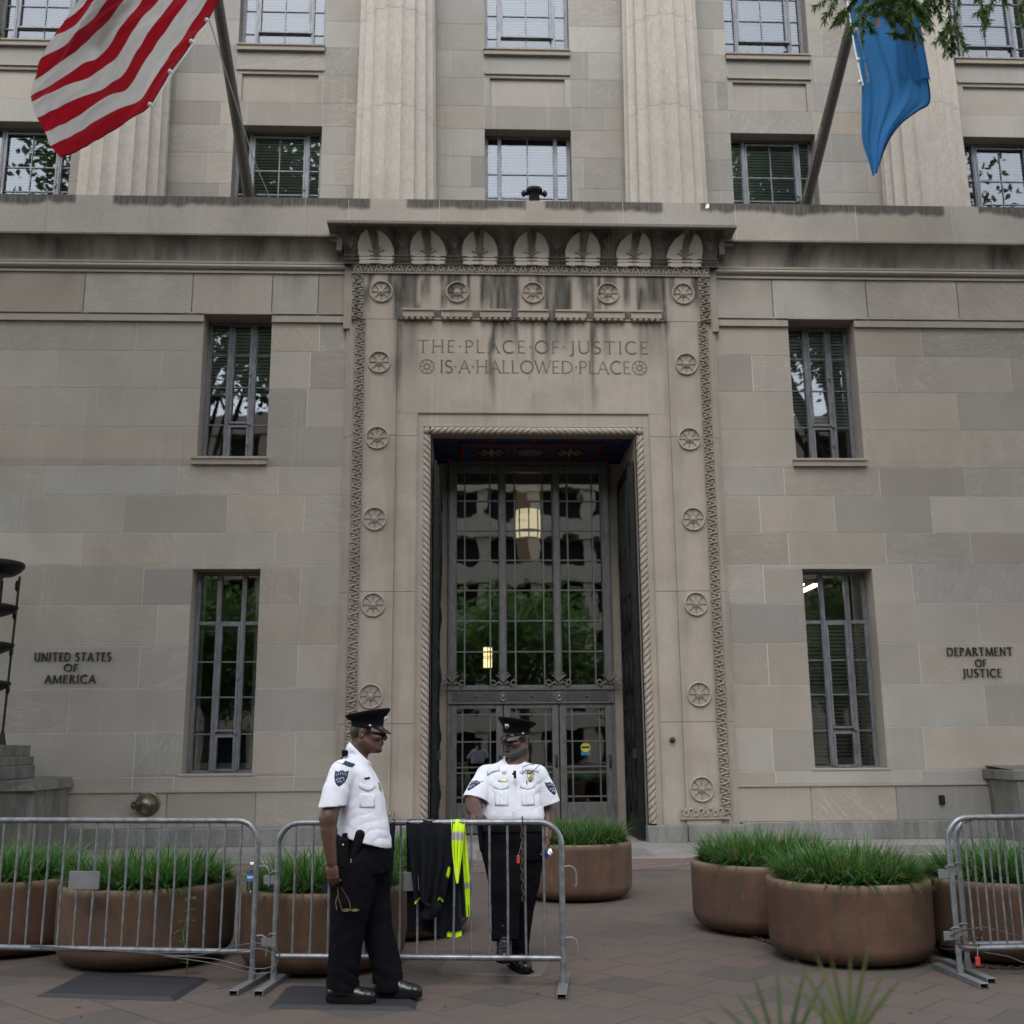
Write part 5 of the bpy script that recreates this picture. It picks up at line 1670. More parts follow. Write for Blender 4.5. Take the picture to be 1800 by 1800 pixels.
# ================================================================ garments over the rail
def sheet(mb, fn, nu, nv, th, colfn):
    P = np.array([[fn(u, v) for v in np.linspace(0, 1, nv)] for u in np.linspace(0, 1, nu)])
    du = np.gradient(P, axis=0); dv = np.gradient(P, axis=1)
    nr = np.cross(du, dv); nr /= (np.linalg.norm(nr, axis=2)[..., None] + 1e-9)
    A, Bk = P + nr * th / 2, P - nr * th / 2
    cl = [colfn(u, v) for u in np.linspace(0, 1, nu) for v in np.linspace(0, 1, nv)]
    mb.grid(A, per={'col': cl}); mb.grid(Bk, flip=True, per={'col': cl})
    rim = [(i, 0) for i in range(nu)] + [(nu - 1, j) for j in range(1, nv)] + [(i, nv - 1) for i in range(nu - 2, -1, -1)] + [(0, j) for j in range(nv - 2, 0, -1)]
    Q = np.array([[A[i, j], Bk[i, j]] for i, j in rim]); mb.grid(Q, closeu=True, flip=True, per={'col': [cl[i * nv + j] for i, j in rim for _ in (0, 1)]})
def lerp(a, b, t): return a + (b - a) * t
def prof_(v, ks):
    return float(np.interp(v, [k[0] for k in ks], [k[1] for k in ks]))
BLK, YEL, REF, NVY = (.008, .009, .012), (.55, .80, .015), (.32, .32, .33), (.016, .018, .028)
rail_y = lambda x: -10.72 - .25 * (x + 2.525) / 1.975
def drape(x0f, x1f, zf, zb, front=True):
    """sheet over the top rail: v 0 front hem .. 1 back hem"""
    def fn(u, v):
        Lf, Lb = 1.10 - zf(u), 1.10 - zb(u)
        s = v * (Lf + Lb)
        if s < Lf: z, side, q = zf(u) + s, -1, (Lf - s) / Lf
        else: z, side, q = 1.10 - (s - Lf), 1, (s - Lf) / Lb
        near = min(1, (1.10 - z) / .10)
        x = lerp(x0f(side * q), x1f(side * q), u)
        fold = .038 * math.sin(u * 17 + side) * q + .014 * math.sin(u * 31 + 3 * q) * q + .010 * nz(u * 6, z * 6, side)
        y = rail_y(x) + side * (.026 * math.sqrt(near) + .022 * q) + fold * (.9 if side < 0 else .5)
        return (x, y, min(z, 1.103 - .012 * (1 - near)) if near < 1 else z)
    return fn
jk = empty('draped_jacket', (-1.42, -10.86, 0), 'black jacket with neon yellow trim draped over the barricade between the guards', 'jacket')
off = Vector((-1.42, -10.86, 0))
def rel(f): return lambda u, v: tuple(Vector(f(u, v)) - off)
mb = MB()
xl = lambda q: prof_(q, [(-1, -1.555), (-.5, -1.59), (0, -1.625), (1, -1.61)])
xr = lambda q: prof_(q, [(-1, -1.365), (-.5, -1.30), (0, -1.295), (.5, -1.25), (1, -1.235)])
def jc(u, v):
    if v < .012: return YEL if (u < .22 or .78 < u) else BLK
    if u > .95 and .12 < v < .17: return YEL
    if v > .985 and u > .72: return YEL
    return BLK
sheet(mb, rel(drape(xl, xr, lambda u: .54 + .03 * math.sin(u * 9), lambda u: .33 + .02 * math.sin(u * 6))), 46, 70, .012, jc)
mb.build('body_cloth', 'cloth_dark', jk)
mb = MB()
def cuff(u, v):
    x = lerp(-1.50, -1.395, u) + .02 * math.sin(v * 4); z = .56 - .095 * v - .02 * math.sin(u * 3.1)
    return (x, rail_y(x) - .055 - .025 * math.sin(u * 3.14) + .02 * v, z)
sheet(mb, rel(cuff), 12, 8, .02, lambda u, v: BLK); mb.build('sleeve_end', 'cloth_dark', jk)
vs = empty('safety_vest', (-1.25, -10.87, 0), 'neon yellow safety vest with grey bands hung over the barricade beside the black jacket', 'vest')
off = Vector((-1.25, -10.87, 0))
mb = MB()
def vc(u, v):
    if v > .40 and u < .62: return BLK
    if .255 < v < .305 or (.795 < v < .835): return REF
    return YEL
xl2 = lambda q: prof_(q, [(-1, -1.268), (-.6, -1.292), (0, -1.312), (.3, -1.29), (1, -1.27)])
xr2 = lambda q: prof_(q, [(-1, -1.262), (-.6, -1.240), (0, -1.212), (.35, -1.200), (1, -1.16)])
sheet(mb, rel(drape(xl2, xr2, lambda u: .68, lambda u: .44 + .01 * u)), 16, 80, .010, vc); mb.build('panel', 'paint', vs)
dk = empty('dark_raincoat', (-1.95, -10.8, 0), 'dark raincoat hung over the barricade behind the guard in profile', 'raincoat')
off = Vector((-1.95, -10.8, 0))
mb = MB()
xl3 = lambda q: prof_(q, [(-1, -2.16), (-.3, -2.1), (0, -2.05), (.5, -2.14), (1, -2.22)])
xr3 = lambda q: prof_(q, [(-1, -1.72), (0, -1.70), (1, -1.72)])
sheet(mb, rel(drape(xl3, xr3, lambda u: .93 - .08 * u, lambda u: .60 + .05 * u)), 40, 50, .012, lambda u, v: NVY); mb.build('cloth', 'cloth_dark', dk)

# ================================================================ chains, wires, seals
def chain(pts, step=.034, r=.0042, w_=.011, lie=False):
    mb = MB()
    pts = [Vector(p) for p in pts]
    L = [0]
    for a, b in zip(pts[:-1], pts[1:]): L.append(L[-1] + (b - a).length)
    n = int(L[-1] / step)
    for i in range(n):
        s = (i + .5) * step
        k = max(j for j in range(len(L) - 1) if L[j] <= s)
        d = (pts[k + 1] - pts[k]).normalized(); p = pts[k] + d * (s - L[k])
        side = d.cross(Vector((0, 1, 0)) if abs(d.y) < .9 else Vector((1, 0, 0))).normalized()
        nrm = d.cross(side)
        if i % 2: side = nrm
        hl = step * .62
        ring = [p + d * (hl * math.cos(t)) + side * (w_ * math.sin(t)) for t in np.linspace(0, 2 * math.pi, 11)]
        mb.tube(ring, r, 5, caps=False)
    return mb
yr = rail_y(-.815)
o = chain([(-.815, yr + .03, .70), (-.815, yr + .032, 1.05), (-.815, yr + .02, 1.098), (-.815, yr - .02, 1.102), (-.815, yr - .034, 1.05), (-.82, yr - .03, .8), (-.812, yr - .03, .55)]).build('rusty_chain', 'rust')
tag(o, 'rusty chain hanging over the top rail in front of the bearded guard', 'chain')
sg = empty('red_seal', (-.845, yr - .045, .84), 'red plastic seal tag dangling on a wire from the hanging chain', 'seal tag')
mb = MB(); mb.bevbox(-.014, .008, -.006, .006, -.035, .02, .004); mb.build('tag_body', 'red_plastic', sg)
mb = MB(); mb.tube([(-.002, 0, .02), (.014, .004, .07), (.03, .01, .115)], .0022, 5); mb.build('wire', 'steel_dull', sg)
o = chain([(1.02, -8.86, .008), (1.18, -9.12, .008), (1.26, -9.45, .008), (1.29, -9.7, .008)], .042, .006, .014).build('ground_chain', 'rust')
tag(o, 'rusty chain lying on the paving between the two right-hand planters', 'chain')
o = chain([(2.2, -10.28, .008), (2.45, -10.50, .008), (2.62, -10.60, .008), (2.9, -10.62, .008), (3.3, -10.66, .008)], .042, .006, .014).build('ground_chain', 'rust')
tag(o, 'rusty chain lying on the paving behind the right-hand barricade feet', 'chain')
mb = MB()
for k in range(4):
    mb.tube([(2.265 + (.115 + .008 * k) * math.cos(t), -10.805 + (.115 + .006 * k) * math.sin(t), .20 + .014 * k - .05 * math.cos(t * 1.0 + k) * .4 - .03 * k * math.sin(t)) for t in np.linspace(0, 6.28, 22)], .0045, 5, caps=False)
tag(mb.build('rusty_wire', 'rust'), 'rusty wire wound round the two right-hand barricade posts', 'wire')
mb = MB(); mb.tube([(2.30, -10.84, .31), (2.42, -10.82, .325), (2.56, -10.81, .29), (2.72, -10.80, .245), (2.95, -10.8, .2)], .0035, 5)
mb.tube([(2.38, -10.88, .17), (2.55, -10.88, .14), (2.75, -10.9, .06), (3.0, -10.9, .03)], .0035, 5)
tag(mb.build('steel_cable', 'cable'), 'thin cable looping along the right-hand barricade bottom rail', 'cable')
sg = empty('red_seal', (2.315, -10.93, .125), 'red plastic seal tag low on the right-hand barricade post', 'seal tag')
mb = MB(); mb.bevbox(-.018, .014, -.008, .008, -.035, .025, .005); mb.build('tag_body', 'red_plastic', sg)
mb = MB(); mb.tube([(0, 0, .03), (.015, .02, .08), (.02, .05, .13)], .003, 5); mb.build('wire', 'steel_dull', sg)
mb = MB()
for (a, z0, z1) in ((0, .26, .10), (1, .225, .13)):
    pts = [(-4.3, -10.42, .225 + .01 * a), (-3.6, -10.55, .205), (-3.1, -10.66, .19 + .02 * a), (-2.80, -10.73, z0), (-2.62, -10.755, z0 + .02), (-2.5, -10.755, z0 - .03), (-2.49, -10.75, (z0 + z1) / 2), (-2.53, -10.755, z1), (-2.66, -10.76, z1 - .01), (-2.95, -10.72, z1 + .05), (-3.3, -10.63, .185)]
    mb.tube([tuple(p) for p in cat_rom(pts, 60)], .0035, 5)
tag(mb.build('steel_cable', 'cable'), 'thin steel cable looped round the facing posts of the left and middle barricades', 'cable')

# ================================================================ water bottle on the planter rim
bo = empty('water_bottle', (-2.76, -10.42, .575), 'clear plastic water bottle with a blue label on the planter rim', 'bottle')
mb = MB(); mb.lathe([(.001, .004), (.028, .004), (.031, .012), (.031, .05), (.028, .055), (.031, .06), (.031, .135), (.026, .158), (.013, .182), (.012, .196)], n=20); mb.build('bottle_body', 'bottle_plastic', bo)
mb = MB(); mb.setat(col=(.05, .16, .42)); mb.lathe([(.0318, .078), (.0318, .098)], n=20); mb.setat(col=(.5, .6, .7)); mb.lathe([(.0318, .098), (.0318, .112)], n=20); mb.setat(col=(.05, .16, .42)); mb.lathe([(.0318, .112), (.0318, .128)], n=20); mb.build('label_band', 'paint', bo)
mb = MB(); mb.lathe([(.0145, .19), (.0145, .206), (.001, .207)], n=16); mb.build('cap', 'white_paper', bo)

# ================================================================ wall fittings
hy = empty('fire_hose_inlet', (-6.46, -.05, .70), 'weathered brass hose inlet dome on the base course left of the doorway', 'hose inlet')
mb = MB(); mb.lathe([(.20, 0.0), (.205, .012), (.19, .022), (.165, .025)], n=32, axis='y'); mb.build('flange', 'brass', hy)
mb = MB(); mb.lathe([(.165, .02), (.155, .07), (.13, .12), (.10, .16), (.085, .19), (.06, .215), (.001, .225)], n=32, axis='y'); mb.build('dome', 'brass', hy)
for x, z in ((-.155, -.02), (.0, -.11)):
    mb = MB(); mb.tube([(x * .3, -.06, z * .3), (x, -.17, z)], [.062, .055], 14); mb.tube([(x, -.17, z), (x * 1.1, -.21, z * 1.1)], [.065, .065], 14); mb.sphere((x * 1.12, -.22, z * 1.12), .022, 8, 6); mb.build('cap', 'brass', hy)
so_ = MB(); so_.bevbox(-.045, .045, -.06, 0, -.075, .075, .008); so_.sphere((0, -.065, -.04), .025, 8, 6)
tag(so_.build('outlet_box', 'bronze', loc=(6.88, -.05, .63)), 'small dark outlet box on the base course near the right pedestal', 'outlet box')
fb = empty('pole_bracket', (.07, -.05, 11.575), 'dark green empty pole bracket standing on the parapet over the doorway', 'bracket')
mb = MB(); mb.lathe([(.10, 0), (.10, .22), (.13, .25), (.155, .27), (.155, .33), (.13, .335), (.12, .30), (.10, .28)], n=20); mb.build('sleeve', 'bronze', fb)
for s in (-1, 1):
    mb = MB(); mb.tube([(s * .12, 0, .24), (s * .19, -.01, .25)], .035, 8); mb.sphere((s * .20, -.01, .24), .05, 8, 6, (1, 1, 1.3)); mb.build('clamp_screw', 'bronze', fb)
mb = MB(); mb.add([(-.04, 0, -.05), (.035, -.005, -.04), (.04, -.002, .05), (-.02, -.004, .04)], [(0, 1, 2, 3)])
tag(mb.build('paper_scrap', 'white_paper', loc=(3.32, -.256, 11.50)), 'white scrap of paper stuck to the parapet top', 'paper scrap')

orn = empty('window_ornament', (-5.60, .60, 6.68), 'rounded white ornament with a teal top behind the glass of the left upper window', 'ornament')
mb = MB(); mb.lathe([(.001, 0), (.10, .0), (.13, .06), (.12, .14), (.07, .20), (.06, .24)], n=20); mb.build('body', 'white_paper', orn)
mb = MB(); mb.lathe([(.065, .23), (.075, .28), (.05, .33), (.001, .35)], n=16); mb.tube([(.03, -.02, .29), (.12, -.05, .25)], [.03, .012], 8); mb.build('top', simple('teal_paint', (.02, .16, .15), .5), orn)
kb = MB(); kb.sphere((0, 0, 0), .035, 12, 8, (1, .7, 1)); kb.lathe([(.05, 0), (.05, .012), (.03, .015)], n=14, axis='y')
tag(kb.build('wall_knob', 'black_steel', loc=(2.28, -.205, 1.66)), 'small dark round knob on the pale stone right of the doorway', 'knob')
# ================================================================ lamp standard and pedestals
lp = empty('lamp_standard', (-8.83, -1.3, 0), 'dark tiered bronze lamp standard on a stepped pedestal at the left edge', 'lamp standard')
mb = MB()
for (x1, z0, z1, dy) in ((.68, 1.48, 1.66, 0), (.75, 1.34, 1.48, .04), (.78, 1.14, 1.34, .08)): mb.bevbox(-1.4, x1 - .12, -.8 - dy, .8, z0, z1, .012)
mb.bevbox(-1.5, .66, -.92, 1.0, 0, 1.14, .015)
mb.build('pedestal', 'granite_stained', lp)
mb = MB()
mb.add([(.66, -.45, 0), (1.10, -.3, 0), (1.10, 1.25, 0), (.66, 1.25, 0), (.66, -.45, 1.10), (1.06, -.25, 1.12), (1.06, 1.25, 1.14), (.66, 1.25, 1.16)], [(0, 1, 5, 4), (1, 2, 6, 5), (4, 5, 6, 7), (3, 0, 4, 7), (2, 3, 7, 6)])
mb.add([(.66, -.5, .98), (1.13, -.34, .98), (1.13, 1.25, .98), (.66, 1.25, .98), (.66, -.5, 1.11), (1.09, -.29, 1.12), (1.09, 1.25, 1.14), (.66, 1.25, 1.16)], [(0, 1, 5, 4), (1, 2, 6, 5), (4, 5, 6, 7), (3, 0, 4, 7), (2, 3, 7, 6), (0, 3, 2, 1)])
mb.build('buttress', 'granite_stained', lp)
mb = MB()
R0 = .44
mb.tube([(0, 0, 1.66), (0, 0, 4.5)], .09, 12)
for k in range(8):
    a = k * math.pi / 4
    mb.tube([((R0 - .02) * math.cos(a), (R0 - .02) * math.sin(a), 1.8), ((R0 + .03) * math.cos(a), (R0 + .03) * math.sin(a), 4.3)], .020, 8)
    mb.tube([((R0 - .02) * math.cos(a), (R0 - .02) * math.sin(a), 1.66), ((R0 - .02) * math.cos(a), (R0 - .02) * math.sin(a), 1.86)], [.07, .03], 8)
    for z in (2.6, 3.2, 3.8, 4.26): mb.sphere((R0 * math.cos(a), R0 * math.sin(a), z - .09), .035, 8, 6, (1, 1, 2))
mb.build('post', 'bronze', lp)
for z, rr in ((2.6, .45), (3.2, .45), (3.8, .46)):
    mb = MB(); mb.lathe([(.08, z - .16), (.25, z - .13), (rr * .8, z - .08), (rr, z - .015), (rr, z + .03), (rr * .8, z + .05), (.1, z + .06)], n=32); mb.build('tier', 'bronze', lp)
mb = MB(); mb.lathe([(.1, 4.30), (.36, 4.33), (.45, 4.39), (.48, 4.43), (.50, 4.45), (.505, 4.47), (.505, 4.51), (.49, 4.53), (.44, 4.5), (.1, 4.48)], n=32); mb.build('lamp_bowl', 'bronze', lp)
rp = empty('granite_pedestal', (8.68, -.45, 0), 'dark weathered granite pedestal against the wall at the right edge', 'pedestal')
mb = MB(); mb.bevbox(-.95, 1.6, -.6, .7, 0, .97, .012); mb.bevbox(-1.02, 1.6, -.64, .7, .97, 1.13, .012); mb.build('block', 'granite_stained', rp)
mb = MB(); mb.add([(-.95, -.58, 1.13), (1.6, -.58, 1.13), (1.6, .6, 1.2), (-.95, .6, 1.2)], [(0, 1, 2, 3)]); mb.build('cap', 'granite_stained', rp)

# ================================================================ fan palm at the photographer's feet (out of focus)
pa = empty('potted_palm', (.02, -16.5, 0), 'blurred green palm fronds poking up at the bottom edge, close to the camera', 'palm')
mb = MB(); mb.lathe([(.14, 0), (.17, .30), (.18, .31), (.16, .32), (.15, .3)], (.0, 0, 0), 24); mb.build('pot', 'planter', pa)
rg = np.random.RandomState(2)
mb = MB(); Vs, Cs = [], []
def frond(base, up, tips, wd):
    base = np.array(base)
    mb.tube([(0, 0, .3), tuple(base * np.array([.5, .5, .6])), tuple(base)], .006, 6)
    for tp in tips:
        tp = np.array(tp)
        d = tp - base; L = np.linalg.norm(d); d /= L
        w_ = np.cross(d, [0, -1, .15]); w_ /= np.linalg.norm(w_)
        m = 7
        cl_ = np.array((.055, .105, .042)) * rg.uniform(.7, 1.5) if base[0] < -.51 else np.array((.12, .15, .05)) * rg.uniform(.7, 1.3)
        prev = None
        for i in range(m):
            t = i / (m - 1); ww = wd * (math.sin(math.pi * min(1, .25 + .75 * t) ) ** .7) * (1 - t * .35) + .0008
            if t == 1: ww = .0006
            p = base + d * L * t + np.array([0, 0, -.03 * t * t])
            cur = (p - w_ * ww, p + w_ * ww)
            if prev is not None: Vs.extend([prev[0], prev[1], cur[1], cur[0]]); Cs.extend([cl_] * 4)
            prev = cur
def tipsf(cx, cz, L, angs, y): return [(cx + L_ * math.sin(R(a)), y + rg.uniform(-.03, .03), cz + L_ * math.cos(R(a))) for a in angs for L_ in [L * rg.uniform(.82, 1.08)]]
frond((-.50, 0, 1.03), 1, tipsf(-.50, 1.03, .225, (-36, -26, -15, -6, 3, 14, 26, 38), 0), .0045)
frond((-.615, .05, .98), 1, tipsf(-.615, .98, .235, (-50, -38, -26, -14, 0, 14, 26), .05), .0042)
frond((-.56, -.05, .97), 1, tipsf(-.56, .97, .19, (-20, 0, 20), -.05), .004)
mb.build('stem', simple('palm_stem', (.08, .12, .04), .6), pa)
npmesh('fronds', np.array(Vs), np.arange(len(Vs)).reshape(-1, 4), 'leafy', pa, col=np.array(Cs), smooth=False)
# ================================================================ people: bodies and clothes as smooth implicit surfaces
class Field:
    def __init__(s, lo, hi, h):
        s.lo = np.array(lo, np.float32); s.h = h
        s.n = np.ceil((np.array(hi) - s.lo) / h).astype(int) + 1
        s.ax = [s.lo[i] + h * np.arange(s.n[i], dtype=np.float32) for i in range(3)]
        s.F = np.full(s.n, 0.5, np.float32)
    def box(s, lo, hi, m):
        sl = []
        for i in range(3):
            a = int(np.floor((lo[i] - m - s.lo[i]) / s.h)); b = int(np.ceil((hi[i] + m - s.lo[i]) / s.h)) + 1
            sl.append(slice(max(0, a), max(0, min(s.n[i], b))))
        sl = tuple(sl)
        X = s.ax[0][sl[0]][:, None, None]; Y = s.ax[1][sl[1]][None, :, None]; Z = s.ax[2][sl[2]][None, None, :]
        return sl, X, Y, Z
    def put(s, sl, d, k, op):
        F = s.F[sl]
        if F.size == 0: return
        if op == '+':
            if k > 0:
                hh = np.clip(.5 + .5 * (F - d) / k, 0, 1); s.F[sl] = F * (1 - hh) + d * hh - k * hh * (1 - hh)
            else: s.F[sl] = np.minimum(F, d)
        else:
            d = -d
            if k > 0:
                hh = np.clip(.5 - .5 * (F - d) / k, 0, 1); s.F[sl] = F * (1 - hh) + d * hh + k * hh * (1 - hh)
            else: s.F[sl] = np.maximum(F, d)
    def cone(s, a, b, ra, rb, k=.015, op='+', flat=None):
        """tapered capsule; flat=(axis vector, factor<1) squashes the section along that axis"""
        a, b = np.array(a, np.float32), np.array(b, np.float32)
        r = max(ra, rb); m = r + k + 3 * s.h
        sl, X, Y, Z = s.box(np.minimum(a, b), np.maximum(a, b), m)
        ba = b - a; L2 = float(ba @ ba) + 1e-12
        px, py, pz = X - a[0], Y - a[1], Z - a[2]
        t = np.clip((px * ba[0] + py * ba[1] + pz * ba[2]) / L2, 0, 1)
        dx, dy, dz = px - t * ba[0], py - t * ba[1], pz - t * ba[2]
        f = 1.0
        if flat is not None:
            n = np.array(flat[0], np.float32); n = n / np.linalg.norm(n); f = flat[1]
            q = (dx * n[0] + dy * n[1] + dz * n[2]) * (1 / f - 1)
            dx, dy, dz = dx + q * n[0], dy + q * n[1], dz + q * n[2]
        d = np.sqrt(dx * dx + dy * dy + dz * dz) - (ra + (rb - ra) * t)
        s.put(sl, d * (f if f < 1 else 1), k, op)
    def chain(s, pts, rs, k=.015, op='+', flat=None):
        P = np.array(pts, np.float32); m = max(rs) + k + 3 * s.h
        sl, X, Y, Z = s.box(P.min(0), P.max(0), m)
        if s.F[sl].size == 0: return
        D = None
        for i in range(len(pts) - 1):
            a, b, ra, rb = P[i], P[i + 1], rs[i], rs[i + 1]
            ba = b - a; L2 = float(ba @ ba) + 1e-12
            px, py, pz = X - a[0], Y - a[1], Z - a[2]
            t = np.clip((px * ba[0] + py * ba[1] + pz * ba[2]) / L2, 0, 1)
            dx, dy, dz = px - t * ba[0], py - t * ba[1], pz - t * ba[2]
            f = 1.0
            if flat is not None:
                n = np.array(flat[0], np.float32); n = n / np.linalg.norm(n); f = flat[1]
                q = (dx * n[0] + dy * n[1] + dz * n[2]) * (1 / f - 1)
                dx, dy, dz = dx + q * n[0], dy + q * n[1], dz + q * n[2]
            d = (np.sqrt(dx * dx + dy * dy + dz * dz) - (ra + (rb - ra) * t)) * min(f, 1)
            D = d if D is None else np.minimum(D, d)
        s.put(sl, D, k, op)
    def ell(s, c, r, k=.015, op='+', rot=None):
        c, r = np.array(c, np.float32), np.array(r, np.float32)
        m = float(r.max()) + k + 3 * s.h
        sl, X, Y, Z = s.box(c, c, m)
        x, y, z = X - c[0], Y - c[1], Z - c[2]
        if rot is not None:
            Mx = np.array(rot.transposed(), np.float32)
            x, y, z = Mx[0, 0] * x + Mx[0, 1] * y + Mx[0, 2] * z, Mx[1, 0] * x + Mx[1, 1] * y + Mx[1, 2] * z, Mx[2, 0] * x + Mx[2, 1] * y + Mx[2, 2] * z
        k0 = np.sqrt((x / r[0]) ** 2 + (y / r[1]) ** 2 + (z / r[2]) ** 2)
        k1 = np.sqrt((x / r[0] ** 2) ** 2 + (y / r[1] ** 2) ** 2 + (z / r[2] ** 2) ** 2) + 1e-6
        s.put(sl, k0 * (k0 - 1) / k1, k, op)
    def stack(s, rows, yaw=0.0, p=2.3, k=.02, op='+', disp=None):
        """rows: (z, cx, cy, half_width, half_depth); width axis turned by yaw"""
        rows = sorted(rows); zs = [r[0] for r in rows]
        hw = max(max(r[3], r[4]) for r in rows)
        lo = (min(r[1] for r in rows) - hw, min(r[2] for r in rows) - hw, zs[0]); hi = (max(r[1] for r in rows) + hw, max(r[2] for r in rows) + hw, zs[-1])
        sl, X, Y, Z = s.box(lo, hi, k + 3 * s.h)
        z1 = Z.ravel()
        # smooth (cosine-eased) interpolation between the sections
        def ip(i):
            v = np.interp(z1, zs, [r[i] for r in rows])
            kern = max(1, int(.02 / s.h)); v2 = np.convolve(np.pad(v, kern, mode='edge'), np.ones(2 * kern + 1) / (2 * kern + 1), 'valid')
            return v2.astype(np.float32)[None, None, :]
        cx, cy, a, b = ip(1), ip(2), ip(3), ip(4)
        c_, s_ = math.cos(yaw), math.sin(yaw)
        u = (X - cx) * c_ + (Y - cy) * s_; v = -(X - cx) * s_ + (Y - cy) * c_
        q = (np.abs(u / a) ** p + np.abs(v / b) ** p) ** (1 / p)
        d = (q - 1) * np.minimum(a, b)
        if disp is not None: d = d + disp(X, Y, Z)
        dz = np.maximum(zs[0] - Z, Z - zs[-1])
        s.put(sl, np.maximum(d, dz), k, op)
    def warp(s, fn, lo=None, hi=None):
        sl, X, Y, Z = s.box(lo if lo is not None else s.lo, hi if hi is not None else s.lo + s.n * s.h, 0)
        s.F[sl] += fn(X, Y, Z).astype(np.float32)
    def half(s, pt, nrm, lo, hi):
        """cut away the side nrm points to, only inside the box lo..hi"""
        sl, X, Y, Z = s.box(lo, hi, 0)
        d = (X - pt[0]) * nrm[0] + (Y - pt[1]) * nrm[1] + (Z - pt[2]) * nrm[2]
        s.F[sl] = np.maximum(s.F[sl], d)
    def merge(s, G, k=.012):
        s.put(tuple(slice(0, q) for q in s.n), G.F, k, '+')
    def mesh(s):
        F = s.F; S = F < 0
        n = s.n - 1
        cnt = np.zeros(n, np.int8); acc = np.zeros((*n, 3), np.float32)
        corner = [(i, j, k) for i in (0, 1) for j in (0, 1) for k in (0, 1)]
        def sub(A, o): return A[o[0]:o[0] + n[0], o[1]:o[1] + n[1], o[2]:o[2] + n[2]]
        for a in corner:
            for ax in range(3):
                if a[ax]: continue
                b = list(a); b[ax] = 1
                sa, sb = sub(S, a), sub(S, b); m = sa != sb
                ii = np.nonzero(m)
                fa, fb = sub(F, a)[ii], sub(F, b)[ii]
                t = fa / (fa - fb)
                for q in range(3):
                    acc[ii[0], ii[1], ii[2], q] += a[q] + (t if q == ax else 0)
                cnt[ii] += 1
        act = cnt > 0
        idx = np.full(n, -1, np.int64); idx[act] = np.arange(act.sum())
        cells = np.argwhere(act)
        V = (cells + acc[act] / cnt[act][:, None]) * s.h + s.lo
        Fs = []
        for ax in range(3):
            u, v = (ax + 1) % 3, (ax + 2) % 3
            A = np.moveaxis(S, ax, 0); d = A[:-1] != A[1:]
            g = np.argwhere(d); up = A[:-1][d]
            P = np.zeros_like(g); P[:, ax] = g[:, 0]
            rest = [q for q in range(3) if q != ax]
            P[:, rest[0]] = g[:, 1]; P[:, rest[1]] = g[:, 2]
            ok = (P[:, u] > 0) & (P[:, v] > 0) & (P[:, u] < n[u]) & (P[:, v] < n[v])
            P, up = P[ok], up[ok]
            def at(du, dv):
                Q = P.copy(); Q[:, u] -= du; Q[:, v] -= dv
                return idx[Q[:, 0], Q[:, 1], Q[:, 2]]
            q = np.stack([at(1, 1), at(0, 1), at(0, 0), at(1, 0)], 1)
            q[~up] = q[~up][:, ::-1]
            Fs.append(q)
        return V, np.concatenate(Fs)
    def build(s, name, mat, parent, loc, col=None):
        V, F = s.mesh()
        cl = col(V) if callable(col) else (np.tile(np.array(col, np.float32), (len(V), 1)) if col is not None else None)
        return npmesh(name, V - np.array(loc, np.float32), F, mat, parent, col=cl)

def sfold(X, Y, Z, d, f, ph=0.0, w=(0, 0, 0), wa=1.0):
    return 2.2 * np.abs(np.sin(.5 * ((X * d[0] + Y * d[1] + Z * d[2]) * f + ph + wa * np.sin(X * w[0] + Y * w[1] + Z * w[2])))) ** .55 - 1.5
def bump(X, Y, Z, c, r):
    return np.exp(-(((X - c[0]) / r[0]) ** 2 + ((Y - c[1]) / r[1]) ** 2 + ((Z - c[2]) / r[2]) ** 2))

def shirt_mat():
    t = NT('white_shirt')
    v = t.coord('Object')
    wv = t.noise(v, 900, 2)
    n = t.noise(v, 9, 5, .6, 1.2)
    c = t.mix(t.ramp(n, [(.35, 0), (.7, 1)]), (.54, .55, .605), (.62, .63, .685))
    M['shirt'] = t.bsdf(c, .85, bump=t.math('ADD', t.math('MULTIPLY', wv, .15), n), bstr=.35, bdist=.012, spec=.2)
shirt_mat()
M['trousers'] = simple('black_trousers', (.0042, .0042, .0060), .95, var=.3, scale=15, bump=.25, spec=.06)
M['boot'] = simple('black_boot_leather', (.006, .0065, .008), .30, var=.3, scale=30, bump=.1, spec=.4)
M['sole'] = simple('boot_sole', (.006, .006, .006), .9, spec=.1)
M['cap_cloth'] = simple('black_cap_cloth', (.0045, .0045, .006), .9, var=.2, scale=60, bump=.2, spec=.08)
M['patent'] = simple('black_patent', (.008, .008, .010), .08, spec=.6)
M['silver'] = simple('silver_badge', (.55, .55, .56), .3, .9, var=.3, scale=90)
M['gold'] = simple('gold_badge', (.35, .27, .12), .35, .8, var=.4, scale=90)
M['belt'] = simple('belt_leather', (.0045, .0045, .0055), .6, var=.3, scale=30, spec=.07)
M['patch'] = simple('navy_patch', (.012, .02, .055), .8)
M['patch_mark'] = simple('patch_stitching', (.42, .48, .58), .8)
M['tee'] = simple('white_undershirt', (.70, .69, .70), .9)
M['gold_wire'] = simple('gold_wire', (.22, .17, .07), .35, .9)
M['lens'] = simple('dark_lens', (.01, .01, .012), .1)
M['blue_plastic'] = simple('blue_plastic', (.02, .06, .22), .35)
SKIN1, SKIN2 = np.array((.082, .039, .026)), np.array((.086, .044, .031))

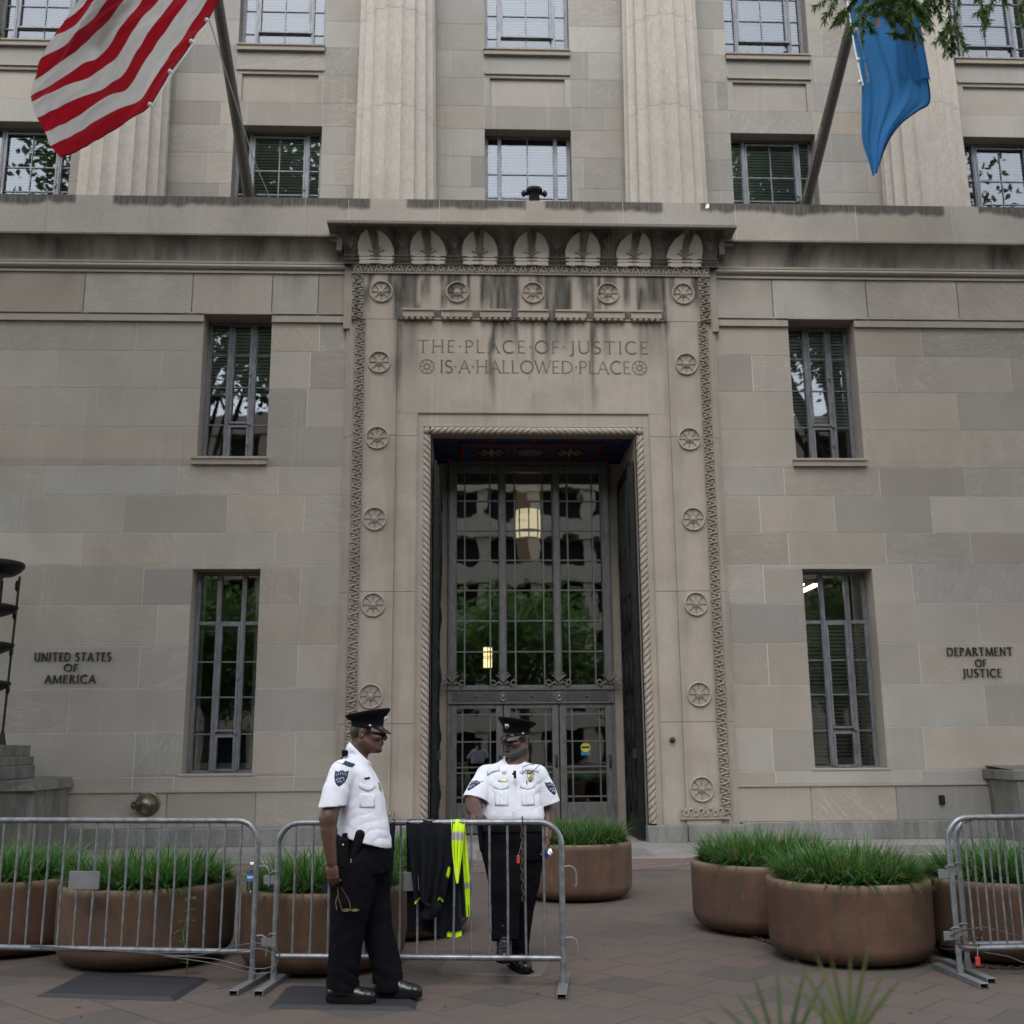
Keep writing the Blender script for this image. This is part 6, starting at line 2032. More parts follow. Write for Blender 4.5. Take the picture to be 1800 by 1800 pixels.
def head_frame(ear, yaw, pitch=0.0, roll=0.0):
    """maps (forward, left, up) relative to the ear midpoint into the world; yaw 0 faces -y, positive turns to +x"""
    m = Matrix.Rotation(yaw, 3, 'Z') @ Matrix.Rotation(roll, 3, 'Y') @ Matrix.Rotation(-pitch, 3, 'X')
    def f(a, b, c): return tuple(np.array(ear) + np.array(m @ Vector((b, -a, c))))
    return f, m

def add_head(F, hf, m, sc=1.0, k=.012, heavy=0.0):
    S = lambda a, b, c: hf(a * sc, b * sc, c * sc)
    def E(a, b, c, r, kk=k, op='+', extra=None):
        # r: (forward, side, up)
        rot = m if extra is None else m @ extra
        F.ell(S(a, b, c), (r[1] * sc, r[0] * sc, r[2] * sc), kk, op, rot)
    E(.008, 0, .050, (.102, .079, .088), .02)
    E(-.025, 0, .020, (.078, .073, .078), .02)
    E(.055, 0, -.020, (.062, .066, .085), .02)
    E(.060, 0, -.070, (.058, .056 + heavy * .3, .050), .02)
    F.cone(S(.0, .058, -.045), S(.080, .030, -.092), .026 + heavy, .022 + heavy, .02); F.cone(S(.0, -.058, -.045), S(.080, -.030, -.092), .026 + heavy, .022 + heavy, .02)
    E(.096, 0, -.098, (.022, .026, .020), .016)
    F.cone(S(.105, -.040, .040), S(.105, .040, .040), .016, .016, .016)
    for q in (-1, 1):
        E(.118, q * .033, .016, (.020, .021, .013), .012, '-')
        E(.088, q * .052, -.015, (.030, .022, .020), .016)
        E(.099, q * .032, .014, (.0135, .0155, .0115), .004)
        F.cone(S(.113, q * .016, .022), S(.106, q * .050, .024), .0055, .004, .006)
    F.chain([S(.113, 0, .032), S(.122, 0, .010), S(.138, 0, -.016)], [.0105, .0115, .0140], .012)
    for q in (-1, 1): E(.124, q * .017, -.021, (.013, .0115, .0105), .010)
    E(.132, 0, -.030, (.012, .014, .006), .006)
    E(.116, 0, -.049, (.013, .027, .0085), .007); E(.113, 0, -.064, (.0135, .024, .0095), .007)
    F.cone(S(.131, -.021, -.0565), S(.131, .021, -.0565), .0028, .0028, .004, '-')
    E(.116, 0, -.079, (.016, .020, .007), .010, '-')
    for q in (-1, 1):
        rr = Matrix.Rotation(q * .35, 3, 'Z')
        E(-.008, q * .080, .004, (.019, .0085, .033), .006, '+', rr)
        E(-.002, q * .088, .008, (.010, .006, .018), .004, '-', rr)
    return S

def add_hand(F, wrist, dirv, palm_n, L=.19, curl=.5, thumb=1, k=.006, spread=1.0, fingers=None):
    """palm + five fingers. dirv: wrist->knuckles, palm_n: the way the palm faces, thumb side = dirv x palm_n * thumb"""
    w_ = np.array(wrist, float); d = np.array(dirv, float); d /= np.linalg.norm(d)
    n = np.array(palm_n, float); n -= d * (n @ d); n /= np.linalg.norm(n)
    t = np.cross(d, n) * thumb
    P = lambda a, b, c: w_ + d * a * L + t * b * L + n * c * L
    F.cone(P(-.05, 0, 0), P(.25, 0, 0), .145 * L, .19 * L, .012, flat=(n, .62))
    for b in (-.17, -.06, .06, .17): F.cone(P(.18, b * .8, 0), P(.50, b * 1.05, -.01), .085 * L, .062 * L, .010)
    F.ell(P(.22, .17, .05), (.11 * L,) * 3, .012)
    fl_ = fingers or [.40, .45, .42, .33]
    for i, b in enumerate((.18, .062, -.062, -.175)):
        ln = fl_[i]; c = curl[i] if isinstance(curl, (list, tuple)) else curl * (1 + .12 * i)
        p = P(.50, b, -.01); a1 = c * .7; pts = [p]; ang = a1
        for sgm, fr in enumerate((.45, .32, .23)):
            p = p + (d * math.cos(ang) + n * math.sin(ang) + t * b * .25 * spread) * L * ln * fr; pts.append(p); ang += c * (1.0 if sgm == 0 else .7)
        F.chain(pts, [.0575 * L, .054 * L, .048 * L, .040 * L], .004)
    p = P(.16, .17, .03); pts = [p]
    for a, b, c in ((.13, .14, .06), (.13, .05, .06), (.11, .01, .04)):
        p = p + (d * a + t * b + n * c) * L; pts.append(p)
    F.chain(pts, [.078 * L, .066 * L, .058 * L, .045 * L], .006)

def boot(parent, loc, heel, toe, zs, h=.17, w=.052, pitch=0.0, name='boot'):
    """heel/toe: ground points (x, y); zs: sole bottom height at heel"""
    a = np.array([*heel, zs]); b = np.array([*toe, zs + pitch])
    d = b - a; L = np.linalg.norm(d); d /= L
    s = np.cross([0, 0, 1], d); s /= np.linalg.norm(s); u = np.cross(d, s)
    Q = lambda x, y, z: a + d * x * L + s * y + u * z
    pts = [Q(*p) for p in ((0, 0, 0), (1, 0, 0), (.2, 0, h + .08))]
    lo = np.min(pts, 0) - .09; hi = np.max(pts, 0) + .09
    F = Field(lo, hi, .005)
    F.chain([Q(.15, 0, .060), Q(.45, 0, .055), Q(.76, 0, .046), Q(.87, 0, .042)], [w * .88, w * .90, w * .98, w * .84], .015, flat=(u, .78))
    F.cone(Q(.20, 0, .07), Q(.22, 0, h + .06), w * .98, w * 1.0, .02)
    F.cone(Q(.28, 0, .115), Q(.58, 0, .066), w * .76, w * .66, .03)
    F.half(Q(0, 0, .022), -u, lo, hi)
    F.warp(lambda X, Y, Z: .0022 * np.sin((X * d[0] + Y * d[1]) * 160) * bump(X, Y, Z, Q(.62, 0, .09), (.05, .05, .03)), lo, hi)
    o = F.build(name, 'boot', parent, loc)
    mb = MB()
    out = []
    for t in np.linspace(0, 2 * math.pi, 30, endpoint=False):
        c, sn = math.cos(t), math.sin(t)
        ww = w * (1.06 if c > 0 else .93)
        out.append((.5 + .51 * (abs(c) ** .75) * (1 if c > 0 else -1), ww * (abs(sn) ** .8) * (1 if sn > 0 else -1) * (.92 if -.3 < c < .25 else 1.04)))
    rows = []
    for z, g in ((.0, .95), (.004, 1.0), (.030, 1.015), (.038, .99)): rows.append([tuple(Q(.5 + (x - .5) * g, y * g, z) - np.array(loc)) for x, y in out])
    mb.grid(np.array(rows), closev=True, flip=True)
    mb.add(rows[0], [tuple(range(30))[::-1]]); mb.add(rows[-1], [tuple(range(30))])
    for k in range(16):
        x = .10 + .84 * k / 15
        if .36 < x < .44: continue
        for q in (-1, 1):
            mb.tube([Q(x, q * w * .75, .010) - np.array(loc), Q(x, q * w * 1.03, .010) - np.array(loc)], .0065, 5)
    mb.build('sole', 'sole', o)
    mb = MB()
    for k in range(4):
        x = .40 + .075 * k; z = .150 - .020 * k
        mb.tube([Q(x, -.022, z - .008) - np.array(loc), Q(x + .01, 0, z + .002) - np.array(loc), Q(x + .02, .022, z - .008) - np.array(loc)], .0042, 5)
    mb.build('laces', 'patent', o)
    return o

def police_cap(parent, loc, hf, m, sc=1.0, badge='silver', tilt=0.0):
    """eight-point uniform cap; built in head coordinates (forward, left, up)"""
    lo_ = np.array(loc)
    G = lambda a, b, c: np.array(hf(a * sc, b * sc, c * sc)) - lo_
    N = 40
    def ring(rf, rb, rs, z0, slope, fwd=0.0, oct=0.0):
        out = []
        for i in range(N):
            t = 2 * math.pi * i / N
            c, s_ = math.cos(t), math.sin(t)
            r = 1 + oct * (abs(math.cos(4 * t)) - .5)
            a = fwd + (rf if c > 0 else rb) * c * r; b = rs * s_ * r
            out.append(G(a + .008, b, z0 + slope * a))
        return out
    mb = MB()
    rows = [ring(.109, .107, .088, .048, -.02), ring(.111, .108, .089, .070, 0.0), ring(.111, .109, .0895, .093, .06),
            ring(.128, .128, .110, .112, .13, 0, .03), ring(.146, .146, .128, .136, .17, 0, .06), ring(.150, .150, .132, .147, .18, 0, .065), ring(.140, .142, .124, .153, .19, 0, .05), ring(.07, .07, .06, .158, .19), ring(.001, .001, .001, .160, .19)]
    mb.grid(np.array(rows), closev=True, flip=True)
    cap = mb.build('cap', 'cap_cloth', parent)
    mb = MB()
    R1 = ring(.1125, .1095, .0905, .050, -.02); R2 = ring(.1130, .1100, .0908, .064, -.01)
    fr = [i for i in range(N) if math.cos(2 * math.pi * i / N) > -.1]
    fr = sorted(fr, key=lambda i: (i + N // 2) % N)
    mb.grid(np.array([[R1[i] for i in fr], [R2[i] for i in fr]]), smooth=True)
    mb.build('chin_strap', 'patent', cap)
    mb = MB()
    P = []
    for j in range(9):
        v = j / 8
        row = []
        for i in range(25):
            t = R(-68 + 136 * i / 24)
            c, s_ = math.cos(t), math.sin(t)
            ext = .058 * (max(0, c) ** 1.1) * v
            a = .008 + .110 * c + ext * c * 1.0; b = .0885 * s_ * (1 + .12 * v)
            row.append(G(a, b, .050 - .028 * v * c - .012 * v * v))
        P.append(row)
    P = np.array(P); mb.grid(P); mb.grid(P - np.array([0, 0, .004]), flip=True)
    mb.build('visor', 'patent', cap)
    for q in (-1, 1):
        mb = MB(); mb.sphere(tuple(G(.045, q * .0865, .060)), .0085, 10, 8); mb.build('button', 'silver', cap)
    mb = MB()
    pts = []
    for i in range(18):
        t = 2 * math.pi * i / 18; r = .021 * (1 + .16 * math.cos(3 * t + 1.5)); pts.append((r * math.sin(t), r * 1.25 * math.cos(t)))
    vs = [G(.124 + .010 * z, x, .115 + z) for x, z in pts]; f2 = [G(.135 + .010 * z, x * .75, .115 + z * .75) for x, z in pts]
    n = len(pts); mb.add(vs + f2, [(i, (i + 1) % n, n + (i + 1) % n, n + i) for i in range(n)] + [tuple(range(n, 2 * n))], smooth=True)
    mb.sphere(tuple(G(.138, 0, .115)), .009, 10, 6)
    mb.build('cap_badge', badge, cap)
    return cap

def on_surf(fld_obj, p, d, off=.002):
    """project p along d onto a built mesh object (local coords)"""
    return fld_obj.closest_point_on_mesh(Vector(p))

def decal(obj, center, right, up, poly, mat, parent, name, off=.003, sub=1):
    """small flat applique following the cloth: polygon points are pulled onto the mesh surface"""
    c, r, u = Vector(center), Vector(right).normalized(), Vector(up).normalized()
    nrm = r.cross(u).normalized()
    def pj(x, y, o_):
        p = c + r * x + u * y
        hit, loc, no, _ = obj.ray_cast(p + nrm * .15, -nrm, distance=.4)
        if not hit:
            ok, loc, no, _ = obj.closest_point_on_mesh(p)
        return loc + nrm * o_
    n = len(poly)
    cx, cy = sum(p[0] for p in poly) / n, sum(p[1] for p in poly) / n
    vs = [pj(cx, cy, off)]
    fs = []
    rings = 3
    for k in range(1, rings + 1):
        for x, y in poly: vs.append(pj(cx + (x - cx) * k / rings, cy + (y - cy) * k / rings, off))
    for i in range(n): fs.append((0, 1 + i, 1 + (i + 1) % n))
    for k in range(rings - 1):
        for i in range(n):
            a, b = 1 + k * n + i, 1 + k * n + (i + 1) % n
            fs.append((a, a + n, b + n, b))
    # skirt down to the cloth
    b0 = len(vs)
    for x, y in poly: vs.append(pj(x, y, -.002))
    o0 = 1 + (rings - 1) * n
    for i in range(n): fs.append((o0 + i, b0 + i, b0 + (i + 1) % n, o0 + (i + 1) % n))
    mb = MB(); mb.add(vs, fs, smooth=True)
    return mb.build(name, mat, parent)
SHIELD = [(-.5, .46), (-.25, .40), (0, .5), (.25, .40), (.5, .46), (.48, .1), (.36, -.22), (.18, -.42), (0, -.52), (-.18, -.42), (-.36, -.22), (-.48, .1)]
def rectp(x0, x1, y0, y1, n=3):
    return [(lerp(x0, x1, i / n), y0) for i in range(n)] + [(x1, lerp(y0, y1, i / n)) for i in range(n)] + [(lerp(x1, x0, i / n), y1) for i in range(n)] + [(x0, lerp(y1, y0, i / n)) for i in range(n)]
def shoulder_patch(shirt, person, c, r, u, s=.085):
    pt = decal(shirt, c, r, u, [(x * s, y * s * 1.15) for x, y in SHIELD], 'patch', person, 'shoulder_patch', .0025)
    mb = MB()
    c, r, u = Vector(c), Vector(r).normalized(), Vector(u).normalized(); n_ = r.cross(u)
    def pj(x, y):
        hit, loc, no, _ = shirt.ray_cast(c + r * x + u * y + n_ * .15, -n_, distance=.4)
        return (loc if hit else c + r * x + u * y) + n_ * .0042
    for i in range(6):      # arched row of stitched marks, a scroll and small stars
        x = (-.34 + .136 * i) * s; y = (.24 + .08 * (1 - (2 * i / 5 - 1) ** 2)) * s
        mb.tube([pj(x, y - .07 * s), pj(x + .02 * s, y + .09 * s)], .0016, 4)
    mb.tube([pj((-.26 + .13 * k) * s, (-.02 - .05 * math.sin(k * 1.5)) * s) for k in range(5)], .0022, 5)
    for x, y in ((-.26, -.14), (.26, -.14), (-.12, -.28), (.12, -.28), (0, -.2)): mb.sphere(tuple(pj(x * s, y * s)), .0042, 6, 4)
    mb.build('stitching', 'patch_mark', pt)
    return pt
# ---------------------------------------------------------------- guard in profile (left)
def guard_profile():
    L0 = (-1.90, -11.25, 0.0)
    Y0 = -11.25
    hf, hm = head_frame((-1.883, Y0, 1.675), R(84), R(-2))
    # body: one continuous skin
    F = Field((-2.35, -11.68, .02), (-1.45, -10.85, 1.88), .005)
    S = add_head(F, hf, hm, 1.0)
    F.chain([S(-.018, 0, -.05), S(-.040, 0, -.13), (-1.955, Y0, 1.44)], [.063, .064, .085], .03)
    F.stack([(.92, -1.885, Y0, .15, .15), (1.1, -1.89, Y0, .15, .16), (1.38, -1.94, Y0, .12, .17), (1.47, -1.955, Y0, .06, .13)], 0, 2.2, .03)
    # near (right) arm hangs
    sh, el, wr = (-2.015, -11.43, 1.40), (-2.085, -11.495, 1.155), (-2.055, -11.50, .885)
    F.chain([(-1.95, -11.3, 1.42), sh], [.09, .07], .03)
    F.chain([sh, (-2.06, -11.47, 1.25), el], [.066, .060, .052], .035)
    F.chain([el, (-2.082, -11.50, 1.08), (-2.068, -11.50, .97), wr], [.051, .051, .042, .032], .035)
    add_hand(F, (-2.053, -11.50, .875), (.10, -.02, -1), (.35, 1, .05), .175, [.35, .5, .65, .8], thumb=-1)
    # far arm, forearm resting forward behind the belly
    F.chain([(-1.95, -11.2, 1.42), (-1.99, -11.06, 1.39), (-1.98, -11.0, 1.14), (-1.85, -11.03, .96), (-1.80, -11.04, .90)], [.09, .066, .054, .044, .032], .02)
    add_hand(F, (-1.795, -11.04, .895), (.25, -.05, -1), (-.1, -1, 0), .17, .5, thumb=1)
    # legs inside the trousers
    for a, b, c in (((-1.92, -11.34, .95), (-1.955, -11.355, .5), (-1.985, -11.335, .10)), ((-1.87, -11.15, .95), (-1.82, -11.17, .5), (-1.715, -11.21, .10))):
        F.chain([a, b, c], [.085, .06, .045], .02)
    hairz = np.array(S(-.02, 0, .035))
    def bc(V):
        col = np.tile(SKIN1, (len(V), 1)).astype(np.float32)
        rel_ = (V - np.array(hf(0, 0, 0))) @ np.array(hm)      # columns: left, -forward, up
        fwd, up = -rel_[:, 1], rel_[:, 2]
        hair = (up > -.02 + .35 * np.maximum(0, fwd + .02)) & (fwd < .045) & (up > -.045) & (V[:, 2] > 1.6) & ~((np.abs(fwd + .005) < .026) & (np.abs(rel_[:, 0]) > .068) & (up < .04))
        col[hair] = (.012, .009, .008)
        lips = (fwd > .110) & (np.abs(up + .056) < .017) & (np.abs(rel_[:, 0]) < .026); col[lips] = SKIN1 * np.array((.95, .75, .8))
        mo = (fwd > .105) & (np.abs(up + .040) < .006) & (np.abs(rel_[:, 0]) < .03); col[mo] = (.014, .010, .009)
        eye = (fwd > .098) & (np.abs(up - .014) < .0055) & (np.abs(np.abs(rel_[:, 0]) - .033) < .012); col[eye] = (.16, .14, .13)
        iris = eye & (np.abs(np.abs(rel_[:, 0]) - .033) < .005); col[iris] = (.01, .008, .007)
        br = (fwd > .09) & (np.abs(up - .034) < .0055) & (np.abs(np.abs(rel_[:, 0]) - .032) < .022); col[br] = (.013, .010, .009)
        hand = V[:, 2] < .74
        return col
    P = F.build('person', 'skin', None, L0, bc)
    P.location = L0
    tag(P, 'guard in white shirt standing in profile on a mat, holding sunglasses in the lowered hand', 'person')

    # shirt
    F = Field((-2.32, -11.72, .86), (-1.58, -10.85, 1.66), .005)
    def tors(X, Y, Z):
        low = np.clip((1.20 - Z) / .22, 0, 1)
        return (-.0022 * sfold(X, Y, Z, (.55, .1, 1), 54, .3, (16, 7, 9), 2.2) * low * np.clip(.6 + sfold(X, Y, Z, (1, .5, .3), 14, 1.), 0, 1.3)
                - .0020 * sfold(X, Y, Z, (-.8, .3, 1), 75, 1.0, (15, 9, 21), 2.0) * (.4 + .6 * low)
                - .003 * sfold(X, Y, Z, (1, .2, .55), 48, 2.2, (6, 3, 9), 1.2) * bump(X, Y, Z, (-1.85, Y0 - .2, 1.3), (.14, .2, .13)))
    F.stack([(.935, -1.83, Y0 + .00, .130, .17), (.965, -1.868, Y0, .170, .200), (1.01, -1.876, Y0, .174, .206), (1.07, -1.882, Y0, .168, .203), (1.15, -1.895, Y0, .165, .198), (1.26, -1.915, Y0, .168, .196), (1.36, -1.938, Y0, .160, .205),
             (1.44, -1.955, Y0, .130, .205), (1.49, -1.955, Y0, .100, .16), (1.53, -1.95, Y0, .075, .10)], 0, 2.35, .02, disp=tors)
    F.half((-1.85, Y0, .985), (-.28, 0, -1), (-2.3, -11.7, .86), (-1.58, -10.85, 1.06))
    # shoulders and sleeves
    BODY = F; F = Field((-2.32, -11.72, .86), (-1.58, -10.85, 1.66), .005)
    F.chain([(-1.955, -11.30, 1.465), (-2.01, -11.42, 1.425)], [.075, .082], .03)
    F.chain([(-2.01, -11.42, 1.425), (-2.045, -11.465, 1.32), (-2.075, -11.49, 1.17)], [.083, .085, .088], .025, flat=((0, 1, 0), .92))
    F.chain([(-1.955, -11.2, 1.465), (-1.99, -11.08, 1.42), (-1.985, -11.02, 1.20)], [.075, .08, .085], .03)
    F.warp(lambda X, Y, Z: -.004 * sfold(X, Y, Z, (.9, .2, .75), 78, .4, (9, 5, 7), 1.6) * bump(X, Y, Z, (-2.0, -11.46, 1.36), (.085, .1, .08)) - .003 * sfold(X, Y, Z, (1, 0, .2), 60, 1.0, (3, 2, 12), .9) * bump(X, Y, Z, (-2.07, -11.5, 1.24), (.08, .1, .06)),
           (-2.3, -11.72, 1.1), (-1.85, -11.3, 1.5))
    F.half((-2.07, -11.49, 1.222), (.06, 0, -1), (-2.32, -11.72, .9), (-1.94, -11.385, 1.26))
    F.half((-1.98, -11.02, 1.215), (0, 0, -1), (-2.2, -11.06, .9), (-1.85, -10.85, 1.25))
    F.chain([(-2.055, -11.48, 1.245), (-2.085, -11.495, 1.12)], [.064, .068], .004, '-')
    BODY.merge(F, .018); F = BODY
    # collar
    F.chain([(-1.942, Y0, 1.575), (-1.918, Y0, 1.50)], [.070, .080], .012)
    F.cone((-1.955, Y0 - .06, 1.575), (-1.868, Y0 - .055, 1.495), .016, .020, .008); F.cone((-1.955, Y0 + .06, 1.575), (-1.868, Y0 + .055, 1.495), .016, .020, .008)
    F.half((-1.93, Y0, 1.575), (.70, 0, .72), (-2.1, -11.45, 1.48), (-1.75, -11.05, 1.66))
    F.chain([S(-.018, 0, -.06), (-1.935, Y0, 1.47)], [.061, .062], .004, '-')
    # placket, pocket flap
    shirt = F.build('shirt', 'shirt', P, L0)
    l = lambda p: tuple(np.array(p) - np.array(L0))
    shoulder_patch(shirt, P, l((-2.012, -11.52, 1.40)), (1, -.05, 0), (.10, 0, 1), .088)
    decal(shirt, l((-1.845, -11.43, 1.395)), (1, .45, .12), (0, 0, 1), rectp(-.022, .022, -.006, .006), 'belt', P, 'name_bar', .004)
    pk = decal(shirt, l((-1.845, -11.43, 1.325)), (1, .45, -.05), (0, 0, 1), [(-.058, .040), (.058, .040), (.058, .012), (.03, -.002), (0, -.012), (-.03, -.002), (-.058, .012)], 'shirt', P, 'pocket_flap', .005)
    decal(shirt, l((-1.845, -11.43, 1.27)), (1, .45, -.05), (0, 0, 1), rectp(-.052, .052, -.062, .03), 'shirt', P, 'pocket', .0025)
    decal(shirt, l((-1.745, -11.33, 1.335)), (.5, 1, 0), (0, 0, 1), [(x * .04, y * .058) for x, y in SHIELD], 'gold', P, 'badge', .005)
    decal(shirt, l((-1.985, -11.385, 1.485)), (.8, -.35, -.25), (.25, .2, 1), rectp(-.055, .055, -.020, .020), 'shirt', P, 'epaulette', .006)
    decal(shirt, l((-1.955, -11.385, 1.485)), (.9, -.2, -.35), (.35, 0, 1), rectp(-.026, .032, -.013, .010), 'patch', P, 'rank_slide', .010)
    mb = MB()
    mb.tube([l(p) for p in ((-1.99, Y0 - .09, 1.56), (-2.01, Y0 - .13, 1.535), (-2.06, Y0 - .17, 1.475), (-2.095, Y0 - .16, 1.41), (-2.10, Y0 - .1, 1.3), (-2.09, Y0 - .08, 1.15), (-2.05, Y0 - .1, 1.03))], .0042, 6)
    mb.bevbox(*sum([[a - L0[0], b - L0[0]] for a, b in ((-2.025, -1.985),)], []), Y0 - .135 - L0[1], Y0 - .09 - L0[1], 1.535, 1.575, .006)
    mb.build('radio_cord', 'belt', P)

    # trousers
    F = Field((-2.28, -11.55, .06), (-1.50, -10.95, 1.06), .005)
    F.stack([(.80, -1.885, Y0, .185, .178), (.88, -1.878, Y0, .185, .18), (.96, -1.872, Y0, .172, .178), (1.03, -1.87, Y0, .162, .172)], 0, 2.3, .02)
    F.chain([(-1.925, -11.335, .84), (-1.945, -11.35, .62), (-1.965, -11.352, .42), (-1.985, -11.34, .20), (-1.985, -11.335, .07)], [.148, .132, .108, .101, .104], .03)
    F.chain([(-1.85, -11.165, .84), (-1.825, -11.17, .62), (-1.785, -11.18, .42), (-1.718, -11.20, .20), (-1.705, -11.21, .08)], [.145, .122, .100, .096, .099], .03)
    F.warp(lambda X, Y, Z: -.0050 * sfold(X, Y, Z, (.5, .2, 1), 68, 0, (11, 6, 5), 1.4) * bump(X, Y, Z, (-1.9, -11.3, .19), (.4, .3, .085))
           - .0032 * sfold(X, Y, Z, (-.7, .3, 1), 46, 1, (7, 4, 3), 1.5) * bump(X, Y, Z, (-1.88, -11.3, .48), (.4, .3, .12))
           - .0032 * sfold(X, Y, Z, (1, .3, 1.1), 52, 2, (5, 9, 4), 1.5) * bump(X, Y, Z, (-1.78, -11.3, .80), (.2, .3, .14)))
    F.half((-1.98, -11.33, .098), (-.12, 0, -1), (-2.2, -11.5, 0), (-1.83, -11.27, .14)); F.half((-1.72, -11.2, .112), (.10, 0, -1), (-1.9, -11.27, 0), (-1.5, -11.0, .15))
    F.half((0, 0, 1.028), (0, 0, 1), (-2.3, -11.6, 1.0), (-1.4, -10.9, 1.1))
    F.build('trousers', 'trousers', P, L0)
    boot(P, L0, (-2.085, -11.335), (-1.775, -11.375), .022, .15, .052)
    boot(P, L0, (-1.795, -11.21), (-1.490, -11.255), .022, .15, .052)
    # duty belt with pouches and radio
    F = Field((-2.15, -11.62, .78), (-1.62, -10.98, 1.08), .005)
    F.stack([(.965, -1.878, Y0, .168, .190), (1.018, -1.878, Y0, .164, .186)], 0, 2.3, .006)
    F.build('duty_belt', 'belt', P, L0)
    mb = MB(); mb.bevbox(-2.01 - L0[0], -1.955 - L0[0], -11.475 - L0[1], -11.415 - L0[1], .84, 1.03, .012); mb.bevbox(-1.998 - L0[0], -1.967 - L0[0], -11.47 - L0[1], -11.43 - L0[1], 1.03, 1.055, .005); mb.build('radio_pouch', 'belt', P)
    mb = MB()
    F = Field((-1.98, -11.56, .84), (-1.80, -11.36, 1.08), .005); F.cone((-1.885, -11.445, 1.045), (-1.925, -11.45, .915), .033, .028, .01, flat=((0, 1, 0), .75)); F.build('phone_pouch', 'belt', P, L0)
    mb.sphere(l((-1.99, -11.478, .985)), .007, 8, 6); mb.tube([l((-1.935, -11.48, .90)), l((-1.938, -11.482, .875))], .003, 6); mb.build('snap', 'silver', P)
    police_cap(P, L0, hf, hm, 1.0)
    # sunglasses hanging from the fingers
    sg_ = empty('sunglasses', (-2.01, -11.495, .70), 'thin gold-framed sunglasses dangling from the lowered hand of the guard in profile', 'sunglasses')
    mb = MB()
    mb.tube([(-.005, 0, .03), (.0, -.005, -.03), (.02, -.012, -.085), (.03, -.012, -.105)], .0018, 6)
    mb.tube([(.012, .012, .03), (.04, .015, -.01), (.07, .01, -.06), (.078, .0, -.105)], .0018, 6)
    mb.tube([(-.005, 0, -.02), (-.015, -.005, -.06), (-.006, -.01, -.105)], .0017, 6)
    for cx_ in (.052, .108):
        mb.tube([(cx_ + .026 * math.cos(t), -.012 + .012 * math.sin(t), -.107 + .004 * math.sin(t)) for t in np.linspace(0, 6.28, 15)], .0018, 6, caps=False)
    mb.build('wire_frame', 'gold_wire', sg_)
    mb = MB()
    for cx_ in (.052, .108): mb.sphere((cx_, -.012, -.107), .024, 12, 6, (1, .45, .12))
    mb.build('lens', 'lens', sg_)
    return P
guard_profile()

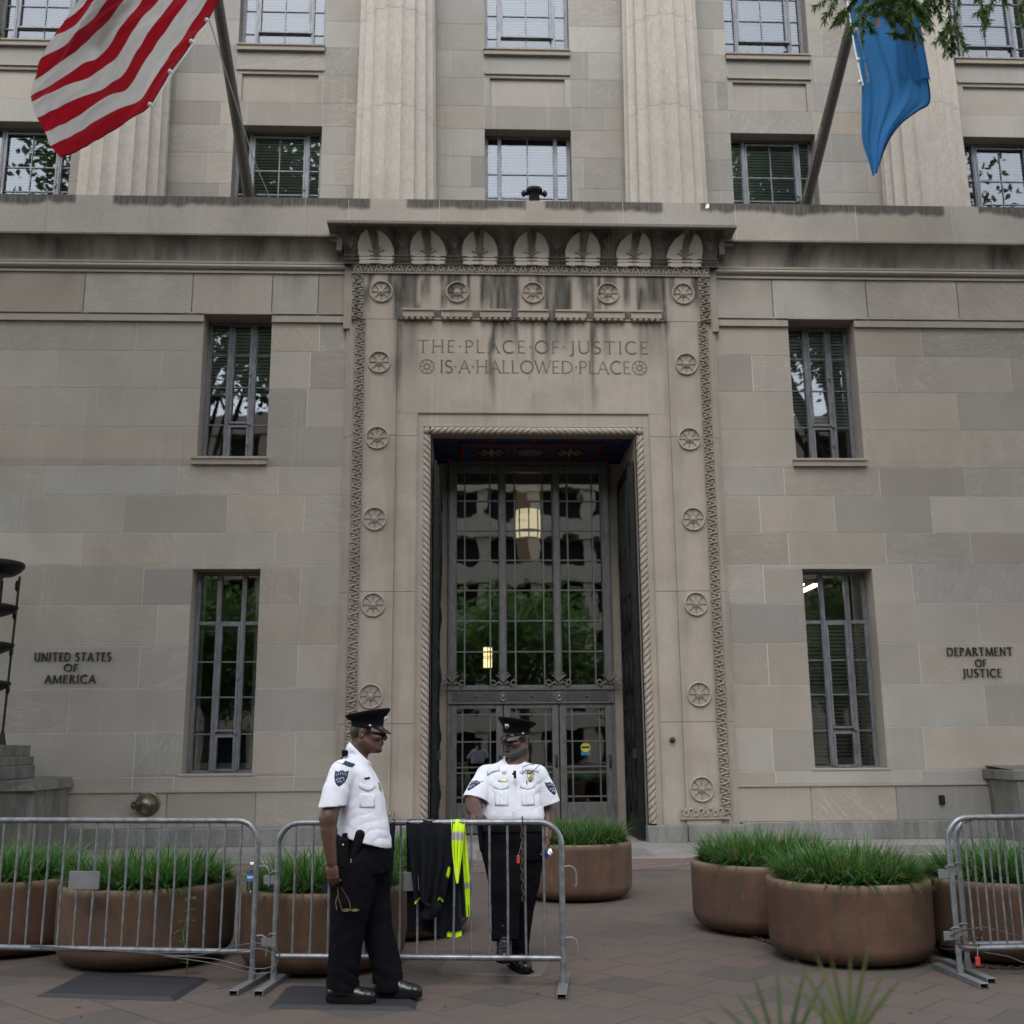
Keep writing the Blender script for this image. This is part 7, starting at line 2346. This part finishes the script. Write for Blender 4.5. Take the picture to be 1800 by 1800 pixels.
# ---------------------------------------------------------------- bearded guard facing the camera
def guard_front():
    L0 = (-.86, -10.38, 0.0)
    Y0 = -10.38
    hf, hm = head_frame((-.818, Y0 + .015, 1.632), R(-42), R(-3), R(5))
    F = Field((-1.32, -11.05, .02), (-.38, -10.0, 1.86), .005)
    S = add_head(F, hf, hm, 1.02, heavy=.006)
    F.chain([S(-.02, 0, -.05), S(-.035, 0, -.12), (-.855, Y0 + .03, 1.40)], [.068, .070, .095], .03)
    F.stack([(.92, -.86, Y0, .17, .13), (1.1, -.86, Y0, .17, .14), (1.36, -.86, Y0 + .02, .17, .12), (1.43, -.86, Y0 + .03, .13, .07)], 0, 2.2, .03)
    # his right arm (viewer left): elbow out, hand closed over the rail at about x -1.12
    ry = rail_y(-1.12)
    F.chain([(-.95, Y0 + .02, 1.39), (-1.045, Y0 + .01, 1.36)], [.08, .07], .03)
    F.chain([(-1.045, Y0 + .01, 1.36), (-1.105, Y0 - .06, 1.27), (-1.155, Y0 - .14, 1.185)], [.072, .066, .057], .02)
    F.chain([(-1.155, Y0 - .14, 1.185), (-1.150, Y0 - .25, 1.155), (-1.135, Y0 - .36, 1.125)], [.056, .056, .040], .02)
    add_hand(F, (-1.133, Y0 - .365, 1.123), (.03, -1, -.10), (0, .0, -1), .185, [.95, 1.0, 1.05, 1.05], thumb=1)
    # his left arm hangs, holding a small blue packet
    F.chain([(-.77, Y0 + .02, 1.39), (-.675, Y0 + .02, 1.36)], [.08, .07], .03)
    F.chain([(-.675, Y0 + .02, 1.36), (-.632, Y0 + .04, 1.25), (-.600, Y0 + .05, 1.13)], [.070, .066, .056], .02)
    F.chain([(-.600, Y0 + .05, 1.13), (-.596, Y0 + .03, 1.07), (-.607, Y0 - .02, .98), (-.612, Y0 - .05, .93)], [.055, .055, .042, .034], .02)
    add_hand(F, (-.612, Y0 - .052, .925), (-.05, -.18, -1), (-1, -.2, .1), .18, [.75, .9, 1.0, 1.1], thumb=-1)
    for a, b, c in (((-.95, Y0, .93), (-.925, Y0 - .22, .56), (-.93, Y0 - .33, .22)), ((-.77, Y0, .93), (-.80, Y0 - .02, .5), (-.85, Y0 + .02, .10))):
        F.chain([a, b, c], [.085, .06, .045], .02)
    def bc(V):
        col = np.tile(SKIN2, (len(V), 1)).astype(np.float32)
        rel_ = (V - np.array(hf(0, 0, 0))) @ np.array(hm) / 1.02
        sd, fwd, up = rel_[:, 0], -rel_[:, 1], rel_[:, 2]
        hd = V[:, 2] > 1.48
        hair = hd & (up > -.03) & (fwd < .03) & ~((np.abs(fwd + .005) < .028) & (np.abs(sd) > .068) & (up < .04)); col[hair] = (.014, .012, .011)
        jaw = hd & (up < -.050 - .25 * np.maximum(0, .06 - fwd)) & (up > -.135) & (fwd > -.0) & ~((np.abs(up + .0565) < .016) & (np.abs(sd) < .026))
        side = hd & (up < -.0) & (up > -.1) & (fwd > -.002) & (fwd < .035) & (np.abs(sd) > .055)
        g_ = (.5 + .5 * np.sin(V[:, 0] * 900 + 3 * np.sin(V[:, 2] * 700)))[:, None]
        gb = np.array((.095, .088, .083)) * (.55 + .6 * g_)
        col[jaw] = gb[jaw] * .85; col[side] = (gb * .5 + SKIN2 * .5)[side]
        mo = hd & (fwd > .100) & (np.abs(up + .040) < .0075) & (np.abs(sd) < .034); col[mo] = gb[mo] * .5
        lips = hd & (fwd > .110) & (np.abs(up + .058) < .012) & (np.abs(sd) < .025); col[lips] = SKIN2 * np.array((.88, .74, .76))
        eye = hd & (fwd > .098) & (np.abs(up - .014) < .0055) & (np.abs(np.abs(sd) - .033) < .012); col[eye] = (.15, .13, .12)
        iris = eye & (np.abs(np.abs(sd) - .035) < .005); col[iris] = (.01, .008, .007)
        br = hd & (fwd > .09) & (np.abs(up - .034) < .006) & (np.abs(np.abs(sd) - .032) < .022); col[br] = (.02, .018, .017)
        return col
    P = F.build('person', 'skin', None, L0, bc)
    P.location = L0
    tag(P, 'bearded guard in white shirt facing us behind the barricade, one boot on its rail', 'person')
    l = lambda p: tuple(np.array(p) - np.array(L0))

    F = Field((-1.30, -10.80, .94), (-.42, -10.02, 1.58), .005)
    def tors(X, Y, Z):
        low = np.clip((1.17 - Z) / .15, 0, 1)
        return (-.0028 * sfold(X, Y, Z, (1, .2, .25), 55, .3, (5, 4, 14), 1.3) * low * np.clip((1.10 - Z) / .06, 0, 1)
                - .003 * sfold(X, Y, Z, (.25, .3, 1), 60, 1.0, (9, 4, 3), 1.5) * low
                - .003 * sfold(X, Y, Z, (-.8, .2, .8), 60, 1, (6, 3, 9), 1.4) * bump(X, Y, Z, (-.68, Y0 - .12, 1.27), (.09, .2, .14))
                - .003 * sfold(X, Y, Z, (.8, .2, .8), 60, 2, (6, 3, 9), 1.4) * bump(X, Y, Z, (-1.03, Y0 - .12, 1.27), (.09, .2, .14)))
    F.stack([(1.035, -.858, Y0 - .015, .215, .165), (1.05, -.856, Y0 - .02, .230, .186), (1.08, -.855, Y0 - .02, .234, .196), (1.16, -.857, Y0 - .01, .222, .188), (1.26, -.86, Y0, .212, .165), (1.36, -.862, Y0 + .01, .215, .140), (1.42, -.86, Y0 + .02, .185, .105),
             (1.455, -.858, Y0 + .02, .13, .085), (1.49, -.856, Y0 + .02, .08, .07)], 0, 2.3, .02, disp=tors)
    BODY = F; F = Field((-1.30, -10.80, .94), (-.42, -10.02, 1.58), .005)
    F.chain([(-.94, Y0 + .02, 1.405), (-1.05, Y0 + .01, 1.372)], [.066, .080], .03)
    F.chain([(-1.05, Y0 + .01, 1.372), (-1.10, Y0 - .05, 1.285), (-1.142, Y0 - .10, 1.19)], [.080, .088, .100], .02)
    F.chain([(-.78, Y0 + .02, 1.405), (-.672, Y0 + .02, 1.372)], [.066, .078], .03)
    F.chain([(-.672, Y0 + .02, 1.372), (-.622, Y0 + .03, 1.27), (-.580, Y0 + .04, 1.13)], [.078, .086, .094], .02)
    F.half((-1.135, Y0 - .09, 1.205), (-.28, -.30, -1), (-1.30, -10.8, .95), (-1.03, -10.1, 1.34))
    F.half((-.588, Y0 + .04, 1.165), (.28, .05, -1), (-.685, -10.7, .95), (-.42, -10.1, 1.26))
    F.chain([(-1.11, Y0 - .06, 1.25), (-1.165, Y0 - .15, 1.15)], [.066, .084], .004, '-')
    F.chain([(-.615, Y0 + .045, 1.21), (-.585, Y0 + .05, 1.09)], [.064, .080], .004, '-')
    BODY.merge(F, .018); F = BODY
    F.warp(lambda X, Y, Z: -.0036 * sfold(X, Y, Z, (.7, .2, 1), 70, .4, (9, 5, 7), 1.6) * bump(X, Y, Z, (-1.04, Y0 - .05, 1.31), (.08, .12, .06)) - .0036 * sfold(X, Y, Z, (-.7, .2, 1), 70, 1.4, (9, 5, 7), 1.6) * bump(X, Y, Z, (-.68, Y0 - .05, 1.31), (.08, .12, .06)))
    # open collar
    F.chain([(-.852, Y0 + .045, 1.495), (-.855, Y0 + .03, 1.45)], [.072, .088], .012)
    for q in (-1, 1):
        F.chain([(-.852 + q * .070, Y0 + .01, 1.470), (-.855 + q * .075, Y0 - .05, 1.450), (-.858 + q * .066, Y0 - .100, 1.405)], [.012, .019, .017], .010)
    F.half((-.852, Y0 + .03, 1.515), (0, -.62, .78), (-1.0, -10.6, 1.42), (-.7, -10.2, 1.58))
    F.cone((-.856, Y0 - .12, 1.47), (-.858, Y0 - .135, 1.385), .052, .012, .006, '-')
    F.chain([S(-.02, 0, -.06), (-.852, Y0 + .02, 1.45)], [.066, .068], .004, '-')
    shirt = F.build('shirt', 'shirt', P, L0)
    F = Field((-1.0, -10.58, 1.28), (-.7, -10.25, 1.52), .005)
    F.stack([(1.30, -.858, Y0 - .01, .085, .098), (1.40, -.857, Y0 - .005, .078, .095), (1.455, -.855, Y0 + .005, .074, .085)], 0, 2.1, .01); F.build('undershirt', 'tee', P, L0)
    shoulder_patch(shirt, P, l((-1.128, Y0 - .10, 1.300)), (.62, -.78, .2), (.30, .1, 1), .078)
    shoulder_patch(shirt, P, l((-.585, Y0 - .02, 1.275)), (.55, .8, -.2), (-.3, 0, 1), .086)
    for q, cx_ in ((-1, -.948), (1, -.752)):
        decal(shirt, l((cx_, Y0 - .2, 1.300)), (1, 0, 0), (0, 0, 1), [(-.056, .022), (.056, .022), (.056, -.004), (.028, -.014), (0, -.022), (-.028, -.014), (-.056, -.004)], 'shirt', P, 'pocket_flap', .006)
        decal(shirt, l((cx_, Y0 - .2, 1.225)), (1, 0, 0), (0, 0, 1), rectp(-.050, .050, -.060, .055), 'shirt', P, 'pocket', .003)
        decal(shirt, l((cx_, Y0 - .2, 1.225)), (1, 0, 0), (0, 0, 1), rectp(-.014, .014, -.058, .04), 'shirt', P, 'pocket_pleat', .0052)
    decal(shirt, l((-.858, Y0 - .2, 1.20)), (1, 0, .03), (0, 0, 1), rectp(-.015, .015, -.17, .17, 6), 'shirt', P, 'placket', .003)
    for z in (1.30, 1.215, 1.13, 1.06): decal(shirt, l((-.858, Y0 - .2, z)), (1, 0, 0), (0, 0, 1), [(.006 * math.cos(t), .006 * math.sin(t)) for t in np.linspace(0, 6.28, 9)[:-1]], 'tee', P, 'button', .006)
    decal(shirt, l((-.935, Y0 - .2, 1.345)), (1, 0, .06), (0, 0, 1), rectp(-.032, .032, -.006, .006), 'gold', P, 'name_bar', .005)
    bd = decal(shirt, l((-.728, Y0 - .2, 1.375)), (1, 0, 0), (.05, 0, 1), [(x * .058, y * .082) for x, y in SHIELD], 'gold', P, 'badge', .008)
    decal(shirt, l((-.728, Y0 - .2, 1.378)), (1, 0, 0), (.05, 0, 1), [(.016 * math.cos(t), .018 * math.sin(t)) for t in np.linspace(0, 6.28, 11)[:-1]], 'silver', bd, 'badge_seal', .012)
    mb = MB(); mb.tube([l((-.85, Y0 - .195, 1.415)), l((-.848, Y0 - .20, 1.36))], .010, 8); mb.bevbox(-.868 - L0[0], -.846 - L0[0], -.20, -.17, 1.385, 1.40, .003); mb.build('clip_mic', 'belt', P)
    mb = MB(); mb.tube([l((-.763, Y0 - .19, 1.345)), l((-.760, Y0 - .19, 1.315))], .0042, 6); mb.build('pen', 'belt', P)
    mb = MB()
    mb.tube([l(p) for p in ((-.700, Y0 - .08, 1.455), (-.745, Y0 - .115, 1.455), (-.785, Y0 - .14, 1.44), (-.792, Y0 - .155, 1.415), (-.765, Y0 - .165, 1.395), (-.735, Y0 - .16, 1.392), (-.705, Y0 - .13, 1.415), (-.68, Y0 - .10, 1.435), (-.66, Y0 - .06, 1.45))], .0026, 6); mb.build('earpiece_cord', 'belt', P)
    for q in (-1, 1): decal(shirt, l((-.86 + q * .15, Y0 - .06, 1.44)), (1, 0, -.32 * q), (0, -.6, .8), rectp(-.05, .05, -.022, .022), 'shirt', P, 'epaulette', .006)
    # trousers: right knee forward with the boot on the rail, left leg straight
    F = Field((-1.16, -10.92, .06), (-.52, -10.1, 1.08), .005)
    F.stack([(.78, -.855, Y0 - .01, .20, .165), (.87, -.857, Y0 - .01, .218, .178), (.96, -.858, Y0 - .01, .222, .18), (1.04, -.858, Y0 - .01, .218, .175)], 0, 2.4, .02)
    F.chain([(-.955, Y0 - .02, .84), (-.930, Y0 - .16, .70), (-.922, Y0 - .235, .58)], [.138, .126, .112], .03)
    F.chain([(-.922, Y0 - .235, .58), (-.928, Y0 - .275, .40), (-.932, Y0 - .315, .25)], [.106, .097, .095], .03)
    F.chain([(-.765, Y0, .84), (-.785, Y0 - .01, .62), (-.815, Y0 + .0, .42), (-.842, Y0 + .015, .20), (-.848, Y0 + .02, .09)], [.140, .122, .104, .098, .098], .03)
    F.warp(lambda X, Y, Z: -.0045 * sfold(X, Y, Z, (.5, .2, 1), 66, 0, (11, 6, 5), 1.4) * (bump(X, Y, Z, (-.85, Y0, .17), (.14, .3, .06)) + bump(X, Y, Z, (-.93, Y0 - .3, .32), (.12, .12, .05)))
           - .0032 * sfold(X, Y, Z, (.6, .3, 1), 44, 1, (7, 4, 3), 1.5) * bump(X, Y, Z, (-.86, Y0 - .1, .62), (.3, .3, .14)))
    F.half((-.93, Y0 - .31, .262), (0, -.25, -1), (-1.1, -10.9, .1), (-.81, -10.58, .36)); F.half((0, 0, .108), (0, 0, -1), (-1.05, -10.56, 0), (-.6, -10.1, .2))
    F.half((0, 0, 1.035), (0, 0, 1), (-1.2, -10.9, 1.0), (-.4, -10.0, 1.1))
    F.build('trousers', 'trousers', P, L0)
    boot(P, L0, (-.935, -10.625), (-.945, -10.925), .185, .12, .053, pitch=-.035)
    boot(P, L0, (-.862, -10.29), (-.770, -10.575), .018, .14, .053)
    F = Field((-1.16, -10.66, .86), (-.54, -10.12, 1.08), .005)
    F.stack([(.975, -.858, Y0 - .01, .232, .190), (1.03, -.858, Y0 - .01, .230, .188)], 0, 2.4, .006); F.build('duty_belt', 'belt', P, L0)
    F = Field((-1.26, -10.60, .76), (-.98, -10.28, 1.08), .005); F.cone((-1.10, Y0 - .02, 1.02), (-1.085, Y0 - .05, .86), .038, .032, .01, flat=((1, 0, 0), .7)); F.cone((-1.105, Y0 - .01, 1.05), (-1.10, Y0 + .03, 1.075), .022, .02, .01); F.build('holster', 'belt', P, L0)
    police_cap(P, L0, hf, hm, 1.02)
    pk = empty('blue_packet', (-.625, -10.47, .83), 'small blue and white packet held in the hanging hand of the bearded guard', 'packet')
    F = Field((-.06, -.07, -.07), (.07, .07, .08), .004); F.ell((0, 0, 0), (.030, .032, .048), .01); F.warp(lambda X, Y, Z: -.004 * np.sin(X * 150 + 2 * np.sin(Z * 90)) - .003 * np.sin(Z * 180 + Y * 90)); F.build('wrapper', 'blue_plastic', pk, (0, 0, 0))
    F = Field((-.01, -.07, -.07), (.08, .07, .08), .004); F.ell((.030, -.012, .0), (.020, .022, .028), .01); F.warp(lambda X, Y, Z: -.003 * np.sin(X * 170 + 2 * np.sin(Z * 120))); F.build('white_tip', 'white_paper', pk, (0, 0, 0))
    return P
guard_front()
